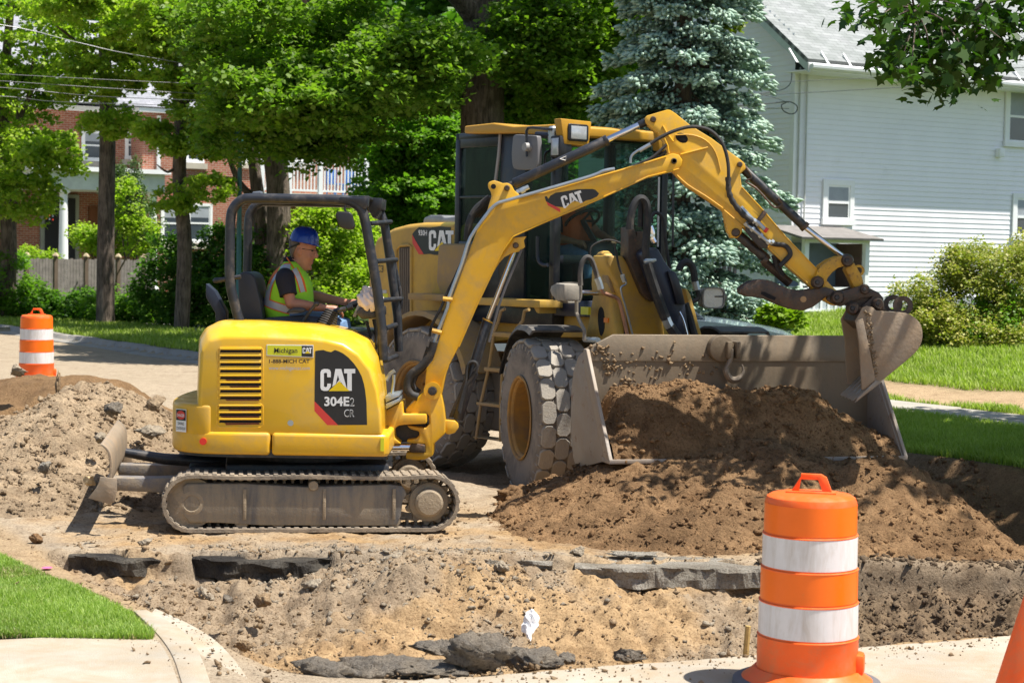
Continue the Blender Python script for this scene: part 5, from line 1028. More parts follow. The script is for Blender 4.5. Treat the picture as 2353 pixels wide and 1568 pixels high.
MB().box(wp.x-.075, wp.x+.035, wp.y-.096, wp.y-.085, wp.z-.085, wp.z+.085).build('lamp_lens', MATS['lamp_lens'], WL, bevel=.008)
MB().tube(spl([LR.P(x, y, -.86) for x, y in q('b', (1610, 540), (1560, 560), (1530, 620), (1525, 720), (1520, 900))], 3), .014, 8).build('grab_rail', M('dark_steel', (.06, .07, .08), .3, .8), LD, LR)
MB().tube(spl([LR.P(x, y, cv-.04) for x, y in q('c', (1600, 0), (1598, 250), (1620, 360), (1690, 410), (1740, 405))], 3), .02, 8).build('grab_rail', LB, LD, LR)
# interior
SE = MB().prism([(UA+.25, ZB+.1), (UA+.22, ZB+1.0), (UA+.32, ZB+1.15), (UA+.40, ZB+1.0), (UA+.42, ZB+.45), (UA+.95, ZB+.42), (UA+.98, ZB+.3), (UA+.9, ZB)], -.26, .26).build('seat', M('loader_seat', (.05, .06, .08), .7), CAB, bevel=.05)
MB().box(UB-.42, UB-.1, -.18, .18, ZB, ZB+.62).build('dashboard', LB, CAB, bevel=.04)
sw_ = LR.P(1338, 507, -.02); mb = MB(); t_ = Matrix.Rotation(math.radians(-35), 3, 'Y')
for k in range(2): pass
ring = [sw_+t_ @ Vector((.19*math.cos(2*PI*i/28), .19*math.sin(2*PI*i/28), 0)) for i in range(29)]; mb.tube(ring, .017, 8); mb.tube([ring[0], sw_, ring[14]], .014, 6); mb.tube([sw_, ring[7]], .014, 6); mb.tube([sw_, sw_+t_ @ Vector((.05, 0, -.4))], .03, 8); mb.build('steering_wheel', M('wheel_black', (.012, .012, .013), .4), CAB)
# platform strip, panels, frame details under the cab
pa_ = LR.on(1104, 683, -1.02); pb_ = LR.on(1247, 690, -1.02); MB().box(pa_[0], pb_[0], -1.06, cv, pa_[1]-.075, pa_[1]).build('platform', LY, LD, LR, bevel=.008)
MB().prism(LR.L([(1225, 698), (1242, 698), (1242, 720), (1236, 718)], -1.0), -1.02, -.8).build('platform_bracket', LY, LD, LR, bevel=.004)
MB().prism(LR.L([(1095, 690), (1245, 700), (1340, 690), (1345, 728), (1245, 724), (1100, 716)], -.74), -.74, .74).build('cab_base', M('dark_blue_panel', (.02, .025, .045), .35, 0, .1, 3, .2, (.12, .1, .08)), LD, LR, bevel=.015)
MB().prism(LR.L([(1090, 718), (1355, 726), (1352, 775), (1200, 775), (1100, 790)], -.6), -.6, .6).build('lower_body', LY, LD, LR, bevel=.02)
MB().box(-1.0, .2, -.72, -.42, .45, 1.15).build('fuel_tank', M('grey_tank', (.14, .13, .12), .6, 0, .2, 3, .6, (.25, .19, .12), 4), LD, LR, bevel=.04)
# ladder
lv = -1.12
def L_(k, x, y, v=lv): return LR.P(*q(k, (x, y))[0], v)
mb = MB(); mb.tube([L_('c', 1130, 1030), L_('c', 1075, 1060), L_('c', 1040, 1200), L_('d', 1210, 250), L_('d', 1165, 560), L_('d', 1090, 890), L_('d', 1040, 1250)], .017, 8)
mb.tube([L_('c', 1475, 1040), L_('c', 1410, 1060), L_('c', 1385, 1200), L_('d', 1395, 240), L_('d', 1290, 600), L_('d', 1275, 890), L_('d', 1272, 1270)], .017, 8); mb.build('ladder_rail', LYD, LD, LR, split=True)
for (xa, xb, y0_, y1_) in ((1200, 1410, 232, 290), (1128, 1300, 565, 618), (1055, 1275, 893, 950), (1022, 1278, 1222, 1268)):
    a_ = L_('d', xa, y0_); b_ = L_('d', xb, y1_); MB().box(a_.x, b_.x, lv-.02, lv+.16, b_.z, a_.z).build('ladder_step', LYD, LD, LR, bevel=.006)
    mb = MB()
    for i in range(14): x = a_.x+(b_.x-a_.x)*(i+.5)/14; mb.box(x-.006, x+.006, lv-.018, lv+.15, a_.z-.001, a_.z+.013)
# linkage and tower on the front frame
def PX(x, y, u): v_, w_ = LF.onx(x, y, u); return Vector((u, v_, w_))
def LXp(k, pts, u): return [LF.onx(x, y, u) for x, y in q(k, *pts)]
def LP(k, pts, v): return LF.L(q(k, *pts), v)
tv = -.52
TW = MB().prism(LP('e', ((300, 360), (325, 270), (365, 225), (415, 205), (455, 240), (478, 330), (520, 640), (640, 1500), (190, 1500), (300, 860), (280, 700), (285, 500)), tv), tv, tv+.10).build('tower_plate', LY, LD, LF, bevel=.03, seg=3)
MB().prism(spl2(LP('e', ((430, 1000), (470, 1080), (478, 1300), (440, 1410), (410, 1380), (385, 1200), (392, 1060)), tv), 4, True), tv-.003, tv+.01).build('tower_opening', DGR, TW)
MB().prism(LP('e', ((482, 1158), (540, 1160), (538, 1226), (480, 1222)), tv), tv-.012, tv).build('side_marker', M('amber_marker', (.85, .22, .01), .3), TW)
MB().prism(LP('e', ((145, 1000), (255, 1005), (250, 1115), (143, 1110)), -.62), -.625, -.6).build('warning_label', GYL, LD, LF)
MB().prism(LP('e', ((478, 275), (520, 280), (700, 900), (760, 1500), (620, 1500), (540, 700)), tv+.13), tv+.12, tv+.16).build('tower_gap', LB, LD, LF)
MB().prismx(LXp('e', ((478, 275), (735, 280), (800, 370), (880, 540), (1010, 830), (1100, 910), (1200, 935), (1290, 1050), (1345, 1500), (880, 1500), (720, 900), (640, 660), (560, 500), (500, 380)), .62), .25, .62).build('lift_arm', LY, LD, LF, bevel=.02, seg=3)
MB().prismx(LXp('e', ((520, 380), (640, 660), (720, 900), (880, 1500), (700, 1500), (600, 900), (530, 600)), .5), .3, .5).build('lift_arm_side', LYD, LD, LF, bevel=.01)
MB().prismx(LXp('e', ((1560, 740), (1600, 745), (1650, 830), (1835, 1500), (1740, 1500), (1650, 1100)), .5), .3, .6).build('lift_arm', LY, LD, LF, bevel=.02)
MB().prismx(LXp('12', ((1062, 520), (1110, 518), (1128, 560), (1135, 600), (1140, 560), (1215, 560), (1215, 640)), .7)+LXp('e', ((1110, 120), (1110, 200), (1010, 260), (1050, 400), (1190, 935), (1100, 905), (1010, 810), (880, 500), (800, 300), (805, 100)), .7), .5, .72).build('bell_crank', GRM, LD, LF, bevel=.02)
MB().prismx(LXp('e', ((985, 260), (1050, 180), (1200, 150), (1250, 200), (1330, 350), (1480, 560), (1620, 960), (1700, 1500), (1540, 1500), (1350, 1180), (1180, 760), (1050, 380)), .9), .72, .92).build('tilt_lever', M('dark_blue_steel', (.02, .025, .045), .4), LD, LF, bevel=.03)
def Lt(name, k, pts, v, r_, mat=BLKM, n=4):
    u_ = {-.66: .85, -.64: .83, -.42: .75, -.43: .77, -.3: .3, .1: .95, .2: .9, .55: .4, -.02: 1.0, .42: .8, .75: .35, .3: 1.0, .8: .0, .5: .02}.get(v, .5)
    return MB().tube(spl([PX(x, y, u_) for x, y in q(k, *pts)], n), r_, 8).build(name, mat, LD, LF)
Lt('hose', 'e', ((135, 700), (130, 520), (155, 380), (215, 300), (280, 320), (330, 430), (375, 590)), -.66, .024, M('dusty_hose', (.06, .055, .05), .8, 0, .2, 5, .5, (.25, .21, .17), 5))
Lt('metal_pipe', 'e', ((430, 750), (460, 800), (560, 840), (640, 870), (690, 930), (730, 1080), (800, 1400), (815, 1480)), -.64, .018, M('copper_pipe', (.42, .22, .14), .45, .5, .3, 4))
Lt('pipe_fitting', 'e', ((370, 590), (400, 660), (425, 750)), -.66, .032, STL)
Lt('metal_pipe', 'e', ((780, 640), (780, 680), (715, 720), (715, 800), (760, 950), (800, 1100), (880, 1420)), -.42, .009, STL)
Lt('hose', 'e', ((620, 130), (650, 270), (680, 420), (725, 545)), -.42, .011); Lt('pipe_fitting', 'e', ((728, 545), (745, 600), (765, 645)), -.43, .022, STL)
Lt('hose', 'e', ((275, 290), (275, 180), (350, 100), (500, 50), (640, 70), (720, 110), (770, 180)), -.3, .008)
Lt('hose', '12', ((1080, 540), (1095, 400), (1130, 300), (1180, 255), (1230, 290), (1245, 400), (1240, 560), (1230, 760), (1290, 1000), (1400, 1350)), .1, .036)
Lt('hose', '12', ((1180, 520), (1185, 360), (1200, 300)), .2, .028)
Lt('metal_pipe', '12', ((1270, 510), (1290, 570), (1290, 620), (1310, 660)), .2, .025, CHR)
Lt('hose', '12', ((1280, 480), (1290, 410), (1335, 390), (1385, 440), (1400, 560), (1425, 750), (1450, 900)), .55, .018)
Lt('hose', 'e', ((1080, 380), (1200, 760), (1350, 1180)), -.02, .045); Lt('pipe_fitting', 'e', ((1345, 1160), (1375, 1230), (1410, 1290)), -.02, .045, STL); Lt('hose', 'e', ((1405, 1280), (1460, 1360), (1520, 1440)), -.02, .05)
Lt('hose', 'e', ((1620, 960), (1680, 1150), (1770, 1480)), .42, .04)
Lt('hose', 'e', ((1530, 480), (1580, 390), (1660, 370), (1730, 450), (1760, 640)), .75, .035); Lt('pipe_fitting', 'e', ((1760, 640), (1790, 760)), .75, .035, STL); Lt('metal_pipe', 'e', ((1790, 760), (1815, 850), (1790, 900), (1700, 930)), .75, .022)
Lt('metal_pipe', 'e', ((1540, 1070), (1600, 1200), (1660, 1430)), .3, .010, CHR)
MB().prismx(LXp('e', ((1045, 345), (1070, 315), (1215, 315), (1215, 355), (1180, 372), (1055, 388)), 1.0), .96, 1.0).build('hose_clamp', STL, LD, LF, bevel=.005)
MB().prismx(LXp('e', ((1370, 500), (1440, 485), (1490, 520), (1560, 700), (1625, 970), (1500, 965), (1430, 700)), .95), .85, .96).build('cover_plate', LB, LD, LF, bevel=.01)
Lt('guard_post', '12', ((1485, 0), (1480, 300), (1478, 700)), .8, .012, LB)
Lt('guard_post', '12', ((1352, 60), (1345, 400), (1340, 700)), .5, .010, M('pale_edge', (.5, .5, .48), .5))
# head lamps
HS = M('dusty_lamp_shell', (.16, .15, .13), .6, 0, .1, 6, .6, (.42, .37, .30), 6)
def headlamp(k, outer, lens, v0):
    H = MB().prism(spl2(LF.L(q(k, *outer), v0), 3, True), v0, v0+.16).build('headlight', HS, LD, LF, bevel=.03, seg=3)
    MB().prism(spl2(LF.L(q(k, *lens), v0-.01), 3, True), v0-.012, v0+.02).build('lens', M('headlight_lens', (.62, .60, .55), .2, .2, .08, 12, .3, (.5, .45, .38), 9), H, bevel=.006)
# lamps face forward (toward local +x), built in the y-z plane
def headlamp2(cpx, cpy, u, w_, h_, flip):
    vv, zz_ = LF.onx(cpx, cpy, u); n = 20; V = []; s_ = -1 if flip else 1
    prof = [(0, 1.0), (.03, 1.02), (.03, .9), (-.12, .92), (-.26, .55), (-.30, .2)]
    for dx, k in prof:
        for i in range(n):
            a_ = 2*PI*i/n; cx_ = abs(math.cos(a_))**.5*math.copysign(1, math.cos(a_)); sx_ = abs(math.sin(a_))**.5*math.copysign(1, math.sin(a_))
            V.append((u+dx, vv+cx_*w_*k-s_*(.0 if dx > -.2 else .02), zz_+sx_*h_*k))
    F = [(j*n+i, j*n+(i+1) % n, (j+1)*n+(i+1) % n, (j+1)*n+i) for j in range(len(prof)-1) for i in range(n)]+[tuple(range((len(prof)-1)*n, len(prof)*n))]
    H = MB().add(V, F).build('headlight', HS, LD, LF)
    MB().add([Vector((u+.012, vv+(p[1]-vv)*.92, zz_+(p[2]-zz_)*.92)) for p in V[:n]], [tuple(range(n))]).build('lens', M('headlight_lens', (.62, .60, .55), .2, .2, .08, 12, .3, (.5, .45, .38), 9), H, recalc=False, smooth=0)
    return vv, zz_
va, za = headlamp2(1308, 672, .35, .115, .098, False); vb, zb_ = headlamp2(1637, 684, .35, .115, .10, True)
MB().prism(LF.L([(1271, 668), (1274, 656), (1285, 650), (1305, 652), (1305, 692), (1290, 690), (1276, 680)], va-.11), va-.15, va).build('indicator', HS, LD, LF, bevel=.02)
MB().prism(LF.L([(1640, 664), (1652, 666), (1662, 680), (1656, 694), (1640, 700)], vb+.10), vb, vb+.15).build('indicator', HS, LD, LF, bevel=.02)
MB().cyl((.3, va+.1, za), (.3, tv, za), .025, n=10).build('lamp_bracket', CHR, LD, LF); MB().cyl((.3, vb-.1, zb_), (.3, .5, zb_), .04, n=10).build('lamp_bracket', LB, LD, LF)
MB().tube([LF.P(x, y, va+.02) for x, y in q('c', (2150, 920), (2150, 1090), (2190, 1190), (2265, 1340), (2258, 1480))], .018, 8).build('lamp_post', M('dusty_post', (.22, .19, .15), .7), LD, LF)
MB().tube([LF.P(x, y, -.8) for x, y in q('e', (200, 1465), (385, 1475))], .025, 8).build('step_bar', STL, LD, LF)
# bucket of the loader
bv = -1.38; W2 = 1.38; WR = 1.17
T_ = LF.on(1345, 801, bv); fe = LF.on(1400, 1056, bv)
pb = [(1345, 801), (1328, 818), (1317, 850), (1312, 900), (1311, 960), (1312, 1010), (1316, 1050), (1324, 1074), (1345, 1070), (1400, 1056)]
BP = [LF.on(x, y, bv) for x, y in pb]
# remap to a sane section: keep the silhouette heights, deepen toward the rear
LBK = M('loader_bucket_steel', (.16, .125, .085), .5, .25, .15, 2, .55, (.24, .175, .11), 3, bump=.15, bs=25, streak=True)
LBO = M('loader_bucket_side', (.30, .26, .22), .55, .1, .15, 2, .6, (.36, .28, .2), 3, bump=.2, bs=20, rust=.12)
mid = [(x*.985+.0, z) for x, z in BP]; cxm = sum(p[0] for p in BP)/len(BP); czm = sum(p[1] for p in BP)/len(BP)
inn = [(x+(cxm-x)*.09+.01, z+(czm-z)*.045) for x, z in BP]
SP = [(T_[0], T_[1]), (T_[0]+.015, T_[1]-.25), (T_[0]+.02, T_[1]-.55), (T_[0]+.05, T_[1]-.8), (T_[0]+.16, fe[1]+.03), (T_[0]+.32, fe[1]-.01), (fe[0], fe[1]-.01)]; SP = SP+[(x-.03, z-.03) for x, z in SP[::-1]]
LBU = MB().prism(SP, -W2+.012, WR-.012).build('bucket', LBK, LD, LF, bevel=.004, seg=1)
mb = MB()
for v in (-W2, WR-.03): mb.prism([(x, z) for x, z in BP], v, v+.03)
mb.build('side_plate', LBO, LBU, bevel=.005, split=True)
mb = MB(); dxe = (fe[0]-T_[0]); dze = (fe[1]-T_[1])
for v in (-W2-.012, WR-.018): mb.prism([(T_[0]-.02, T_[1]), (T_[0]+.05, T_[1]+.0), (fe[0]+.03, fe[1]), (fe[0]-.10, fe[1]-.0), (T_[0]+.0, T_[1]-.15)], v, v+.03)
mb.build('side_edge', LBO, LBU, bevel=.005, split=True)
tz = LF.on(1400, 768, bv+.2)[1]; dz_ = tz-T_[1]
V = [(T_[0], -W2, T_[1]), (T_[0]-.01, -W2+.24, T_[1]+dz_), (T_[0]-.01, WR-.24, T_[1]+dz_), (T_[0], WR, T_[1]), (T_[0]+.02, WR, T_[1]-.1), (T_[0]+.02, -W2, T_[1]-.1)]
V2 = [(x-.03, y, z) for x, y, z in V]; MB().add(V+V2, [(0, 1, 2, 3, 4, 5), (11, 10, 9, 8, 7, 6)]+[(i, i+6, (i+1) % 6+6, (i+1) % 6) for i in range(6)]).build('spill_guard', LBK, LBU, bevel=.006)
MB().box(fe[0]-.16, fe[0]+.03, -W2-.01, WR+.01, fe[1]-.03, fe[1]+.005).build('cutting_edge', LBO, LBU, bevel=.004)
# hook on the back wall
hv_, hz_ = LF.onx(1668, 800, T_[0]+.04); HK = MB().cyl((T_[0]-.02, hv_-.05, hz_), (T_[0]+.08, hv_-.05, hz_), .11, n=20).box(T_[0]+.0, T_[0]+.12, hv_-.02, hv_+.02, hz_-.08, hz_+.06).box(T_[0]+.0, T_[0]+.12, hv_+.06, hv_+.10, hz_-.08, hz_+.06).build('hook_mount', LBK, LBU, bevel=.008)
hk = spl([(T_[0]+.10, hv_+a, hz_+b) for a, b in ((.02, .0), (.015, -.09), (-.02, -.18), (.02, -.25), (.09, -.25), (.13, -.19), (.12, -.13))], 4); MB().tube(hk, [.022]*8+[.028]*10+[.02, .018, .015, .012, .01, .008, .005][:len(hk)-18], 8).build('hook', M('hook_steel', (.20, .16, .12), .5, .3, .2, 9), HK)
# soil heaped in the bucket
nu, nv = 70, 190; us = np.linspace(T_[0]+.01, fe[0]+.03, nu); vs_ = np.linspace(-W2+.035, WR-.035, nv); Uu, Vv = np.meshgrid(us, vs_, indexing='ij')
def crestz(v):
    px_ = [1390, 1410, 1430, 1470, 1540, 1650, 1750, 1800, 1870, 1920, 2000]; py_ = [960, 905, 884, 880, 893, 903, 905, 900, 905, 950, 1000]
    vv = []; zz2 = []
    for a_, b_ in zip(px_, py_): t_ = LF.onx(a_, b_, (T_[0]+fe[0])/2-.05); vv.append(t_[0]); zz2.append(t_[1])
    return np.interp(v, vv, zz2)
cz2 = crestz(Vv); t = (Uu-us[0])/(us[-1]-us[0]); base = fe[1]-.02
shape = np.where(t < .42, .93+.07*np.sin(t/.42*PI/2), np.cos((t-.42)/.58*PI/2)**.8)
Zs = base+(cz2-base)*shape+.05*fbm(Uu, Vv, 3, 4, 7)*shape+.022*fbm(Uu, Vv, 12, 4, 8)+.10*fbm(Uu, Vv, 1.8, 3, 17)*shape+.05*np.abs(fbm(Uu, Vv, 6, 3, 18))*shape-.02*sst(.9, 1., t)
Vs = np.stack([Uu.ravel(), Vv.ravel(), Zs.ravel()], 1); I = np.arange(nu*nv).reshape(nu, nv); Fs = np.stack([I[:-1, :-1].ravel(), I[1:, :-1].ravel(), I[1:, 1:].ravel(), I[:-1, 1:].ravel()], 1)
tag(link('soil_heap', fastmesh('soil_heap', Vs, Fs, True), MRP, None, LF), 'brown soil heaped inside the big loader bucket', 'soil heap')
rg = np.random.default_rng(3); k = rg.integers(0, nu*nv, 2600); P = np.array([tuple(LF.M @ Vector(p)) for p in Vs[k]]); clods('soil_clods', P, .006*(.03/.006)**(rg.uniform(0, 1, len(P))**4), MCB, 33)
# mud lumps stuck on the back wall
k = []
for i in range(170):
    c_ = [(1385, 805), (1400, 845), (1440, 880)][i % 3] if i < 110 else (1500+rg.uniform(-80, 160), 830+rg.uniform(-30, 40))
    a_ = LF.onx(c_[0]+rg.normal(0, 11), c_[1]+rg.normal(0, 9), T_[0]+.03); k.append(tuple(LF.M @ Vector((T_[0]+.012, a_[0], a_[1]))))
o = clods('mud', k, rg.uniform(.006, .02, len(k)), MCL, 35); o.parent = LBU; o.matrix_parent_inverse = LF.M.inverted()
print('LOADER', LP('e', ((190, 1500), (640, 1500), (345, 225)), tv), LP('e', ((480, 275), (880, 1500), (1345, 1500)), -.36), UA, UB, ZB, ZT, 'rearwheel', LR.on(938, 916, -1.2), 'front', LF.on(1203, 957, -1.2), 'bucket', T_, fe)
# ---------------------------------------------------------------- people
SKIN = M('skin', (.42, .19, .115), .5, 0, .12, 14, spec=.4); SKD = M('lip', (.30, .10, .07), .5)
LIME = M('lime_vest', (.36, .78, .03), .75, 0, .08, 7, bump=.5, bs=9); ORG = M('orange_trim', (.85, .17, .02), .7); REF = M('reflective_tape', (.42, .44, .48), .35, .1, .08, 20)
NAVY = M('navy_shirt', (.012, .012, .022), .85, 0, .2, 6, bump=.5, bs=12); JEAN = M('blue_jeans', (.14, .24, .42), .85, 0, .15, 20); HATM = M('blue_hard_hat', (.006, .035, .30), .22, 0, .05, 5, coat=.4); HAIR = M('grey_hair', (.12, .10, .085), .8, 0, .3, 40); DARKH = M('dark_strap', (.012, .012, .012), .6)
def interp(tab, y):
    tab = sorted(tab); ys = [t[0] for t in tab]; return [float(np.interp(y, ys, [t[k] for t in tab])) for k in range(1, len(tab[0]))]
TORS = [(1600, 660, 1180, .165), (1500, 625, 1180, .175), (1400, 592, 1185, .18), (1250, 612, 1178, .185), (1120, 655, 1165, .195), (1020, 722, 1120, .205), (950, 770, 1075, .195), (900, 805, 1035, .165), (850, 840, 990, .12), (805, 862, 955, .085)]
def smooth_loft(slices, name, mat, parent, fr=None, n=36, sub=4, ex=2.4, to=None, smooth=60):
    ys = np.linspace(slices[0][0], slices[-1][0], len(slices)*sub); V = []
    for y in ys:
        b, f, h = interp(slices, y); cx_, rx = (b+f)/2, (f-b)/2
        for i in range(n):
            a = 2*PI*i/n; c_, s_ = math.cos(a), math.sin(a); V.append(to(cx_+rx*abs(c_)**(2/ex)*math.copysign(1, c_), y, h*abs(s_)**(2/ex)*math.copysign(1, s_)))
    m = len(ys); F = [(j*n+i, j*n+(i+1) % n, (j+1)*n+(i+1) % n, (j+1)*n+i) for j in range(m-1) for i in range(n)]+[tuple(range(n)), tuple(range((m-1)*n, m*n))]
    return (V, F)
def remesh(o, size, sm=4):
    r = o.modifiers.new('r', 'REMESH'); r.mode = 'VOXEL'; r.voxel_size = size; r.use_smooth_shade = True
    s_ = o.modifiers.new('s', 'SMOOTH'); s_.iterations = sm; s_.factor = .5
    bpy.context.view_layer.update(); dg = bpy.context.evaluated_depsgraph_get(); me = bpy.data.meshes.new_from_object(o.evaluated_get(dg)); o.modifiers.clear(); o.data = me
def person(fr, to, label, hat, vest, yv, hatlabel=None, detail=True):
    """to(x, y, v): figure units (the head is 500 units tall) -> local point; v sideways in metres"""
    o_ = to(900, 1560, 0); ORI = Fr(*(fr.M @ o_), fr.ang); inv = ORI.I @ fr.M
    def T(x, y, v): return inv @ to(x, y, v)
    s_ = .000669*1.0
    mb = MB()
    HEAD = [(540, 925, 1195, .066), (620, 903, 1215, .073), (655, 903, 1217, .0755), (690, 908, 1206, .075), (725, 915, 1198, .073), (765, 925, 1200, .071), (800, 935, 1193, .067), (830, 945, 1178, .064), (860, 955, 1170, .060), (885, 960, 1160, .056), (915, 966, 1150, .050), (940, 975, 1128, .042), (957, 990, 1100, .030)]
    V, F = smooth_loft(HEAD, '', None, None, n=32, ex=2.2, to=T); mb.add(V, F)
    mb.tube([T(1192, 690, 0), T(1208, 745, 0), T(1222, 785, 0), T(1212, 808, 0)], [.010, .012, .016, .010], 10)          # nose
    for k in (-1, 1): mb.ell(T(1200, 797, k*.012), (.011, .009, .009), 8, 6)
    mb.tube([T(1196, 668, -.04), T(1212, 664, 0), T(1196, 668, .04)], .010, 8)                                          # brow
    mb.tube([T(1150, 848, -.030), T(1170, 843, 0), T(1150, 848, .030)], .0085, 8); mb.tube([T(1148, 866, -.028), T(1165, 866, 0), T(1148, 866, .028)], .009, 8)
    mb.ell(T(1125, 925, 0), (.026, .030, .020), 12, 8); mb.ell(T(1125, 790, -.05), (.030, .018, .030), 12, 8); mb.ell(T(1125, 790, .05), (.030, .018, .030), 12, 8)
    for k in (-1, 1):
        mb.ell(T(1022, 728, k*.077), (.016, .008, .028), 12, 8, Matrix.Rotation(.18, 3, 'Y')); mb.ell(T(1028, 765, k*.073), (.010, .010, .012), 8, 6)
    mb.tube([T(985, 830, 0), T(950, 920, 0), T(915, 1010, 0)], [.066, .063, .080], 16)                                   # neck
    def arm(k, sh, el, wr):
        S, E, W = T(*sh), T(*el), T(*wr); mb.tube(spl([S, (S+E)/2, E], 3), [.052, .052, .050, .048, .046, .044, .042][:7], 14); mb.ell(E, (.044, .044, .044))
        mb.tube([E, E.lerp(W, .25), E.lerp(W, .6), W], [.044, .046, .036, .027], 14)
    w1 = (1385, 1390, -.20); arm(-1, (880, 1030, -.19), (960, 1330, -.25), w1); w2 = (1560, 1335, .16); arm(1, (900, 1030, .19), (1080, 1250, .26), w2)
    def hand(w_, k, tgt, drop):
        W = T(*w_); G = T(*tgt); d = (G-W).normalized(); up = Vector((0, 0, 1)); sd = d.cross(up).normalized()*(-1); nrm = sd.cross(d).normalized()
        if nrm.z < 0: nrm = -nrm
        mb.tube([W, W+d*.035, W+d*.075], [.027, .034, .034], 12); mb.ell(W+d*.05, (.042, .038, .020), 12, 8)
        for i, (off, ln, r_) in enumerate(((-.033, .068, .0092), (-.011, .078, .0098), (.012, .072, .0095), (.033, .056, .0085))):
            b_ = W+d*.078+sd*off; p1 = b_+(d*.9-nrm*.35).normalized()*ln*.42; p2 = p1+(d*.55-nrm*.85).normalized()*ln*.33; p3 = p2+(d*.05-nrm*1.).normalized()*ln*.25
            mb.tube([b_-d*.02, b_, p1, p2, p3], [r_*1.1, r_*1.15, r_, r_*.95, r_*.7], 8)
        b_ = W+d*.025+sd*.030*k; p1 = b_+(d*.7+sd*.7*k-nrm*.4).normalized()*.035; p2 = p1+(d*.95-nrm*.45).normalized()*.030; mb.tube([b_, p1, p2], [.013, .0115, .009], 8)
    hand(w1, 1, (1520, 1420, -.17), 0); hand(w2, -1, (1660, 1345, .13), 0)
    mb.tube([T(960, 1500, -.09), T(1250, 1555, -.10), T(1500, 1600, -.12), T(1560, 1900, -.12)], [.08, .08, .062, .05], 12); mb.tube([T(960, 1500, .09), T(1250, 1555, .10), T(1500, 1600, .14), T(1560, 1900, .14)], [.08, .08, .062, .05], 12)
    V, F = smooth_loft([(a, b+25, c-25, d-.03) for a, b, c, d in TORS if a > 870], '', None, None, n=24, to=T); mb.add(V, F)
    B = mb.build('person', SKIN, None, ORI); remesh(B, .0055 if detail else .012, 3 if detail else 2); tag(B, label, 'person')
    # clothes
    V, F = smooth_loft(TORS[:-1], '', None, None, n=48, sub=5, ex=2.5, to=T)
    V = [p+Vector((0, 0, 0)) for p in V]; VE = MB().add(V, F).build('vest', vest, B, smooth=60)
    def surf(x, y, off):
        b, f, h = interp(TORS, y); cx_, rx = (b+f)/2, (f-b)/2; t_ = max(-.995, min(.995, (x-cx_)/rx)); return T(x, y, -(h*(1-abs(t_)**2.5)**(1/2.5)+off))
    def ribbon(name, pts, wd, off, mat):
        P = [(p.x, p.y) for p in spl([(a, b, 0) for a, b in pts], 6)]; V = []
        for i, (x, y) in enumerate(P):
            a_ = P[max(i-1, 0)]; c_ = P[min(i+1, len(P)-1)]; dx, dy = c_[0]-a_[0], c_[1]-a_[1]; l_ = math.hypot(dx, dy) or 1; nx_, ny_ = -dy/l_*wd/2, dx/l_*wd/2
            V += [surf(x+nx_, y+ny_, off), surf(x, y, off+.001), surf(x-nx_, y-ny_, off)]
        n = len(P); MB().add(V, [(3*i+k, 3*i+k+1, 3*i+k+4, 3*i+k+3) for i in range(n-1) for k in (0, 1)]).build(name, mat, VE, recalc=False)
    if detail:
        wa = [(608, 1300), (680, 1330), (780, 1365), (900, 1400), (1020, 1425), (1120, 1445)]; sh = [(660, 1290), (680, 1170), (720, 1060), (780, 975), (860, 915), (940, 905)]; sf = [(985, 930), (1030, 1010), (1060, 1100), (1085, 1200)]
        for pts, wd in ((wa, 78), (sh, 62), (sf, 48)):
            ribbon('orange_trim', pts, wd+26, .003, ORG); ribbon('reflective_band', pts, wd, .0055, REF)
        ribbon('orange_trim', [(880, 800), (930, 860), (1000, 950), (1080, 1040), (1120, 1200)], 14, .004, ORG)
    for k in (-1, 1):
        S = T(900, 1000, .16*k); A_ = T(885, 1045, .20*k); E = T(930, 1235, .235*k)
        MB().tube(spl([S, A_, A_.lerp(E, .5), E], 3), [.062, .072, .076, .077, .076, .074, .072, .07, .069, .070], 18).build('sleeve', NAVY, B)
    mb = MB(); mb.tube([T(1000, 900, 0), T(955, 900, 0), T(900, 930, 0)], [.07, .083, .10], 20); mb.build('collar', NAVY, B)
    mb = MB(); mb.tube([T(930, 1520, -.095), T(1250, 1560, -.10), T(1500, 1600, -.12), T(1570, 1950, -.12)], [.10, .092, .076, .064], 14); mb.tube([T(930, 1520, .095), T(1250, 1560, .10), T(1500, 1600, .14), T(1570, 1950, .14)], [.10, .092, .076, .064], 14); mb.build('jeans', JEAN, B, split=True)
    mb = MB(); V, F = smooth_loft([(585, 893, 1130, .074), (650, 893, 1075, .0765), (700, 897, 1010, .0755), (760, 910, 960, .072), (800, 925, 950, .066)], '', None, None, n=28, ex=2.2, to=T); mb.add(V, F).build('hair', HAIR, B)
    for k in (-1, 1):
        e_ = T(1172, 722, k*.047); mb = MB().ell(e_, (.011, .006, .006), 10, 6); mb.build('eye', DARKH if detail else SKIN, B)
    # hard hat
    rot = Matrix.Rotation(math.radians(9), 3, 'Y'); c_ = T(1070, 628, 0); n = 40; V = []; prof = [(1.10, -.012), (1.10, -.006), (1.01, .0), (1.0, .05), (.985, .2), (.94, .42), (.84, .63), (.68, .80), (.48, .92), (.25, .985), (0.02, 1.0)]
    for rr, hh in prof:
        for i in range(n):
            a = 2*PI*i/n; ca, sa_ = math.cos(a), math.sin(a); k = rr
            if rr > 1.05 and ca > .2: k = rr+.26*(ca-.2)
            ridge = 1+.035*(abs(sa_) < .22)*(hh > .2)*(hh < .95)
            V.append(c_+rot @ Vector((.116*k*ca, .103*k*sa_, .129*hh*ridge-(.010*max(0, ca) if rr > 1.05 else 0))))
    m = len(prof); MB().add(V, [(j*n+i, j*n+(i+1) % n, (j+1)*n+(i+1) % n, (j+1)*n+i) for j in range(m-1) for i in range(n)]+[tuple(range((m-1)*n, m*n))]).build('hard_hat', hat, B, smooth=50)
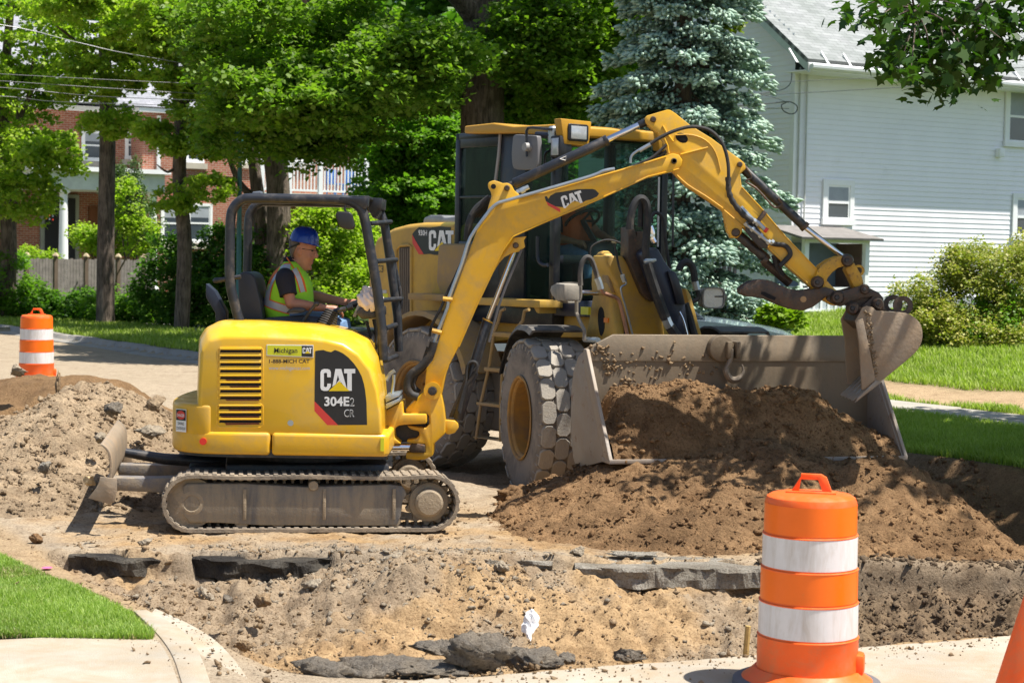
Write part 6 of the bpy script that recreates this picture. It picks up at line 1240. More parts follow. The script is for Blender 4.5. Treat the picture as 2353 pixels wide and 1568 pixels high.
    if detail:
        mb = MB(); mb.tube([T(1030, 640, -.082), T(930, 680, -.07), T(890, 700, -.02), T(885, 705, 0)], .008, 8); mb.build('hat_strap', DARKH, B)
        mb = MB(); mb.tube([T(1272, 690, -.04), T(1262, 735, -.04), T(1225, 725, -.045), T(1060, 700, -.08)], .0022, 6); mb.build('glasses', DARKH, B)
    return B
person(UF, lambda x, y, v: UF.P(*q('a', (x, y))[0], .08)+Vector((0, v-.0, 0)), 'seated man in a blue hard hat and lime safety vest driving the small digger', HATM, LIME, .08)
def to2(x, y, v):
    b_ = LR.P(1318, 500, -.02); return b_+Vector(((x-930)*.000669, v, -(y-1080)*.000669-.05))
ORV = M('orange_lime_vest', (.75, .12, .02), .75, 0, .1, 7)
person(LR, to2, 'driver in an orange and lime vest behind the glass of the wheel loader', M('white_hard_hat', (.6, .6, .58), .3), ORV, 0, detail=False)
# ---------------------------------------------------------------- houses, fence, wires
WSD = M('white_siding', (.90, .90, .92), .55, 0, .03, 1.2, .08, (.5, .5, .45), 2); WTR = M('white_trim', (.88, .89, .88), .5, 0, .03, 3)
SHG = newmat('shingles')[0]; MATS['shingles'] = SHG
def _shingle(m, c0, c1, sx=.33, sy=.14):
    nt = m.node_tree; b = nt.nodes['Principled BSDF']; oc = [n for n in nt.nodes if n.type == 'TEX_COORD'][0].outputs['UV']
    br = nt.nodes.new('ShaderNodeTexBrick'); nt.links.new(oc, br.inputs[0]); br.inputs['Scale'].default_value = 1; br.inputs['Brick Width'].default_value = sx; br.inputs['Row Height'].default_value = sy; br.inputs['Mortar Size'].default_value = .006
    br.inputs['Color1'].default_value = (*c0, 1); br.inputs['Color2'].default_value = (*c1, 1); br.inputs['Mortar'].default_value = (*[c*.55 for c in c0], 1)
    n = _noise(nt, 1.3, 5, .6, oc); nt.links.new(_mix(nt, 1., br.outputs[0], _ramp(nt, n, [(.35, (.8, .84, .8)), (.65, (1.08, 1.08, 1.08))]), 'MULTIPLY'), b.inputs['Base Color']); b.inputs['Roughness'].default_value = .92
    _bump(nt, b, br.outputs['Fac'], .3, -.01)
_shingle(SHG, (.23, .24, .24), (.31, .32, .32))
SH2 = newmat('slate_shingles')[0]; _shingle(SH2, (.25, .25, .28), (.33, .33, .36))
BRK = newmat('red_brick')[0]
def _brick(m):
    nt = m.node_tree; b = nt.nodes['Principled BSDF']; oc = [n for n in nt.nodes if n.type == 'TEX_COORD'][0].outputs['Object']
    sp = nt.nodes.new('ShaderNodeSeparateXYZ'); nt.links.new(oc, sp.inputs[0]); cb = nt.nodes.new('ShaderNodeCombineXYZ'); nt.links.new(_math(nt, 'ADD', sp.outputs[0], sp.outputs[1]), cb.inputs[0]); nt.links.new(sp.outputs[2], cb.inputs[1])
    br = nt.nodes.new('ShaderNodeTexBrick'); nt.links.new(cb.outputs[0], br.inputs[0]); br.inputs['Scale'].default_value = 1; br.inputs['Brick Width'].default_value = .215; br.inputs['Row Height'].default_value = .078; br.inputs['Mortar Size'].default_value = .009
    br.inputs['Color1'].default_value = (.30, .085, .045, 1); br.inputs['Color2'].default_value = (.42, .15, .085, 1); br.inputs['Mortar'].default_value = (.42, .34, .27, 1)
    nt.links.new(_mix(nt, 1., br.outputs[0], _ramp(nt, _noise(nt, .8, 4, .6, oc), [(.3, (.8, .8, .8)), (.7, (1.1, 1.1, 1.1))]), 'MULTIPLY'), b.inputs['Base Color']); b.inputs['Roughness'].default_value = .9; _bump(nt, b, br.outputs['Fac'], .4, -.01)
_brick(BRK)
WGL = M('window_glass', (.06, .075, .09), .06, 0, .1, 2, spec=.9); WBL = M('window_blind', (.34, .37, .40), .7); DRK = M('dark_interior', (.02, .02, .022), .9)
def slope(mb, P):                             # quad with uv from metric lengths
    mb.add(P, [(0, 1, 2, 3)])
def uvslab(name, P, mat, parent, th=.06):
    P = [Vector(p) for p in P]; nrm = (P[1]-P[0]).cross(P[3]-P[0]).normalized(); V = P+[p-nrm*th for p in P]
    me = bpy.data.meshes.new(name); me.from_pydata(V, [], [(0, 1, 2, 3), (7, 6, 5, 4), (0, 4, 5, 1), (1, 5, 6, 2), (2, 6, 7, 3), (3, 7, 4, 0)]); uv = me.uv_layers.new(); ex = (P[1]-P[0]).normalized(); ey = nrm.cross(ex)
    for l in me.loops: d = Vector(me.vertices[l.vertex_index].co)-P[0]; uv.data[l.index].uv = (d.dot(ex), d.dot(ey))
    return link(name, me, mat, parent)
HF = Fr(6.44, 43, 0, RA); gz = .80
HS_ = thing('white_house', 'white clapboard house with a pale shingle roof behind the blue spruce', 'house', HF)
ze = HF.on(1813, 152, -.9)[1]+.05; HW, HL = 15., 9.; ex_ = .1216; tp = math.tan(math.radians(40))
mb = MB(); n = int((ze-1.25)/ex_)+1
for i in range(n):
    z0 = 1.25+i*ex_; z1 = min(z0+ex_, ze); mb.add([(.1, -.016, z0), (HW, -.016, z0), (HW, 0, z1), (.1, 0, z1), (.1, .03, z0), (HW, .03, z0)], [(0, 1, 2, 3), (0, 4, 5, 1)])
SD = mb.build('siding_wall', WSD, HS_, smooth=0)
_z3 = HF.on(1800, 141, -.82)[1]+.11; _zr = ze+HL/2*tp; _sl = (_zr+.12-_z3)/(HL/2+.82)
mb = MB(); n = int((_zr-1.25)/ex_)
for i in range(n):
    z0 = 1.25+i*ex_; z1 = z0+ex_; a = max(0, (z0+.05-_z3)/_sl-.82); b = HL-a
    if b-a < .1: break
    mb.add([(-.016, a, z0), (-.016, b, z0), (0, b, z1), (0, a, z1), (.03, a, z0), (.03, b, z0)], [(0, 1, 2, 3), (0, 4, 5, 1)])
mb.build('gable_wall', WSD, HS_, smooth=0)
MB().box(.03, HW, .04, HL, gz-.6, ze-.05).build('wall_core', WSD, HS_); MB().box(-.025, .12, -.025, .12, 1.25, ze).build('corner_board', WTR, HS_)
MB().box(-.01, HW, -.03, HL, gz-.7, 1.25).build('foundation', M('foundation_paint', (.5, .52, .52), .8, 0, .15, 1, .2, (.4, .38, .3), 3), HS_)
oh = .82; zr_ = ze+HL/2*tp; ov = .32; ze2 = ze+.06
RO = uvslab('roof', [(-ov, -oh, HF.on(1800, 141, -.82)[1]+.11), (HW+.3, -oh, HF.on(1800, 141, -.82)[1]+.11), (HW+.3, HL/2, zr_+.12), (-ov, HL/2, zr_+.12)], SHG, HS_, .10)
uvslab('roof', [(HW+.3, HL+oh, ze-.1), (-ov, HL+oh, ze-.1), (-ov, HL/2, zr_+.12), (HW+.3, HL/2, zr_+.12)], SHG, HS_, .10)
ze3 = HF.on(1800, 141, -.82)[1]+.11
mb = MB().box(-ov, HW+.3, -oh-.0, -oh+.03, ze3-.26, ze3-.08); mb.build('fascia', WTR, HS_); MB().box(-ov, HW, -oh+.03, .0, ze3-.26, ze3-.235).build('soffit', WTR, HS_)
mb = MB(); V = []
for x_ in (-ov, -ov+.04): V += [(x_, -oh, ze3-.30), (x_, -oh, ze3-.10), (x_, HL/2, zr_+.02), (x_, HL/2, zr_-.20)]
mb.add(V, [(0, 1, 2, 3), (7, 6, 5, 4), (0, 4, 5, 1), (1, 5, 6, 2), (2, 6, 7, 3), (3, 7, 4, 0)]).build('rake_board', M('rake_trim', (.52, .60, .56), .5), HS_)
MB().prismx([(-oh-.005, ze3-.12), (-oh-.09, ze3-.10), (-oh-.13, ze3-.14), (-oh-.12, ze3-.20), (-oh-.06, ze3-.235), (-oh-.005, ze3-.235)], -ov+.05, HW+.2).build('gutter', WTR, HS_)
mb = MB()
for x_ in (2060, 0): pass
for cx_ in (240, 535, 740, 950, 1640, 2090, 2310):
    u_ = HF.on(1764+.25*cx_, 150, -oh)[0]; mb.add([(u_-.03, -oh-.10, ze3-.10), (u_+.03, -oh-.10, ze3-.10), (u_+.02, -oh+.18, ze3+.22), (u_-.02, -oh+.18, ze3+.22), (u_-.03, -oh-.12, ze3-.12), (u_+.03, -oh-.12, ze3-.12), (u_+.02, -oh+.2, ze3+.16), (u_-.02, -oh+.2, ze3+.16)], [(0, 1, 2, 3), (4, 5, 6, 7), (0, 4, 7, 3), (1, 5, 6, 2), (0, 1, 5, 4), (3, 2, 6, 7)])
mb.build('snow_guard', WTR, HS_, split=True)
def window(fr, parent, px0, py0, px1, py1, v, cas=.11, trim=WTR, blind=.45, split_=.5, glass=WGL, deep=.05):
    a, b = fr.on(px0, py1, v), fr.on(px1, py0, v); x0, x1, z0, z1 = a[0], b[0], a[1], b[1]
    mb = MB(); y0, y1 = v-deep, v-.005
    mb.box(x0-cas, x1+cas, y0, y1, z1, z1+cas).box(x0-cas, x0, y0+.002, y1, z0, z1).box(x1, x1+cas, y0+.002, y1, z0, z1).box(x0-cas*1.2, x1+cas*1.2, y0-.03, y1, z0-cas, z0)
    Wn = mb.build('window', trim, parent); zm_ = z0+(z1-z0)*split_; s_ = .045
    mb = MB().box(x0, x0+s_, v-.03, v-.022+.02, z0, z1).box(x1-s_, x1, v-.03, v-.002, z0, z1).box(x0+s_, x1-s_, v-.03, v-.002, z1-s_, z1).box(x0+s_, x1-s_, v-.031, v-.002, z0, z0+s_).box(x0+s_, x1-s_, v-.036, v-.002, zm_-.03, zm_+.03); mb.build('sash', trim, Wn)
    MB().box(x0+s_, x1-s_, v-.02, v-.018, z0+s_, z1-s_).build('pane', glass, Wn)
    if blind: MB().box(x0+s_, x1-s_, v-.0225, v-.0205, z1-s_-(z1-z0)*blind, z1-s_).build('blind', WBL, Wn)
    return Wn
window(HF, HS_, 1897, 427, 1951, 503, -.02, .13, blind=.4); window(HF, HS_, 2314, 212, 2362, 325, -.02, .13, blind=.45); window(HF, HS_, 2331, 458, 2392, 540, -.02, .13, blind=.5)
mb = MB()
for cx_ in (300, 365):
    u_, z_ = HF.on(1764+.25*cx_, 155, -.06); u2, z2_ = HF.on(1764+.25*cx_-6, 500, -.06); mb.cyl((u_, -.06, z_), (u_, -.06, 2.6), .022, n=8)
mb.build('conduit', M('conduit_paint', (.55, .56, .53), .5), HS_, split=True)
u_, z_ = HF.on(2298, 352, -.1); MB().box(u_-.09, u_+.09, -.17, -.01, z_-.10, z_+.12).build('junction_box', WTR, HS_, bevel=.02)
# side entry with a small shed roof
a0, b0 = HF.on(1846, 700, -1.1)[0], HF.on(1998, 560, -1.1)[0]; zt_, zs_ = HF.on(1985, 560, -1.1)[1], HF.on(1950, 660, -1.1)[1]
EN = MB().box(a0, b0, -1.1, -.03, zs_-.12, zs_).build('porch_floor', WTR, HS_)
MB().box(a0+.05, b0-.05, -1.06, -.03, gz-.3, zs_-.13).build('porch_skirt', M('skirt_paint', (.42, .46, .48), .8, 0, .3, 2.5), HS_)
mb = MB()
for i in range(9): x = a0+.1+(b0-a0-.2)*i/8; mb.box(x-.03, x+.03, -1.085, -1.062, gz-.2, zs_-.14)
mb.box(a0, b0, -1.09, -1.064, zs_-.55, zs_-.50); mb.build('lattice', WTR, HS_)
MB().box(a0+.02, b0-.02, -.12, -.03, zs_, zt_).build('porch_back', M('porch_grey', (.16, .20, .23), .7), HS_)
for x in (a0, b0-.12): MB().box(x, x+.12, -1.1, -.98, zs_, zt_).build('porch_post', WTR, HS_)
MB().box(b0-.16, b0-.04, -.98, -.13, zs_, zt_).build('porch_side', M('porch_brown', (.12, .07, .05), .7), HS_); MB().box(a0, b0, -1.1, -.98, zt_, zt_+.12).build('porch_beam', WTR, HS_)
uvslab('porch_roof', [(a0-.3, -1.35, zt_+.12), (b0+.2, -1.35, zt_+.12), (b0+.1, -.02, zt_+.40), (a0-.3, -.02, zt_+.40)], M('porch_roof_grey', (.20, .185, .175), .9, 0, .2, 6), HS_, .05)
u_, z_ = HF.on(1888, 588, -1.0); MB().box(u_-.1, u_+.1, -.3, -.13, z_-.5, z_-.1).build('meter_box', M('meter_grey', (.35, .38, .38), .5), HS_, bevel=.01)
window(HF, HS_, 1838, 640, 1858, 666, -1.12, .06, blind=0)
# brick house
BF = Fr(-13.4, 65, .4, RA); BH = thing('brick_house', 'red brick house with a white columned porch and white balcony, behind the left trees', 'house', BF)
def bx(px, v=0, py=500): return BF.on(px, py, v)[0]
def bz(py, v=0, px=400): return BF.on(px, py, v)[1]
x0, xm, x1 = bx(-60), bx(326), bx(803); zt_ = bz(262)
MB().box(xm, x1, 0, 9, -.5, zt_).build('wall', BRK, BH); MB().box(x0, xm, 1.2, 9, -.5, zt_).build('wall', BRK, BH)
MB().box(xm-.3, x1+.45, -.45, 9.5, zt_, zt_+.16).build('cornice', WTR, BH); MB().box(x0-.4, xm-.3, .75, 9.5, zt_, zt_+.16).build('cornice', WTR, BH)
zr2 = zt_+3.6
uvslab('roof', [(x0-.4, -.5, zt_+.17), (x1+.5, -.5, zt_+.17), (x1-2.5, 4.5, zr2), (x0-.4, 4.5, zr2)], SH2, BH, .05)
uvslab('roof', [(x1+.5, -.5, zt_+.17), (x1+.5, 9.5, zt_+.17), (x1-2.4, 4.6, zr2), (x1-2.5, 4.5, zr2)], SH2, BH, .05)
uvslab('roof', [(x1+.5, 9.5, zt_+.17), (x0-.4, 9.5, zt_+.17), (x0-.4, 4.5, zr2), (x1-2.5, 4.5, zr2)], SH2, BH, .05)
STN = M('stone_sill', (.5, .45, .36), .8)
for (a, b, c, d, v) in ((192, 305, 246, 364, 1.2), (292, 306, 303, 360, 1.2), (430, 318, 462, 368, 0), (374, 474, 410, 552, 0), (434, 474, 482, 552, 0), (668, 300, 702, 366, 0), (748, 528, 806, 600, 0), (60, 310, 82, 342, 1.2), (560, 320, 590, 368, 0)):
    W_ = window(BF, BH, a, b, c, d, v, .09, blind=.3, glass=WGL)
    x_, z_ = BF.on(a, d, v); x2_, _ = BF.on(c, d, v); MB().box(x_-.2, x2_+.2, v-.13, v+.02, z_-.30, z_-.10).build('sill', STN, BH)
u_ = bx(362); MB().box(u_-.06, u_+.06, -.1, -.0, bz(395), bz(268)).build('downspout', WTR, BH, bevel=.01)
pv2 = -1.6; pa, pb_ = bx(78, pv2), bx(378, pv2); zp0, zp1 = bz(443, pv2), bz(402, pv2)
MB().box(pa, pb_, pv2, 1.0, zp0, zp1).build('porch_entablature', M('cream_trim', (.62, .66, .58), .6), BH); MB().box(pa-.15, pb_+.15, pv2-.2, 1.1, zp1, zp1+.15).build('porch_cornice', WTR, BH); MB().box(pa, pb_, pv2, 1.15, -.5, .25).build('porch_base', STN, BH)
for px_ in (147, 352): u_ = bx(px_, pv2+.2); MB().lathe([(.22, .25), (.22, .35), (.17, .38), (.165, 1.0), (.13, zp0-.2), (.13, zp0-.16), (.20, zp0-.10), (.22, zp0-.1), (.22, zp0)], 20, (u_, pv2+.25, 0)).build('column', WTR, BH)
dx0, dx1 = BF.on(92, 500, 1.18)[0], BF.on(180, 500, 1.18)[0]; MB().box(dx0, dx1, 1.1, 1.19, .2, bz(455, 1.2)).build('door_frame', M('door_frame_paint', (.28, .29, .25), .6), BH)
MB().box(dx0+.15, dx0+.75, 1.05, 1.11, .2, bz(463, 1.2)).build('door', DRK, BH); MB().box(dx0+.95, dx1-.15, 1.05, 1.11, .3, bz(463, 1.2)).build('side_light', DRK, BH)
MB().box(bx(204, 1.1), bx(228, 1.1), 1.05, 1.15, .2, bz(480, 1.1)).build('wood_door', M('brown_door', (.16, .05, .015), .5), BH)
# balcony
yb = -1.5; ba, bb = bx(600, yb), bx(846, yb); zb0 = bz(434, yb); zb1 = bz(373, yb, 740)
MB().box(ba, bb, yb, 0, zb0-.28, zb0).build('balcony_floor', M('cream_trim', (.62, .66, .58), .6), BH)
BL = MB().box(ba, bb, yb, yb+.08, zb1-.08, zb1).build('balcony_rail', WTR, BH); MB().box(ba, bb, yb+.01, yb+.07, zb0+.08, zb0+.15).build('balcony_rail', WTR, BH); MB().box(bb-.08, bb, yb+.1, 0, zb1-.08, zb1).build('balcony_rail', WTR, BH)
n = int((bb-ba)/.135)
for i in range(n): x = ba+.06+i*.135; MB().box(x-.022, x+.022, yb+.02, yb+.06, zb0+.15, zb1-.08).build('baluster', WTR, BH)
for px_ in (603, 666, 737, 843): u_ = BF.on(px_, 400, yb)[0]; MB().box(u_-.08, u_+.08, yb-.02, yb+.12, zb0-.1, zb1+.10).lathe([(.0, zb1+.24), (.07, zb1+.20), (.09, zb1+.15), (.05, zb1+.10)], 12, (u_, yb+.05, 0)).build('balcony_post', WTR, BH)
for px_ in (860,): u_ = BF.on(px_, 500, yb)[0]; MB().box(u_-.12, u_+.12, yb, yb+.24, -.5, zb0-.28).build('balcony_support', WTR, BH)
CHB = M('blue_plastic', (.05, .16, .45), .4)
def patio_chair(px, lab):
    x_, _ = BF.on(px, 420, -.8); f = Fr(*(BF.M @ Vector((x_, -.8, zb0))), RA+.3); c = thing('patio_chair', lab, 'chair', f, 'blue chairs on the balcony')
    MB().box(-.25, .25, -.22, .25, .38, .43).build('seat', CHB, c, bevel=.02); MB().box(-.25, .25, .2, .25, .43, .95).build('backrest', CHB, c, bevel=.02)
    for a in (-.22, .22):
        for b in (-.19, .2): MB().box(a-.02, a+.02, b-.02, b+.02, 0, .38).build('leg', CHB, c)
patio_chair(770, 'left blue plastic chair behind the white balcony rail'); patio_chair(812, 'right blue plastic chair beside the balcony corner post')
p = BF.M @ Vector((bx(219, .0), -1.2, bz(503, -1.2, 219))); fr_l = Fr(p.x, p.y, p.z, RA); LN = thing('porch_lamp', 'hanging lamp with a teal shade under the brick house porch roof', 'lamp', fr_l)
MB().lathe([(.04, .34), (.07, .2), (.09, .12), (.19, 0), (.17, 0)], 14).build('lamp_shade', M('teal_shade', (.10, .42, .38), .4), LN); MB().cyl((0, 0, .34), (0, 0, .6), .012, n=6).build('chain', BLK, LN)
p = BF.M @ Vector((bx(114, -1.3), -1.3, bz(462, -1.3, 114))); fr_l = Fr(p.x, p.y, p.z, RA); LN = thing('wind_chime', 'red and yellow glass wind chime hanging in the porch of the brick house', 'wind chime', fr_l)
MB().box(-.14, .14, -.01, .01, -.02, .0).build('hanger', BLK, LN); cm = [M('chime_red', (.7, .06, .03), .3), M('chime_orange', (.85, .35, .03), .3), M('chime_grey', (.4, .4, .45), .3)]
for i in range(3):
    for j in range(5): MB().ell((-.11+.11*i, 0, -.10-j*.12-.02*i), (.032, .012, .036), 8, 5).build('chime_disc', cm[(i+j) % 3], LN)
# wooden fence
FF = Fr(-11.9, 54, 0, RA); FN = thing('wooden_fence', 'weathered grey board fence in front of the brick house porch', 'fence', FF); FW = M('weathered_wood', (.24, .215, .20), .9, 0, .25, 6)
f0, f1 = FF.on(-40, 600, 0)[0], FF.on(330, 600, 0)[0]; ft = FF.on(250, 596, 0)[1]
mb = MB(); x = f0; i = 0
while x < f1: mb.box(x+.004, x+.086, -.01, .012, .12+.01*math.sin(i), ft+.015*math.sin(i*2.3)); x += .09; i += 1
mb.build('board_panel', FW, FN); MB().box(f0, f1, .014, .06, ft-.25, ft-.15).build('rail', FW, FN)
for px_ in (5, 62, 128, 198, 272, 330, 372): u_ = FF.on(px_, 600, 0)[0]; P_ = MB().box(u_-.05, u_+.05, -.05, .05, 0, ft+.06).build('post', M('brown_post', (.15, .11, .08), .9), FN); MB().lathe([(.10, 0), (.10, .03), (.05, .10), (.0, .12)], 4, (u_, 0, ft+.06)).build('post_cap', M('post_cap_tan', (.50, .40, .26), .7), P_, smooth=0)
mb = MB(); x = f1; i = 0; xe = FF.on(412, 560, 0)[0]
while x < xe: t = (x-f1)/(xe-f1); h = ft+.05+.68*t; y_ = 2.2*t; mb.box(x+.003, x+.088, y_-.01, y_+.012, .1, h+.012*math.sin(i*2.1)); x += .09; i += 1
mb.build('board_panel', FW, FN)
mb = MB(); PF = Fr(3.45, 35, 0, RA)
# dark picket fence behind the spruce
PN = thing('picket_fence', 'dark picket fence half hidden behind the blue spruce', 'fence', PF)
for i in range(8): MB().box(i*.13, i*.13+.07, 0, .03, .4, 2.0).build('picket', BLK, PN)
MB().box(0, 1.0, .03, .07, 1.7, 1.78).build('rail', BLK, PN); MB().box(0, 1.0, .03, .07, .7, .78).build('rail', BLK, PN)
# street lamp
p = atD(549, 560, 44.5); SLF = Fr(p.x, p.y, .3, 0); SLM = thing('street_lamp', 'teal lantern street lamp among the leaves above the small digger', 'street lamp', SLF); TEA = M('teal_metal', (.04, .13, .12), .4)
zl = SLF.on(549, 345, 0)[1]; MB().tube([(0, 0, 0), (0, 0, .5), (0, 0, .6), (0, 0, zl)], [.12, .11, .07, .05], 12).build('pole', TEA, SLM)
MB().lathe([(.05, zl), (.13, zl+.04), (.20, zl+.36), (.20, zl+.38)], 6).build('lantern', glassmat('lantern_glass', (.35, .6, .55), .2, .7), SLM, smooth=0); MB().lathe([(.23, zl+.38), (.22, zl+.42), (.10, zl+.55), (.03, zl+.62), (.0, zl+.70)], 12).build('lamp_cap', TEA, SLM)
# wires
WIR = M('wire', (.12, .12, .13), .5, .3); WIL = M('pale_wire', (.35, .35, .36), .5, .3)
def wire(name, pts, mat, r_, label, group='overhead wires at the upper left'):
    P = [Vector((0, 0, 0))+atD(x, y, D) for x, y, D in pts]; o = MB().tube(spl(P, 8), r_, 6).build(name, mat); tag(o, label, 'wire', group)
wire('power_line', [(-400, 10, 35), (0, 57, 36), (175, 97, 37), (320, 128, 38), (620, 170, 42), (1000, 185, 60)], WIL, .008, 'steepest pale wire sloping down from the top left corner')
wire('power_line', [(-400, 140, 34), (0, 170, 34.5), (588, 197, 36), (1176, 205, 38), (1330, 205, 39), (1700, 212, 42), (1812, 236, 43)], WIR, .006, 'longest overhead wire, crossing the big trunk to the white house corner')
wire('power_line', [(-400, 155, 34), (0, 186, 34.5), (515, 219, 36), (760, 228, 37), (1300, 236, 40), (1812, 250, 43)], WIR, .006, 'second long wire just under the longest overhead wire')
wire('power_line', [(-400, 180, 34), (0, 201, 34.5), (235, 222, 36), (500, 232, 44)], WIR, .007, 'short wire at the far left, third below the steep one')
wire('power_line', [(-400, 205, 34), (0, 221, 34.5), (135, 234, 36), (400, 242, 44)], WIR, .007, 'lowest wire at the far left, above the porch')
wire('service_wire', [(1690, 221, 43.4), (1764, 218, 42.5), (2014, 204, 36), (2352, 182, 30), (2700, 150, 26)], WIL, .009, 'lower service wire in front of the white house siding', 'service wires by the white house')
wire('service_wire', [(1690, 196, 43.4), (1764, 190, 42.5), (2060, 176, 36), (2352, 155, 30), (2700, 120, 26)], WIL, .007, 'upper thin service wire in front of the white house gutter', 'service wires by the white house')
mb = MB(); mb.tube(spl([HF.P(x, y, -.12) for x, y in ((1690, 243), (1764, 238), (1806, 234), (1820, 236), (1831, 245), (1828, 258), (1815, 262), (1800, 255), (1795, 242), (1806, 236))], 4), .012, 6); mb.tube(spl([HF.P(x, y, -.12) for x, y in ((1690, 226), (1764, 212), (1800, 205), (1816, 190), (1819, 165))], 4), .010, 6); mb.build('cable_loop', BLK, HS_)
# ---------------------------------------------------------------- barrels, cone, car
BO = M('orange_plastic', (.88, .125, .012), .45, 0, .07, 4, .35, (.55, .22, .10), 9, spec=.4); BOR = M('orange_reflective', (.95, .16, .002), .35, 0, .04, 8, .06, (.5, .3, .1), 9); BW = M('white_reflective', (.72, .70, .70), .35, 0, .05, 7, .45, (.45, .38, .30), 14, streak=True)
def barrel(x, y, z, label, rot=0., g='striped traffic barrels'):
    f = Fr(x, y, z, rot); b = thing('traffic_barrel', label, 'barrel', f, g); hs = [(.105, .243), (.268, .238), (.437, .2325), (.598, .227), (.762, .2215)]
    pr = [(.0, .04), (.315, .04), (.315, .055), (.285, .075), (.253, .105)]
    for i, (h, r_) in enumerate(hs):
        h1 = hs[i+1][0] if i < 4 else .925; pr += [(r_, h), (r_-.0005, h1-.012), (r_+.003, h1-.004)] if i < 4 else [(r_, h), (r_-.002, .915), (r_-.01, .935), (r_-.03, .947), (.12, .955), (0, .955)]
    S = MB().lathe(pr, 64).build('body', BO, b, smooth=35)
    for i, (za, zb2) in enumerate(((.275, .428), (.444, .590), (.605, .754), (.768, .905))):
        r_ = hs[i+1][1]+.0012; MB().lathe([(r_, za), (r_-.0005, zb2)], 64, cap=False).build('band', [BW, BOR, BW, BOR][i], S, smooth=35, recalc=False)
    H = MB()
    for k in (-1, 1): H.prism([(k*.085-.022, .94), (k*.085+.022, .94), (k*.06+.012, 1.03), (k*.045, 1.045), (k*.04-.012, 1.03)], -.018, .018)
    H.box(-.05, .05, -.014, .014, 1.018, 1.045); H.box(-.12, .12, -.05, .05, .945, .962); H.build('handle', BO, b, bevel=.006, seg=2)
    MB().box(.21, .275, -.06, .06, .09, .19).build('foot', BO, b, bevel=.02)
    MB().lathe([(.24, 0), (.345, 0), (.36, .02), (.355, .045), (.33, .055), (.24, .05)], 48, close=True).build('rubber_base', M('grey_rubber_base', (.12, .12, .13), .8), b)
    return b
D_ = 8.93; p = onz(1852, 1580, .0); barrel(p.x, p.y, .0, 'large orange and white striped barrel in the foreground, lower right', math.radians(-12))
p = atD(84, 800, 26.1); barrel(p.x, p.y, g1(p.x, p.y), 'small looking orange and white barrel behind the left dirt piles', .2)
p = onz(2415, 1640, .02); CN = thing('traffic_cone', 'plain orange cone cut off by the right edge of the picture', 'cone', Fr(p.x, p.y, .021, 0))
MB().lathe([(.30, .03), (.285, .05), (.27, .06), (.03, .92), (.02, .93), (0, .93)], 40).build('cone', BO, CN); MB().box(-.33, .33, -.33, .33, 0, .03).build('base', BO, CN, bevel=.01)
# parked car behind the loader
cp_ = atD(1490, 700, 27.2); CF = Fr(cp_.x, cp_.y, .28, math.radians(-6)); CR = thing('parked_car', 'pale blue car almost hidden behind the wheel loader, only its bonnet showing', 'car', CF)
CPT = M('car_paint', (.36, .46, .55), .2, .3, .02, 2, coat=.8)
side_ = spl2([(-2.2, .35), (-2.22, .7), (-2.1, .92), (-1.5, .98), (-.9, .97), (0, .96), (.8, .95), (1.5, .86), (2.05, .74), (2.2, .55), (2.18, .3)], 4)
loft([[(x, y*.86*(1-.06*max(0, abs(x)-1.4)), z*(1-(.04 if abs(y) > .95 else 0))) for x, z in side_+[(1.9, .22), (-1.9, .22)]] for y in (-1, -.97, -.5, 0, .5, .97, 1)], 'body', CPT, CR, bevel=.0)
gh_ = [(-1.55, .95), (-1.15, 1.38), (-.5, 1.46), (.1, 1.42), (.85, .93)]; CBn = loft([[(x, y*.72, .95+(z-.95)) for x, z in gh_] for y in (-1, -.88, .88, 1)], 'cabin', M('car_glass', (.03, .04, .05), .06, spec=.9), CR, bevel=.03)
loft([[(x, y*.64, z) for x, z in ((-1.12, 1.39), (-.5, 1.472), (.08, 1.43), (.08, 1.41), (-1.12, 1.37))] for y in (-1, 1)], 'roof', CPT, CR, bevel=.01)
for x in (-1.35, 1.4):
    for y in (-1, 1): Wc = MB().lathe([(.32, -.1), (.32, .1), (.2, .11), (.0, .11)], 28, (x, y*.76, .32-.05), 'y').build('wheel', TYR, CR); MB().lathe([(.2, -.115), (.2, .115)], 20, (x, y*.76, .27), 'y').build('rim', STL, Wc)
MB().box(2.14, 2.2, -.75, -.45, .55, .68).build('headlight', MATS['headlight_lens'], CR, bevel=.02); MB().box(2.1, 2.17, .45, .75, .55, .68).build('headlight', MATS['headlight_lens'], CR, bevel=.02)
# ---------------------------------------------------------------- vegetation
def rotv(n, rg, up=.55, down=0.):             # random leaf frames: normal mostly up
    N = rg.standard_normal((n, 3)); N[:, 2] = np.abs(N[:, 2])+up*2; N /= np.linalg.norm(N, axis=1)[:, None]
    A = rg.standard_normal((n, 3)); A[:, 2] -= down; A -= N*np.sum(A*N, 1)[:, None]; A /= np.linalg.norm(A, axis=1)[:, None]; return N, A, np.cross(N, A)
KITE = (np.array([[0, 0, 0], [.5, .42, .07], [1., 0, -.06], [.5, -.42, .07]]), 4)
MAPLE = (np.array([[0, 0, 0], [.12, .30, .0], [.05, .5, -.03], [.34, .40, .02], [.5, .62, -.05], [.62, .26, .03], [1.05, 0, -.06], [.62, -.26, .03], [.5, -.62, -.05], [.34, -.40, .02], [.05, -.5, -.03], [.12, -.30, 0]]), 12)
def leafV(P, S, rg, shape=KITE, up=.55, down=.3):
    n = len(P); N, A, B = rotv(n, rg, up, down); sh, k = shape; S = np.asarray(S)[:, None, None]
    V = P[:, None]+S*(sh[None, :, 0, None]*A[:, None]+sh[None, :, 1, None]*B[:, None]+sh[None, :, 2, None]*N[:, None])
    return V.reshape(-1, 3), np.arange(n*k).reshape(n, k)
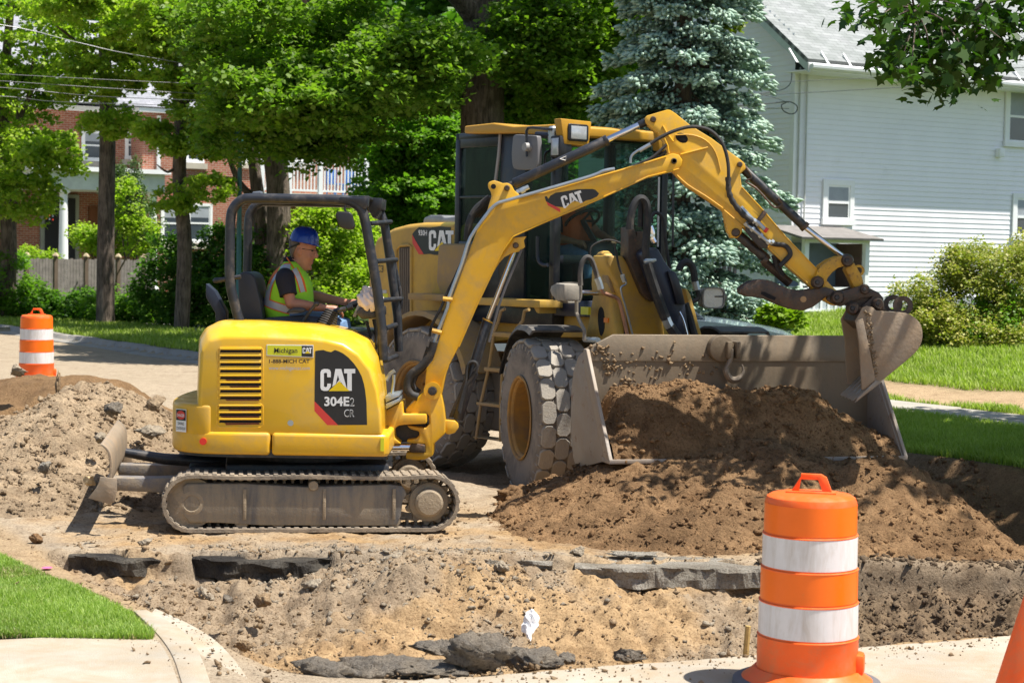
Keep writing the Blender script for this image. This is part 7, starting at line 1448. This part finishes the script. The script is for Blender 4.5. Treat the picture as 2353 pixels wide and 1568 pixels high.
def blobpts(blobs, rg, shell=.5):
    out = []; dirs = []
    for (cx_, cy_, cz_, rx, ry, rz, n) in blobs:
        d = rg.standard_normal((n, 3)); d /= np.linalg.norm(d, axis=1)[:, None]; r = shell+(1-shell)*rg.uniform(0, 1, n)**.6; out.append(np.array([cx_, cy_, cz_])+d*r[:, None]*np.array([rx, ry, rz])); dirs.append(d)
    return np.concatenate(out), np.concatenate(dirs)
def foliage(name, blobs, per, cr, size, mat, parent, seed, flat=.42, shell=.5, up=.55, down=.3, shape=KITE, gap=.0, keep=None):
    rg = np.random.default_rng(seed); Cn, D = blobpts(blobs, rg, shell)
    if gap: k = fbm(Cn[:, 0]*1.1+Cn[:, 1]*.6, Cn[:, 2]*1.3-Cn[:, 1]*.5, .6, 3, seed) > gap-.35; Cn, D = Cn[k], D[k]
    if keep is not None: k = keep(Cn); Cn, D = Cn[k], D[k]
    n = len(Cn); o = rg.standard_normal((n, per, 3)); o /= np.linalg.norm(o, axis=2)[:, :, None]; o *= rg.uniform(.3, 1, (n, per, 1))*cr*rg.uniform(.6, 1.3, (n, 1, 1)); o[..., 2] *= flat; o[..., 2] -= (o[..., 0]**2+o[..., 1]**2)*.35/cr*flat
    P = (Cn[:, None]+o).reshape(-1, 3); V, F = leafV(P, size*rg.uniform(.65, 1.25, len(P)), rg, shape, up, down)
    me = fastmesh(name, V, F); return link(name, me, mat, parent, Fr(0, 0, 0)) if parent is not None else link(name, me, mat)
BARK = M('bark', (.15, .118, .092), .95, 0, .35, 3, bump=1., bs=14); 
def _barkbump(m):
    nt = m.node_tree; b = nt.nodes['Principled BSDF']; oc = [n for n in nt.nodes if n.type == 'TEX_COORD'][0].outputs['Object']
    mp = nt.nodes.new('ShaderNodeMapping'); mp.inputs['Scale'].default_value = (14, 14, 2.2); nt.links.new(oc, mp.inputs[0]); n = _noise(nt, 1.2, 6, .65, mp.outputs[0], .8)
    _bump(nt, b, n, 1., .06); c = b.inputs['Base Color'].links[0].from_socket; nt.links.new(_mix(nt, 1., c, _ramp(nt, n, [(.35, (.35, .33, .3)), (.6, (1.25, 1.22, 1.2))]), 'MULTIPLY'), b.inputs['Base Color'])
_barkbump(BARK)
def trunk(name, P, R, parent, n=14, mat=BARK):
    P = spl(P, 5); R2 = list(np.interp(np.linspace(0, 1, len(P)), np.linspace(0, 1, len(R)), R)); return MB().tube(P, R2, n).build(name, mat, parent, Fr(0, 0, 0))
def tree(label, base, trunkP, trunkR, limbs, blobs, per, cr, size, mat, seed, cat='tree', name='maple_tree', group=None, **k):
    f = Fr(base[0], base[1], base[2], 0); t = thing(name, label, cat, f, group); trunk('trunk', trunkP, trunkR, t)
    if limbs:
        mb = MB()
        for P, r_ in limbs: P = spl(P, 4); mb.tube(P, [r_*(1-.75*i/(len(P)-1)) for i in range(len(P))], 8)
        mb.build('limbs', BARK, t, Fr(0, 0, 0))
    if blobs: foliage('crown', blobs, per, cr, size, mat, t, seed, **k)
    return t
LBRI = leafmat('leaf_bright', (.30, .44, .045), (.50, .60, .09), .55); LMID = leafmat('leaf_mid', (.13, .27, .03), (.25, .42, .055), .55); LDRK = leafmat('leaf_dark', (.08, .19, .025), (.16, .31, .04), .5)
def PB(px, py, D, rx, ry, rz, n): p = atD(px, py, D); return (p.x, p.y, p.z, rx, ry, rz, n)
def base(px, D): p = atD(px, 600, D); return (p.x, p.y, g1(p.x, p.y)-.05)
def up_(b, dx, z, dy=0): return Vector((b[0]+dx, b[1]+dy, z))
S4 = lambda D: D/4250.
# tree A
b = base(243, 47.5); tree('maple with a straight furrowed grey trunk in front of the brick house porch', b, [Vector(b), atD(243, 540, 47.5), atD(247, 300, 47.5), atD(240, 100, 47.5), atD(238, -150, 47.5)], [.24, .215, .20, .15, .08], [([atD(245, 180, 47.5), atD(190, 110, 47), atD(130, 60, 46)], .09), ([atD(243, 130, 47.5), atD(300, 60, 47), atD(350, 20, 46)], .08)],
    [PB(250, 278, 46.5, .75, .6, .4, 26), PB(215, 200, 46, 1.1, .8, .35, 34), PB(290, 165, 46, .7, .8, .3, 18), PB(245, 120, 46, 1.0, .8, .4, 28), PB(280, 30, 46, 1.9, 1.4, .45, 60), PB(190, 0, 46, 1.8, 1.4, .45, 50), PB(330, 110, 46, .7, .6, .2, 16), PB(180, 150, 46, .6, .5, .2, 12), PB(230, -200, 47, 3.0, 3.0, 1.4, 50)], 84, .30, .12, LBRI, 1, up=.3, group='maples along the far side of the street')
b = base(418, 45); tree('dark slim maple trunk leaning slightly, between the porch column and the digger canopy', b, [Vector(b), atD(424, 560, 45), atD(412, 420, 45), atD(414, 260, 45), atD(396, 130, 45), atD(380, -60, 45)], [.19, .175, .17, .15, .12, .07], [([atD(410, 380, 45), atD(385, 395, 44.8), atD(360, 378, 44.6)], .05), ([atD(413, 260, 45), atD(450, 200, 45), atD(500, 120, 45)], .09), ([atD(400, 160, 45), atD(370, 80, 45), atD(330, 30, 45)], .08)],
    [PB(352, 300, 44, .5, .5, .22, 12), PB(420, 330, 44, .7, .6, .25, 22), PB(440, 185, 44, .9, .7, .4, 34), PB(370, 180, 44, .5, .5, .3, 12), PB(470, 240, 44, .9, .8, .8, 52), PB(420, 100, 44, 1.2, .8, .6, 50), PB(350, 50, 44, 1.3, 1, .6, 50), PB(480, 60, 44, 1.6, 1, .8, 90), PB(480, 425, 44, .6, .6, .35, 16), PB(500, 320, 44.5, .4, .5, .6, 20), PB(400, 455, 44.4, .5, .4, .35, 14), PB(420, -200, 45, 3.0, 3.0, 1.4, 50)], 84, .30, .12, LBRI, 2, up=.3, group='maples along the far side of the street')
b = base(640, 46); tree('thick forked maple trunk rising behind the digger canopy', b, [Vector(b), atD(640, 560, 46), atD(638, 420, 46), atD(625, 300, 46), atD(640, 100, 46), atD(640, -50, 46)], [.34, .30, .29, .27, .2, .1], [([atD(605, 560, 46.5), atD(590, 430, 46.5), atD(575, 300, 46.5), atD(560, 150, 46.5)], .22), ([atD(590, 460, 46.5), atD(550, 420, 46.3), atD(520, 350, 46), atD(490, 300, 46)], .11)],
    [PB(650, 340, 44.5, .5, .4, .28, 10), PB(700, 350, 45, .5, .4, .2, 8), PB(540, 230, 44.5, .8, .7, .7, 34), PB(640, 200, 45, 1.3, 1, .8, 70), PB(640, -150, 46, 3, 3, 1.4, 50)], 66, .32, .14, LMID, 3, group='maples along the far side of the street')
b = base(12, 50); tree('leafy tree with a thin dark trunk at the left edge of the picture', b, [Vector(b), atD(20, 560, 50), atD(12, 380, 50), atD(10, 200, 50), atD(30, -40, 50)], [.26, .22, .17, .14, .08], [([atD(14, 330, 50), atD(60, 240, 49), atD(110, 120, 49)], .10), ([atD(20, 560, 50), atD(38, 480, 50), atD(50, 380, 50)], .12), ([atD(60, 250, 49), atD(90, 60, 48.6), atD(115, -20, 48.6)], .05), ([atD(12, 380, 50), atD(40, 270, 49.5), atD(20, 90, 49)], .06)],
    [PB(60, 370, 48, 1.4, 1.2, .8, 76), PB(40, 450, 48, 1.2, 1., .7, 60), PB(110, 345, 48, .9, .8, .5, 36), PB(20, 250, 49, 1.6, 1, 1.2, 70), PB(90, 190, 49, 1.3, 1, .6, 26), PB(40, 70, 49, 2.0, 1.2, 1.4, 90), PB(120, 120, 49, 1.2, 1, 1.0, 40), PB(60, -160, 50, 3, 3, 1.6, 50), PB(-60, 300, 50, 1.5, 1.5, 3, 120)], 56, .38, .13, LBRI, 4, up=.35)
# big tree: trunk and drooping canopy
b = base(1105, 38); b = (b[0], b[1], b[2]); limbs = [([atD(1110, 60, 38), atD(1000, -60, 37), atD(850, -80, 35), atD(700, 0, 33)], .28), ([atD(1115, 0, 38), atD(1200, -100, 37), atD(1320, -80, 36)], .25)]
bl = []; rg = np.random.default_rng(77)
for i in range(44):
    px_ = rg.uniform(520, 1015); lim = np.interp(px_, [500, 560, 640, 720, 800, 880, 960, 1040], [120, 190, 235, 250, 250, 225, 205, 215]); py_ = lim-abs(rg.normal(0, 1))*100; D = rg.uniform(33, 40)
    bl.append(PB(px_, max(py_, -120), D, 1.1, 1.0, .5, 30))
for x, y, D, n in ((560, 300, 36, 26), (600, 260, 35, 30), (690, 300, 37, 30), (740, 330, 37, 22), (790, 290, 37, 20), (1235, 60, 37, 40), (1235, 140, 37, 60), (1270, 60, 37, 70), (1330, 130, 38, 70), (1300, 220, 38, 60), (1210, 230, 39, 50), (1380, 40, 38, 60), (1350, 250, 39, 40), (1185, 165, 39.5, 16), (1030, 150, 39.5, 20), (1400, 170, 40, 50)): bl.append(PB(x, y, D, 1.0, .9, .55, n))
for i in range(5): bl.append((b[0]+rg.uniform(-4, 6), b[1]+rg.uniform(-6, 4), rg.uniform(9.2, 12), 3.2, 3.2, 1.1, 75))
tree('huge old maple, thick trunk rising behind the loader cab, drooping crown over the top', b, [Vector(b), atD(1105, 500, 38), atD(1108, 300, 38), atD(1112, 150, 38), atD(1120, -10, 38), atD(1130, -260, 38)], [.62, .52, .46, .43, .50, .35], limbs, bl, 95, .46, .122, leafmat('leaf_old_maple', (.13, .25, .03), (.28, .40, .055), .55), 5, up=.5, down=.6)
# rounded small tree, background trees
b = base(945, 52); tree('round bright green bushy tree between the balcony and the loader cab', b, [Vector(b), atD(945, 560, 52), atD(945, 420, 52)], [.22, .2, .12], [([atD(945, 450, 52), atD(900, 350, 52), atD(890, 300, 52)], .08), ([atD(945, 450, 52), atD(1000, 360, 52)], .08)],
    [PB(930, 330, 50, .9, .8, .5, 40), PB(985, 290, 50, 1.0, .8, .6, 56), PB(895, 300, 50.5, .6, .6, .4, 20), PB(1010, 340, 50, .7, .7, .5, 30), PB(885, 360, 50, .5, .5, .3, 16), PB(960, 450, 49.5, 1., .8, .6, 40), PB(1000, 440, 50, .8, .7, .5, 30), PB(890, 430, 50, .8, .7, .6, 30), PB(1000, 390, 50, .8, .6, .35, 24), PB(950, 390, 51.5, 1.7, 1.2, 1.9, 130), PB(950, 540, 51, 2.0, 1.2, 1.4, 150), PB(925, 245, 51, .8, .6, .5, 24)], 56, .34, .15, LMID, 6, name='bushy_tree')
rg = np.random.default_rng(9); bl = []
for i in range(90): x = rg.uniform(-34, 34); bl.append((x, rg.uniform(84, 100), rg.uniform(1.5, 17), 4, 3, 2.2, 80))
for i in range(12): bl.append(PB(rg.uniform(810, 1420), rg.uniform(100, 500), 72, 2.5, 2, 2.2, 110))
o = foliage('distant_woods', bl, 26, 1.3, .62, LDRK, None, 7); tag(o, kind='stuff'); 
bt = [PB(1250, 330, 56, 1.8, 1.6, 1.3, 120), PB(1340, 400, 56, 1.8, 1.6, 1.5, 110), PB(1190, 290, 56, 1, 1, .7, 50), PB(1300, 200, 58, 2.2, 1.6, 1.8, 130), PB(1230, 60, 58, 2.2, 1.6, 1.6, 110), PB(1400, 560, 54, 2.5, 1.6, 1.6, 130)]
b = base(1290, 56); tree('green tree standing between the big trunk and the blue spruce, behind the loader cab', b, [Vector(b), atD(1290, 400, 56), atD(1300, 200, 56), atD(1290, 60, 56)], [.25, .22, .15, .08], [], bt, 44, .5, .2, LMID, 8, name='deciduous_tree')
b = base(1745, 50); tree('yellow green tree showing above the white house gable beside the spruce top', b, [Vector(b), atD(1745, 300, 50), atD(1720, 60, 50)], [.2, .15, .06], [], [PB(1668, 35, 36, .35, .35, .35, 16), PB(1650, -30, 36, .6, .5, .5, 24)], 50, .3, .13, leafmat('leaf_yellow', (.20, .27, .02), (.30, .34, .03), .45), 9, name='deciduous_tree')
# shrubs on the left
def shrub(label, px, D, blobs, mat, seed, size=.10, per=60, cr=.28, name='shrub', group=None, **k):
    b = base(px, D); t = thing(name, label, 'shrub', Fr(b[0], b[1], b[2], 0), group); foliage('leaves', blobs, per, cr, size, mat, t, seed, flat=.75, **k)
    mb = MB(); rg = np.random.default_rng(seed)
    for bb in blobs[:10]: mb.tube(spl([Vector(b)+Vector((rg.uniform(-.2, .2), 0, 0)), Vector((bb[0]*.5+b[0]*.5, bb[1], (b[2]+bb[2])/2)), Vector(bb[:3])], 3), [.025]*7, 5)
    mb.build('stems', BARK, t, Fr(0, 0, 0)); return t
G = 'hedge shrubs in front of the board fence'
shrub('large dark shrub below the fence at the far left edge', 30, 50, [PB(20, 670, 50, 1.3, .8, .7, 60), PB(75, 700, 50, .9, .7, .5, 44), PB(0, 600, 50.5, .7, .7, .5, 24), PB(-60, 620, 50, 1.3, 1, 1.2, 50)], LMID, 21, group=G)
shrub('dark low shrub in front of the fence, left of the fence middle', 150, 49.5, [PB(150, 712, 49.5, 1.1, .8, .42, 56), PB(110, 705, 50, .6, .6, .4, 30), PB(205, 700, 49.5, .7, .6, .4, 30)], LDRK, 22, group=G)
shrub('low shrub with drooping shoots in front of the right end of the fence', 290, 48.5, [PB(270, 712, 48.5, 1.1, .8, .42, 56), PB(335, 708, 48.5, .9, .7, .45, 44), PB(255, 680, 49, .3, .3, .35, 10)], LMID, 23, group=G)
shrub('tall dark shrub around the foot of the slim dark maple', 400, 46.5, [PB(400, 650, 46.5, 1.1, .9, 1.2, 90), PB(455, 650, 46.8, .8, .8, .7, 50), PB(375, 590, 47, .6, .6, .7, 30), PB(470, 690, 46, 1.2, .8, .8, 60), PB(490, 560, 47, .5, .5, .5, 20)], LDRK, 24, group=G)
shrub('dark shrub behind the digger seat', 560, 46.5, [PB(540, 660, 46, 1.1, .8, 1.0, 80), PB(590, 600, 46.5, 1.0, .8, .9, 70), PB(540, 580, 47, .6, .6, .6, 30), PB(600, 690, 46, 1.2, .8, .7, 60)], LDRK, 25, group=G)
shrub('bright leafy sapling behind the hard hat of the digger driver', 740, 46, [PB(770, 610, 46, .8, .6, .9, 64), PB(800, 540, 46, .5, .5, .8, 36), PB(720, 560, 46, .7, .5, .9, 40), PB(745, 500, 46, .5, .4, .5, 20), PB(690, 540, 46.5, .5, .5, .8, 26), PB(810, 650, 45.5, .8, .7, .8, 60), PB(740, 680, 45, 1.2, .8, .6, 70), PB(840, 580, 46.5, .5, .5, 1.0, 44), PB(640, 680, 46, 1.0, .8, .8, 60), PB(790, 490, 46.5, .5, .4, .3, 14)], LBRI, 26, group=G)
shrub('sunlit shrub around the foot of the second trunk, above the fence', 260, 56, [PB(205, 550, 56, .5, .5, .4, 20), PB(275, 555, 56, 1.0, .7, .45, 60), PB(320, 560, 56, .6, .6, .4, 26), PB(190, 535, 56, .3, .3, .35, 10), PB(290, 480, 53, .4, .4, .9, 34), PB(330, 540, 53, .5, .5, .6, 24)], LBRI, 27, group='shrubs behind the board fence')
shrub('feathery pale green shrub in front of the porch between the two trunks', 300, 55, [PB(290, 450, 55, .6, .5, 1.3, 60), PB(325, 500, 55, .7, .5, .7, 44), PB(270, 430, 55, .3, .3, .8, 20)], leafmat('leaf_feathery', (.10, .17, .06), (.17, .25, .09), .3), 28, .07, 70, group='shrubs behind the board fence', up=.1)
shrub('yellow green plant peeping over the fence near the porch column', 90, 55, [PB(95, 592, 54.6, .7, .4, .2, 26), PB(60, 585, 54.6, .3, .3, .3, 10)], LBRI, 29, .08, group='shrubs behind the board fence')
YB = leafmat('leaf_golden', (.28, .36, .06), (.60, .50, .15), .35)
bl = [PB(2200, 700, 33.5, .95, .8, .75, 120), PB(2260, 620, 33.8, .8, .8, .5, 90), PB(2340, 660, 33.5, .9, .8, .8, 110), PB(2140, 740, 33.2, .6, .6, .45, 60), PB(2250, 760, 33, 1.0, .8, .4, 100), PB(2380, 740, 33.2, .9, .8, .6, 90), PB(2190, 600, 34, .4, .4, .3, 26), PB(2110, 680, 33.8, .45, .5, .3, 26), PB(2390, 590, 34, .7, .6, .5, 50), PB(2450, 650, 34, .9, .9, .9, 70)]
shrub('big golden green bush in front of the white house at the right edge', 2250, 33.6, bl, YB, 30, .055, 90, .26, name='bush')
shrub('dark lower foliage under the big golden bush', 2250, 33.4, [PB(2240, 775, 33.2, 1.0, .6, .3, 60), PB(2350, 780, 33.2, .8, .6, .3, 50), PB(2300, 730, 33.2, .9, .7, .6, 60)], LMID, 31, .06, 70, .24, name='bush')
shrub('small bright yellow green leafy clump at the foot of the spruce', 1795, 30.5, [PB(1795, 722, 30.2, .35, .3, .14, 22), PB(1770, 735, 30.2, .25, .3, .12, 10)], leafmat('leaf_lime', (.20, .32, .02), (.30, .42, .04), .4), 32, .11, 40, .18)
# blue spruce
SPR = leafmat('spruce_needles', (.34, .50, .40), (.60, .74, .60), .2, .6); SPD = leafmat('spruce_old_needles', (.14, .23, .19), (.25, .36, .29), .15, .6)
b = base(1560, 31.5); bx0, by0 = b[0], b[1]; ST_ = thing('blue_spruce', 'tall blue green spruce behind the loader, right of the cab', 'tree', Fr(b[0], b[1], b[2], 0))
trunk('trunk', [Vector(b), Vector((bx0, by0, 4)), Vector((bx0, by0, 13.5))], [.22, .16, .03], ST_)
rg = np.random.default_rng(41); TV, TS, TD = [], [], []; OV, OS, OD = [], [], []; mb = MB()
z = 1.0
while z < 12.6:
    R0 = np.interp(z, [.9, 1.6, 2.6, 4, 6, 9, 12.6], [1.95, 2.1, 1.95, 1.62, 1.3, .9, .15]); nb = int(8 if z < 8 else 6); a0 = rg.uniform(0, 6.28)
    for k in range(nb):
        a = a0+2*PI*k/nb+rg.normal(0, .15); L = R0*rg.uniform(.78, 1.14); zz = z+rg.normal(0, .12); d = np.array([math.cos(a), math.sin(a), 0]); side = np.array([-d[1], d[0], 0])
        def bp(t): return np.array([bx0, by0, zz])+d*L*t+np.array([0, 0, -.35*L*t*t*.6+.18*L*max(0, t-.6)**1.2-.05*L*t])
        mb.tube([Vector(bp(t)) for t in (0, .3, .6, .9)], [.03, .022, .014, .006], 5)
        n = int(185*L/1.5)
        for i in range(n):
            t = rg.uniform(.22, 1.02)**.8; w_ = .34*L*(1-t)**.75*1.0+.10; s_ = rg.uniform(-1, 1); p = bp(t)+side*s_*w_+d*abs(s_)*.0; dr = d*.75+side*s_*1.1+np.array([0, 0, rg.normal(-.25, .25)]); p[2] += -.10*abs(s_)*w_-rg.uniform(0, .16)**1+(.06 if rg.uniform() < .5 else 0)
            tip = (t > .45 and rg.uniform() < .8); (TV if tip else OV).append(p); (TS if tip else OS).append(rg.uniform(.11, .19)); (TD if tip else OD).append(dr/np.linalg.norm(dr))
    z += rg.uniform(.34, .50)*(1 if z < 7 else 1.3)
tag(mb.build('branches', BARK, ST_, Fr(0, 0, 0)), kind='stuff')
def tufts(name, P, S, D, mat, seed, W=.028):
    rg = np.random.default_rng(seed); P = np.array(P); S = np.array(S); D = np.array(D); n = len(P); A = np.cross(D, rg.standard_normal((n, 3))); A /= np.linalg.norm(A, axis=1)[:, None]; B = np.cross(D, A); V = [P]; fr_ = ((.18, 1.), (.62, 1.05))
    for t, w_ in fr_:
        for k in range(4): a = 2*PI*k/4+t; V.append(P+D*(S*t)[:, None]+(A*math.cos(a)+B*math.sin(a))*(W*w_*rg.uniform(.8, 1.3, (n, 1))))
    V.append(P+D*S[:, None]); V = np.stack(V, 1); F = []
    for k in range(4): F.append([0, 1+(k+1) % 4, 1+k]); F.append([1+k, 1+(k+1) % 4, 5+(k+1) % 4]); F.append([1+k, 5+(k+1) % 4, 5+k]); F.append([5+k, 5+(k+1) % 4, 9])
    F = np.array(F)[None]+(np.arange(n)*10)[:, None, None]; return link(name, fastmesh(name, V.reshape(-1, 3), F.reshape(-1, 3)), mat, ST_, Fr(0, 0, 0))
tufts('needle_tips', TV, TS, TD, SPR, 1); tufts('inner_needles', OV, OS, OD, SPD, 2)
# overhanging maple at the upper right
b = (8.2, 18.2, .2); MT = thing('maple_tree', 'maple whose leafy branch hangs into the top right corner in front of the white house', 'tree', Fr(*b, 0))
trunk('trunk', [Vector(b), Vector((8.2, 18.2, 2.5)), Vector((8.0, 18, 5)), Vector((7.6, 17.8, 8))], [.32, .27, .24, .12], MT); mb = MB()
tips = [(1998, 9), (2028, 32), (1973, 41), (2063, 11), (2108, 37), (2068, 75), (2043, 95), (2098, 88), (2153, 28), (2198, 11), (2188, 62), (2138, 71), (2083, 123), (2058, 131), (2118, 131), (2093, 157), (2163, 123), (2208, 105), (2258, 45), (2308, 28), (2348, 54), (2248, 88), (2298, 88), (2338, 11), (2178, 161), (2208, 170), (2233, 178), (2198, 148), (2138, 170), (2068, 144), (2278, 114), (2313, 71), (2348, 88), (2123, 196), (2248, 144), (2163, 45), (2228, 19), (2283, 2), (2113, 2), (2268, 157), (2118, 105), (2168, 97)]
rg = np.random.default_rng(51); LP_ = []; hub = [atD(2420, -60, 15.2), atD(2300, -40, 14.8), atD(2160, -30, 14.6)]
mb.tube(spl([Vector((7.9, 17.9, 4.6)), Vector((6.2, 16.4, 5.0)), hub[0], hub[1], hub[2], atD(2040, -10, 14.4)], 5), [.09, .085, .08, .075, .07, .06, .055, .05, .045, .04, .036, .033, .03, .028, .026, .024, .022, .02, .018, .016, .014, .012, .01, .009, .008, .007][:26], 8)
for i, (x, y) in enumerate(tips):
    D = 14.4+rg.normal(0, .35); p = atD(x, y, D); h = min(hub+[atD(2240, 20, 14.6), atD(2180, 60, 14.5), atD(2100, 20, 14.4)], key=lambda v: (v-p).length); m = (h+p)/2+Vector((rg.normal(0, .04), rg.normal(0, .05), .06)); mb.tube(spl([h, m, p], 4), [.011, .010, .009, .008, .007, .006, .005, .004, .003], 6)
    for k in range(24): LP_.append(np.array(p)+np.array([rg.normal(0, .10), rg.normal(0, .16), rg.normal(-.01, .085)]))
mb.build('branch', BARK, MT, Fr(0, 0, 0)); LP_ = np.array(LP_); V, F = leafV(LP_, rg.uniform(.07, .115, len(LP_)), rg, MAPLE, .2, 1.1); link('hanging_leaves', fastmesh('hanging_leaves', V, F), leafmat('leaf_maple_near', (.03, .085, .012), (.075, .16, .018), .4), MT, Fr(0, 0, 0))
def kp(Cn): D = Cn[:, 1]; X_ = 1176+Cn[:, 0]/D*4250; Y_ = 600-(Cn[:, 2]-2.07)/D*4250; return ~((X_ < 2420) & (Y_ > -40))
foliage('crown', [(7.0, 18.4, 6.8, 4.1, 5.2, 2.2, 330), (8.5, 20.5, 5.0, 3.0, 3.4, 1.6, 120), (5.4, 17.2, 7.3, 2.4, 2.8, 1.2, 70)], 30, .55, .24, LMID, MT, 52, keep=kp, shell=.2)
# ---------------------------------------------------------------- grass
def grass(name, P, h, w_, mat, seed, label=None):
    rg = np.random.default_rng(seed); n = len(P); a = rg.uniform(0, 2*PI, n); d = np.stack([np.cos(a), np.sin(a), 0*a], 1); s_ = np.stack([-np.sin(a), np.cos(a), 0*a], 1); H = (h*rg.uniform(.5, 1.3, n))[:, None]; W = (w_*rg.uniform(.7, 1.3, n))[:, None]; ln = rg.uniform(.1, .9, n)[:, None]; Z = np.array([[0, 0, 1.]])
    V = np.stack([P-s_*W, P+s_*W, P+s_*W*.8+Z*H*.6+d*H*ln*.35, P-s_*W*.8+Z*H*.6+d*H*ln*.35, P+Z*H+d*H*ln], 1)
    I = np.arange(n)[:, None]*5; F = np.concatenate([I+np.array([[0, 1, 2]]), I+np.array([[0, 2, 3]]), I+np.array([[3, 2, 4]])]); o = link(name, fastmesh(name, V.reshape(-1, 3), F), mat); return tag(o, kind='stuff')
GR1 = leafmat('grass_bright', (.18, .31, .04), (.44, .55, .13), .4, .5); GR2 = leafmat('grass_far', (.24, .35, .04), (.48, .56, .13), .4, .6)
def inpoly(x, y, poly):
    ins = np.zeros(x.shape, bool); n = len(poly)
    for i in range(n):
        x1, y1 = poly[i]; x2, y2 = poly[(i+1) % n]; c = ((y1 > y) != (y2 > y)) & (x < (x2-x1)*(y-y1)/(y2-y1+1e-12)+x1); ins ^= c
    return ins
poly = [zp(a, b, .09) for a, b in [(-80, 1240), (30, 1284), (180, 1342), (262, 1385), (310, 1410), (350, 1452), (343, 1463), (200, 1468), (90, 1476), (-80, 1490)]]
rg = np.random.default_rng(61); xs = rg.uniform(-4.3, -1.7, 400000); ys = rg.uniform(9.4, 13.2, 400000); k = inpoly(xs+.02*fbm(xs, ys, 9, 2, 1), ys+.03*fbm(xs, ys, 8, 2, 4), poly); xs, ys = xs[k], ys[k]
P = np.stack([xs, ys, np.full(len(xs), .068)+.012*fbm(xs, ys, 3, 3, 5)], 1)[:110000]; grass('lawn_grass', P, .036*(.75+.6*np.clip(.5+fbm(P[:, 0], P[:, 1], 2.2, 3, 8), 0, 1.2)), .0024, GR1, 62)
edge = ~inpoly(P[:, 0]+.05, P[:, 1]-.05, poly) | ~inpoly(P[:, 0], P[:, 1]-.06, poly) | (fbm(P[:, 0], P[:, 1], 3.3, 3, 88) > .28)
Pe_ = P[edge][::3]; grass('dry_grass', Pe_+np.random.default_rng(4).normal(0, .012, Pe_.shape)*np.array([1, 1, 0]), .03, .0024, leafmat('straw', (.30, .24, .11), (.48, .40, .20), .2), 69)
sheet('near_lawn', poly, .07, M('turf', (.06, .075, .025), .95, 0, .3, 20), 0., 2)
def farP(n, x0, x1, y0, y1, cond, seed):
    rg = np.random.default_rng(seed); x = rg.uniform(x0, x1, n); y = y0+(y1-y0)*rg.uniform(0, 1, n)**1.2; k = cond(x, y); x, y = x[k], y[k]; return np.stack([x, y, gh(x, y)-.005], 1)
def cR(x, y):
    r, s = rs(x, y); nn = fbm(x, y, 1.1, 4, 51); bare = (r+.5*nn > 18.1) & (r+.6*nn < 19.7+.2*nn) & (x > 4.9+.5*nn); return (r > 13.33) & ((r < 16.72) | (r > 17.98)) & ~bare & (x/y < .30)
grass('lawn_grass', farP(210000, 2.8, 9, 15.8, 26, cR, 63), .085, .0048, GR2, 64)
grass('lawn_grass', farP(160000, 2, 13, 24, 44, cR, 65), .10, .009, GR2, 66)
grass('lawn_grass', farP(160000, -16, 0, 25, 56, lambda x, y: cR(x, y) & (rs(x, y)[0] < 19.5) & (x/y > -.30), 67), .10, .011, GR2, 68)
# soil edge of the dug out bank on the right
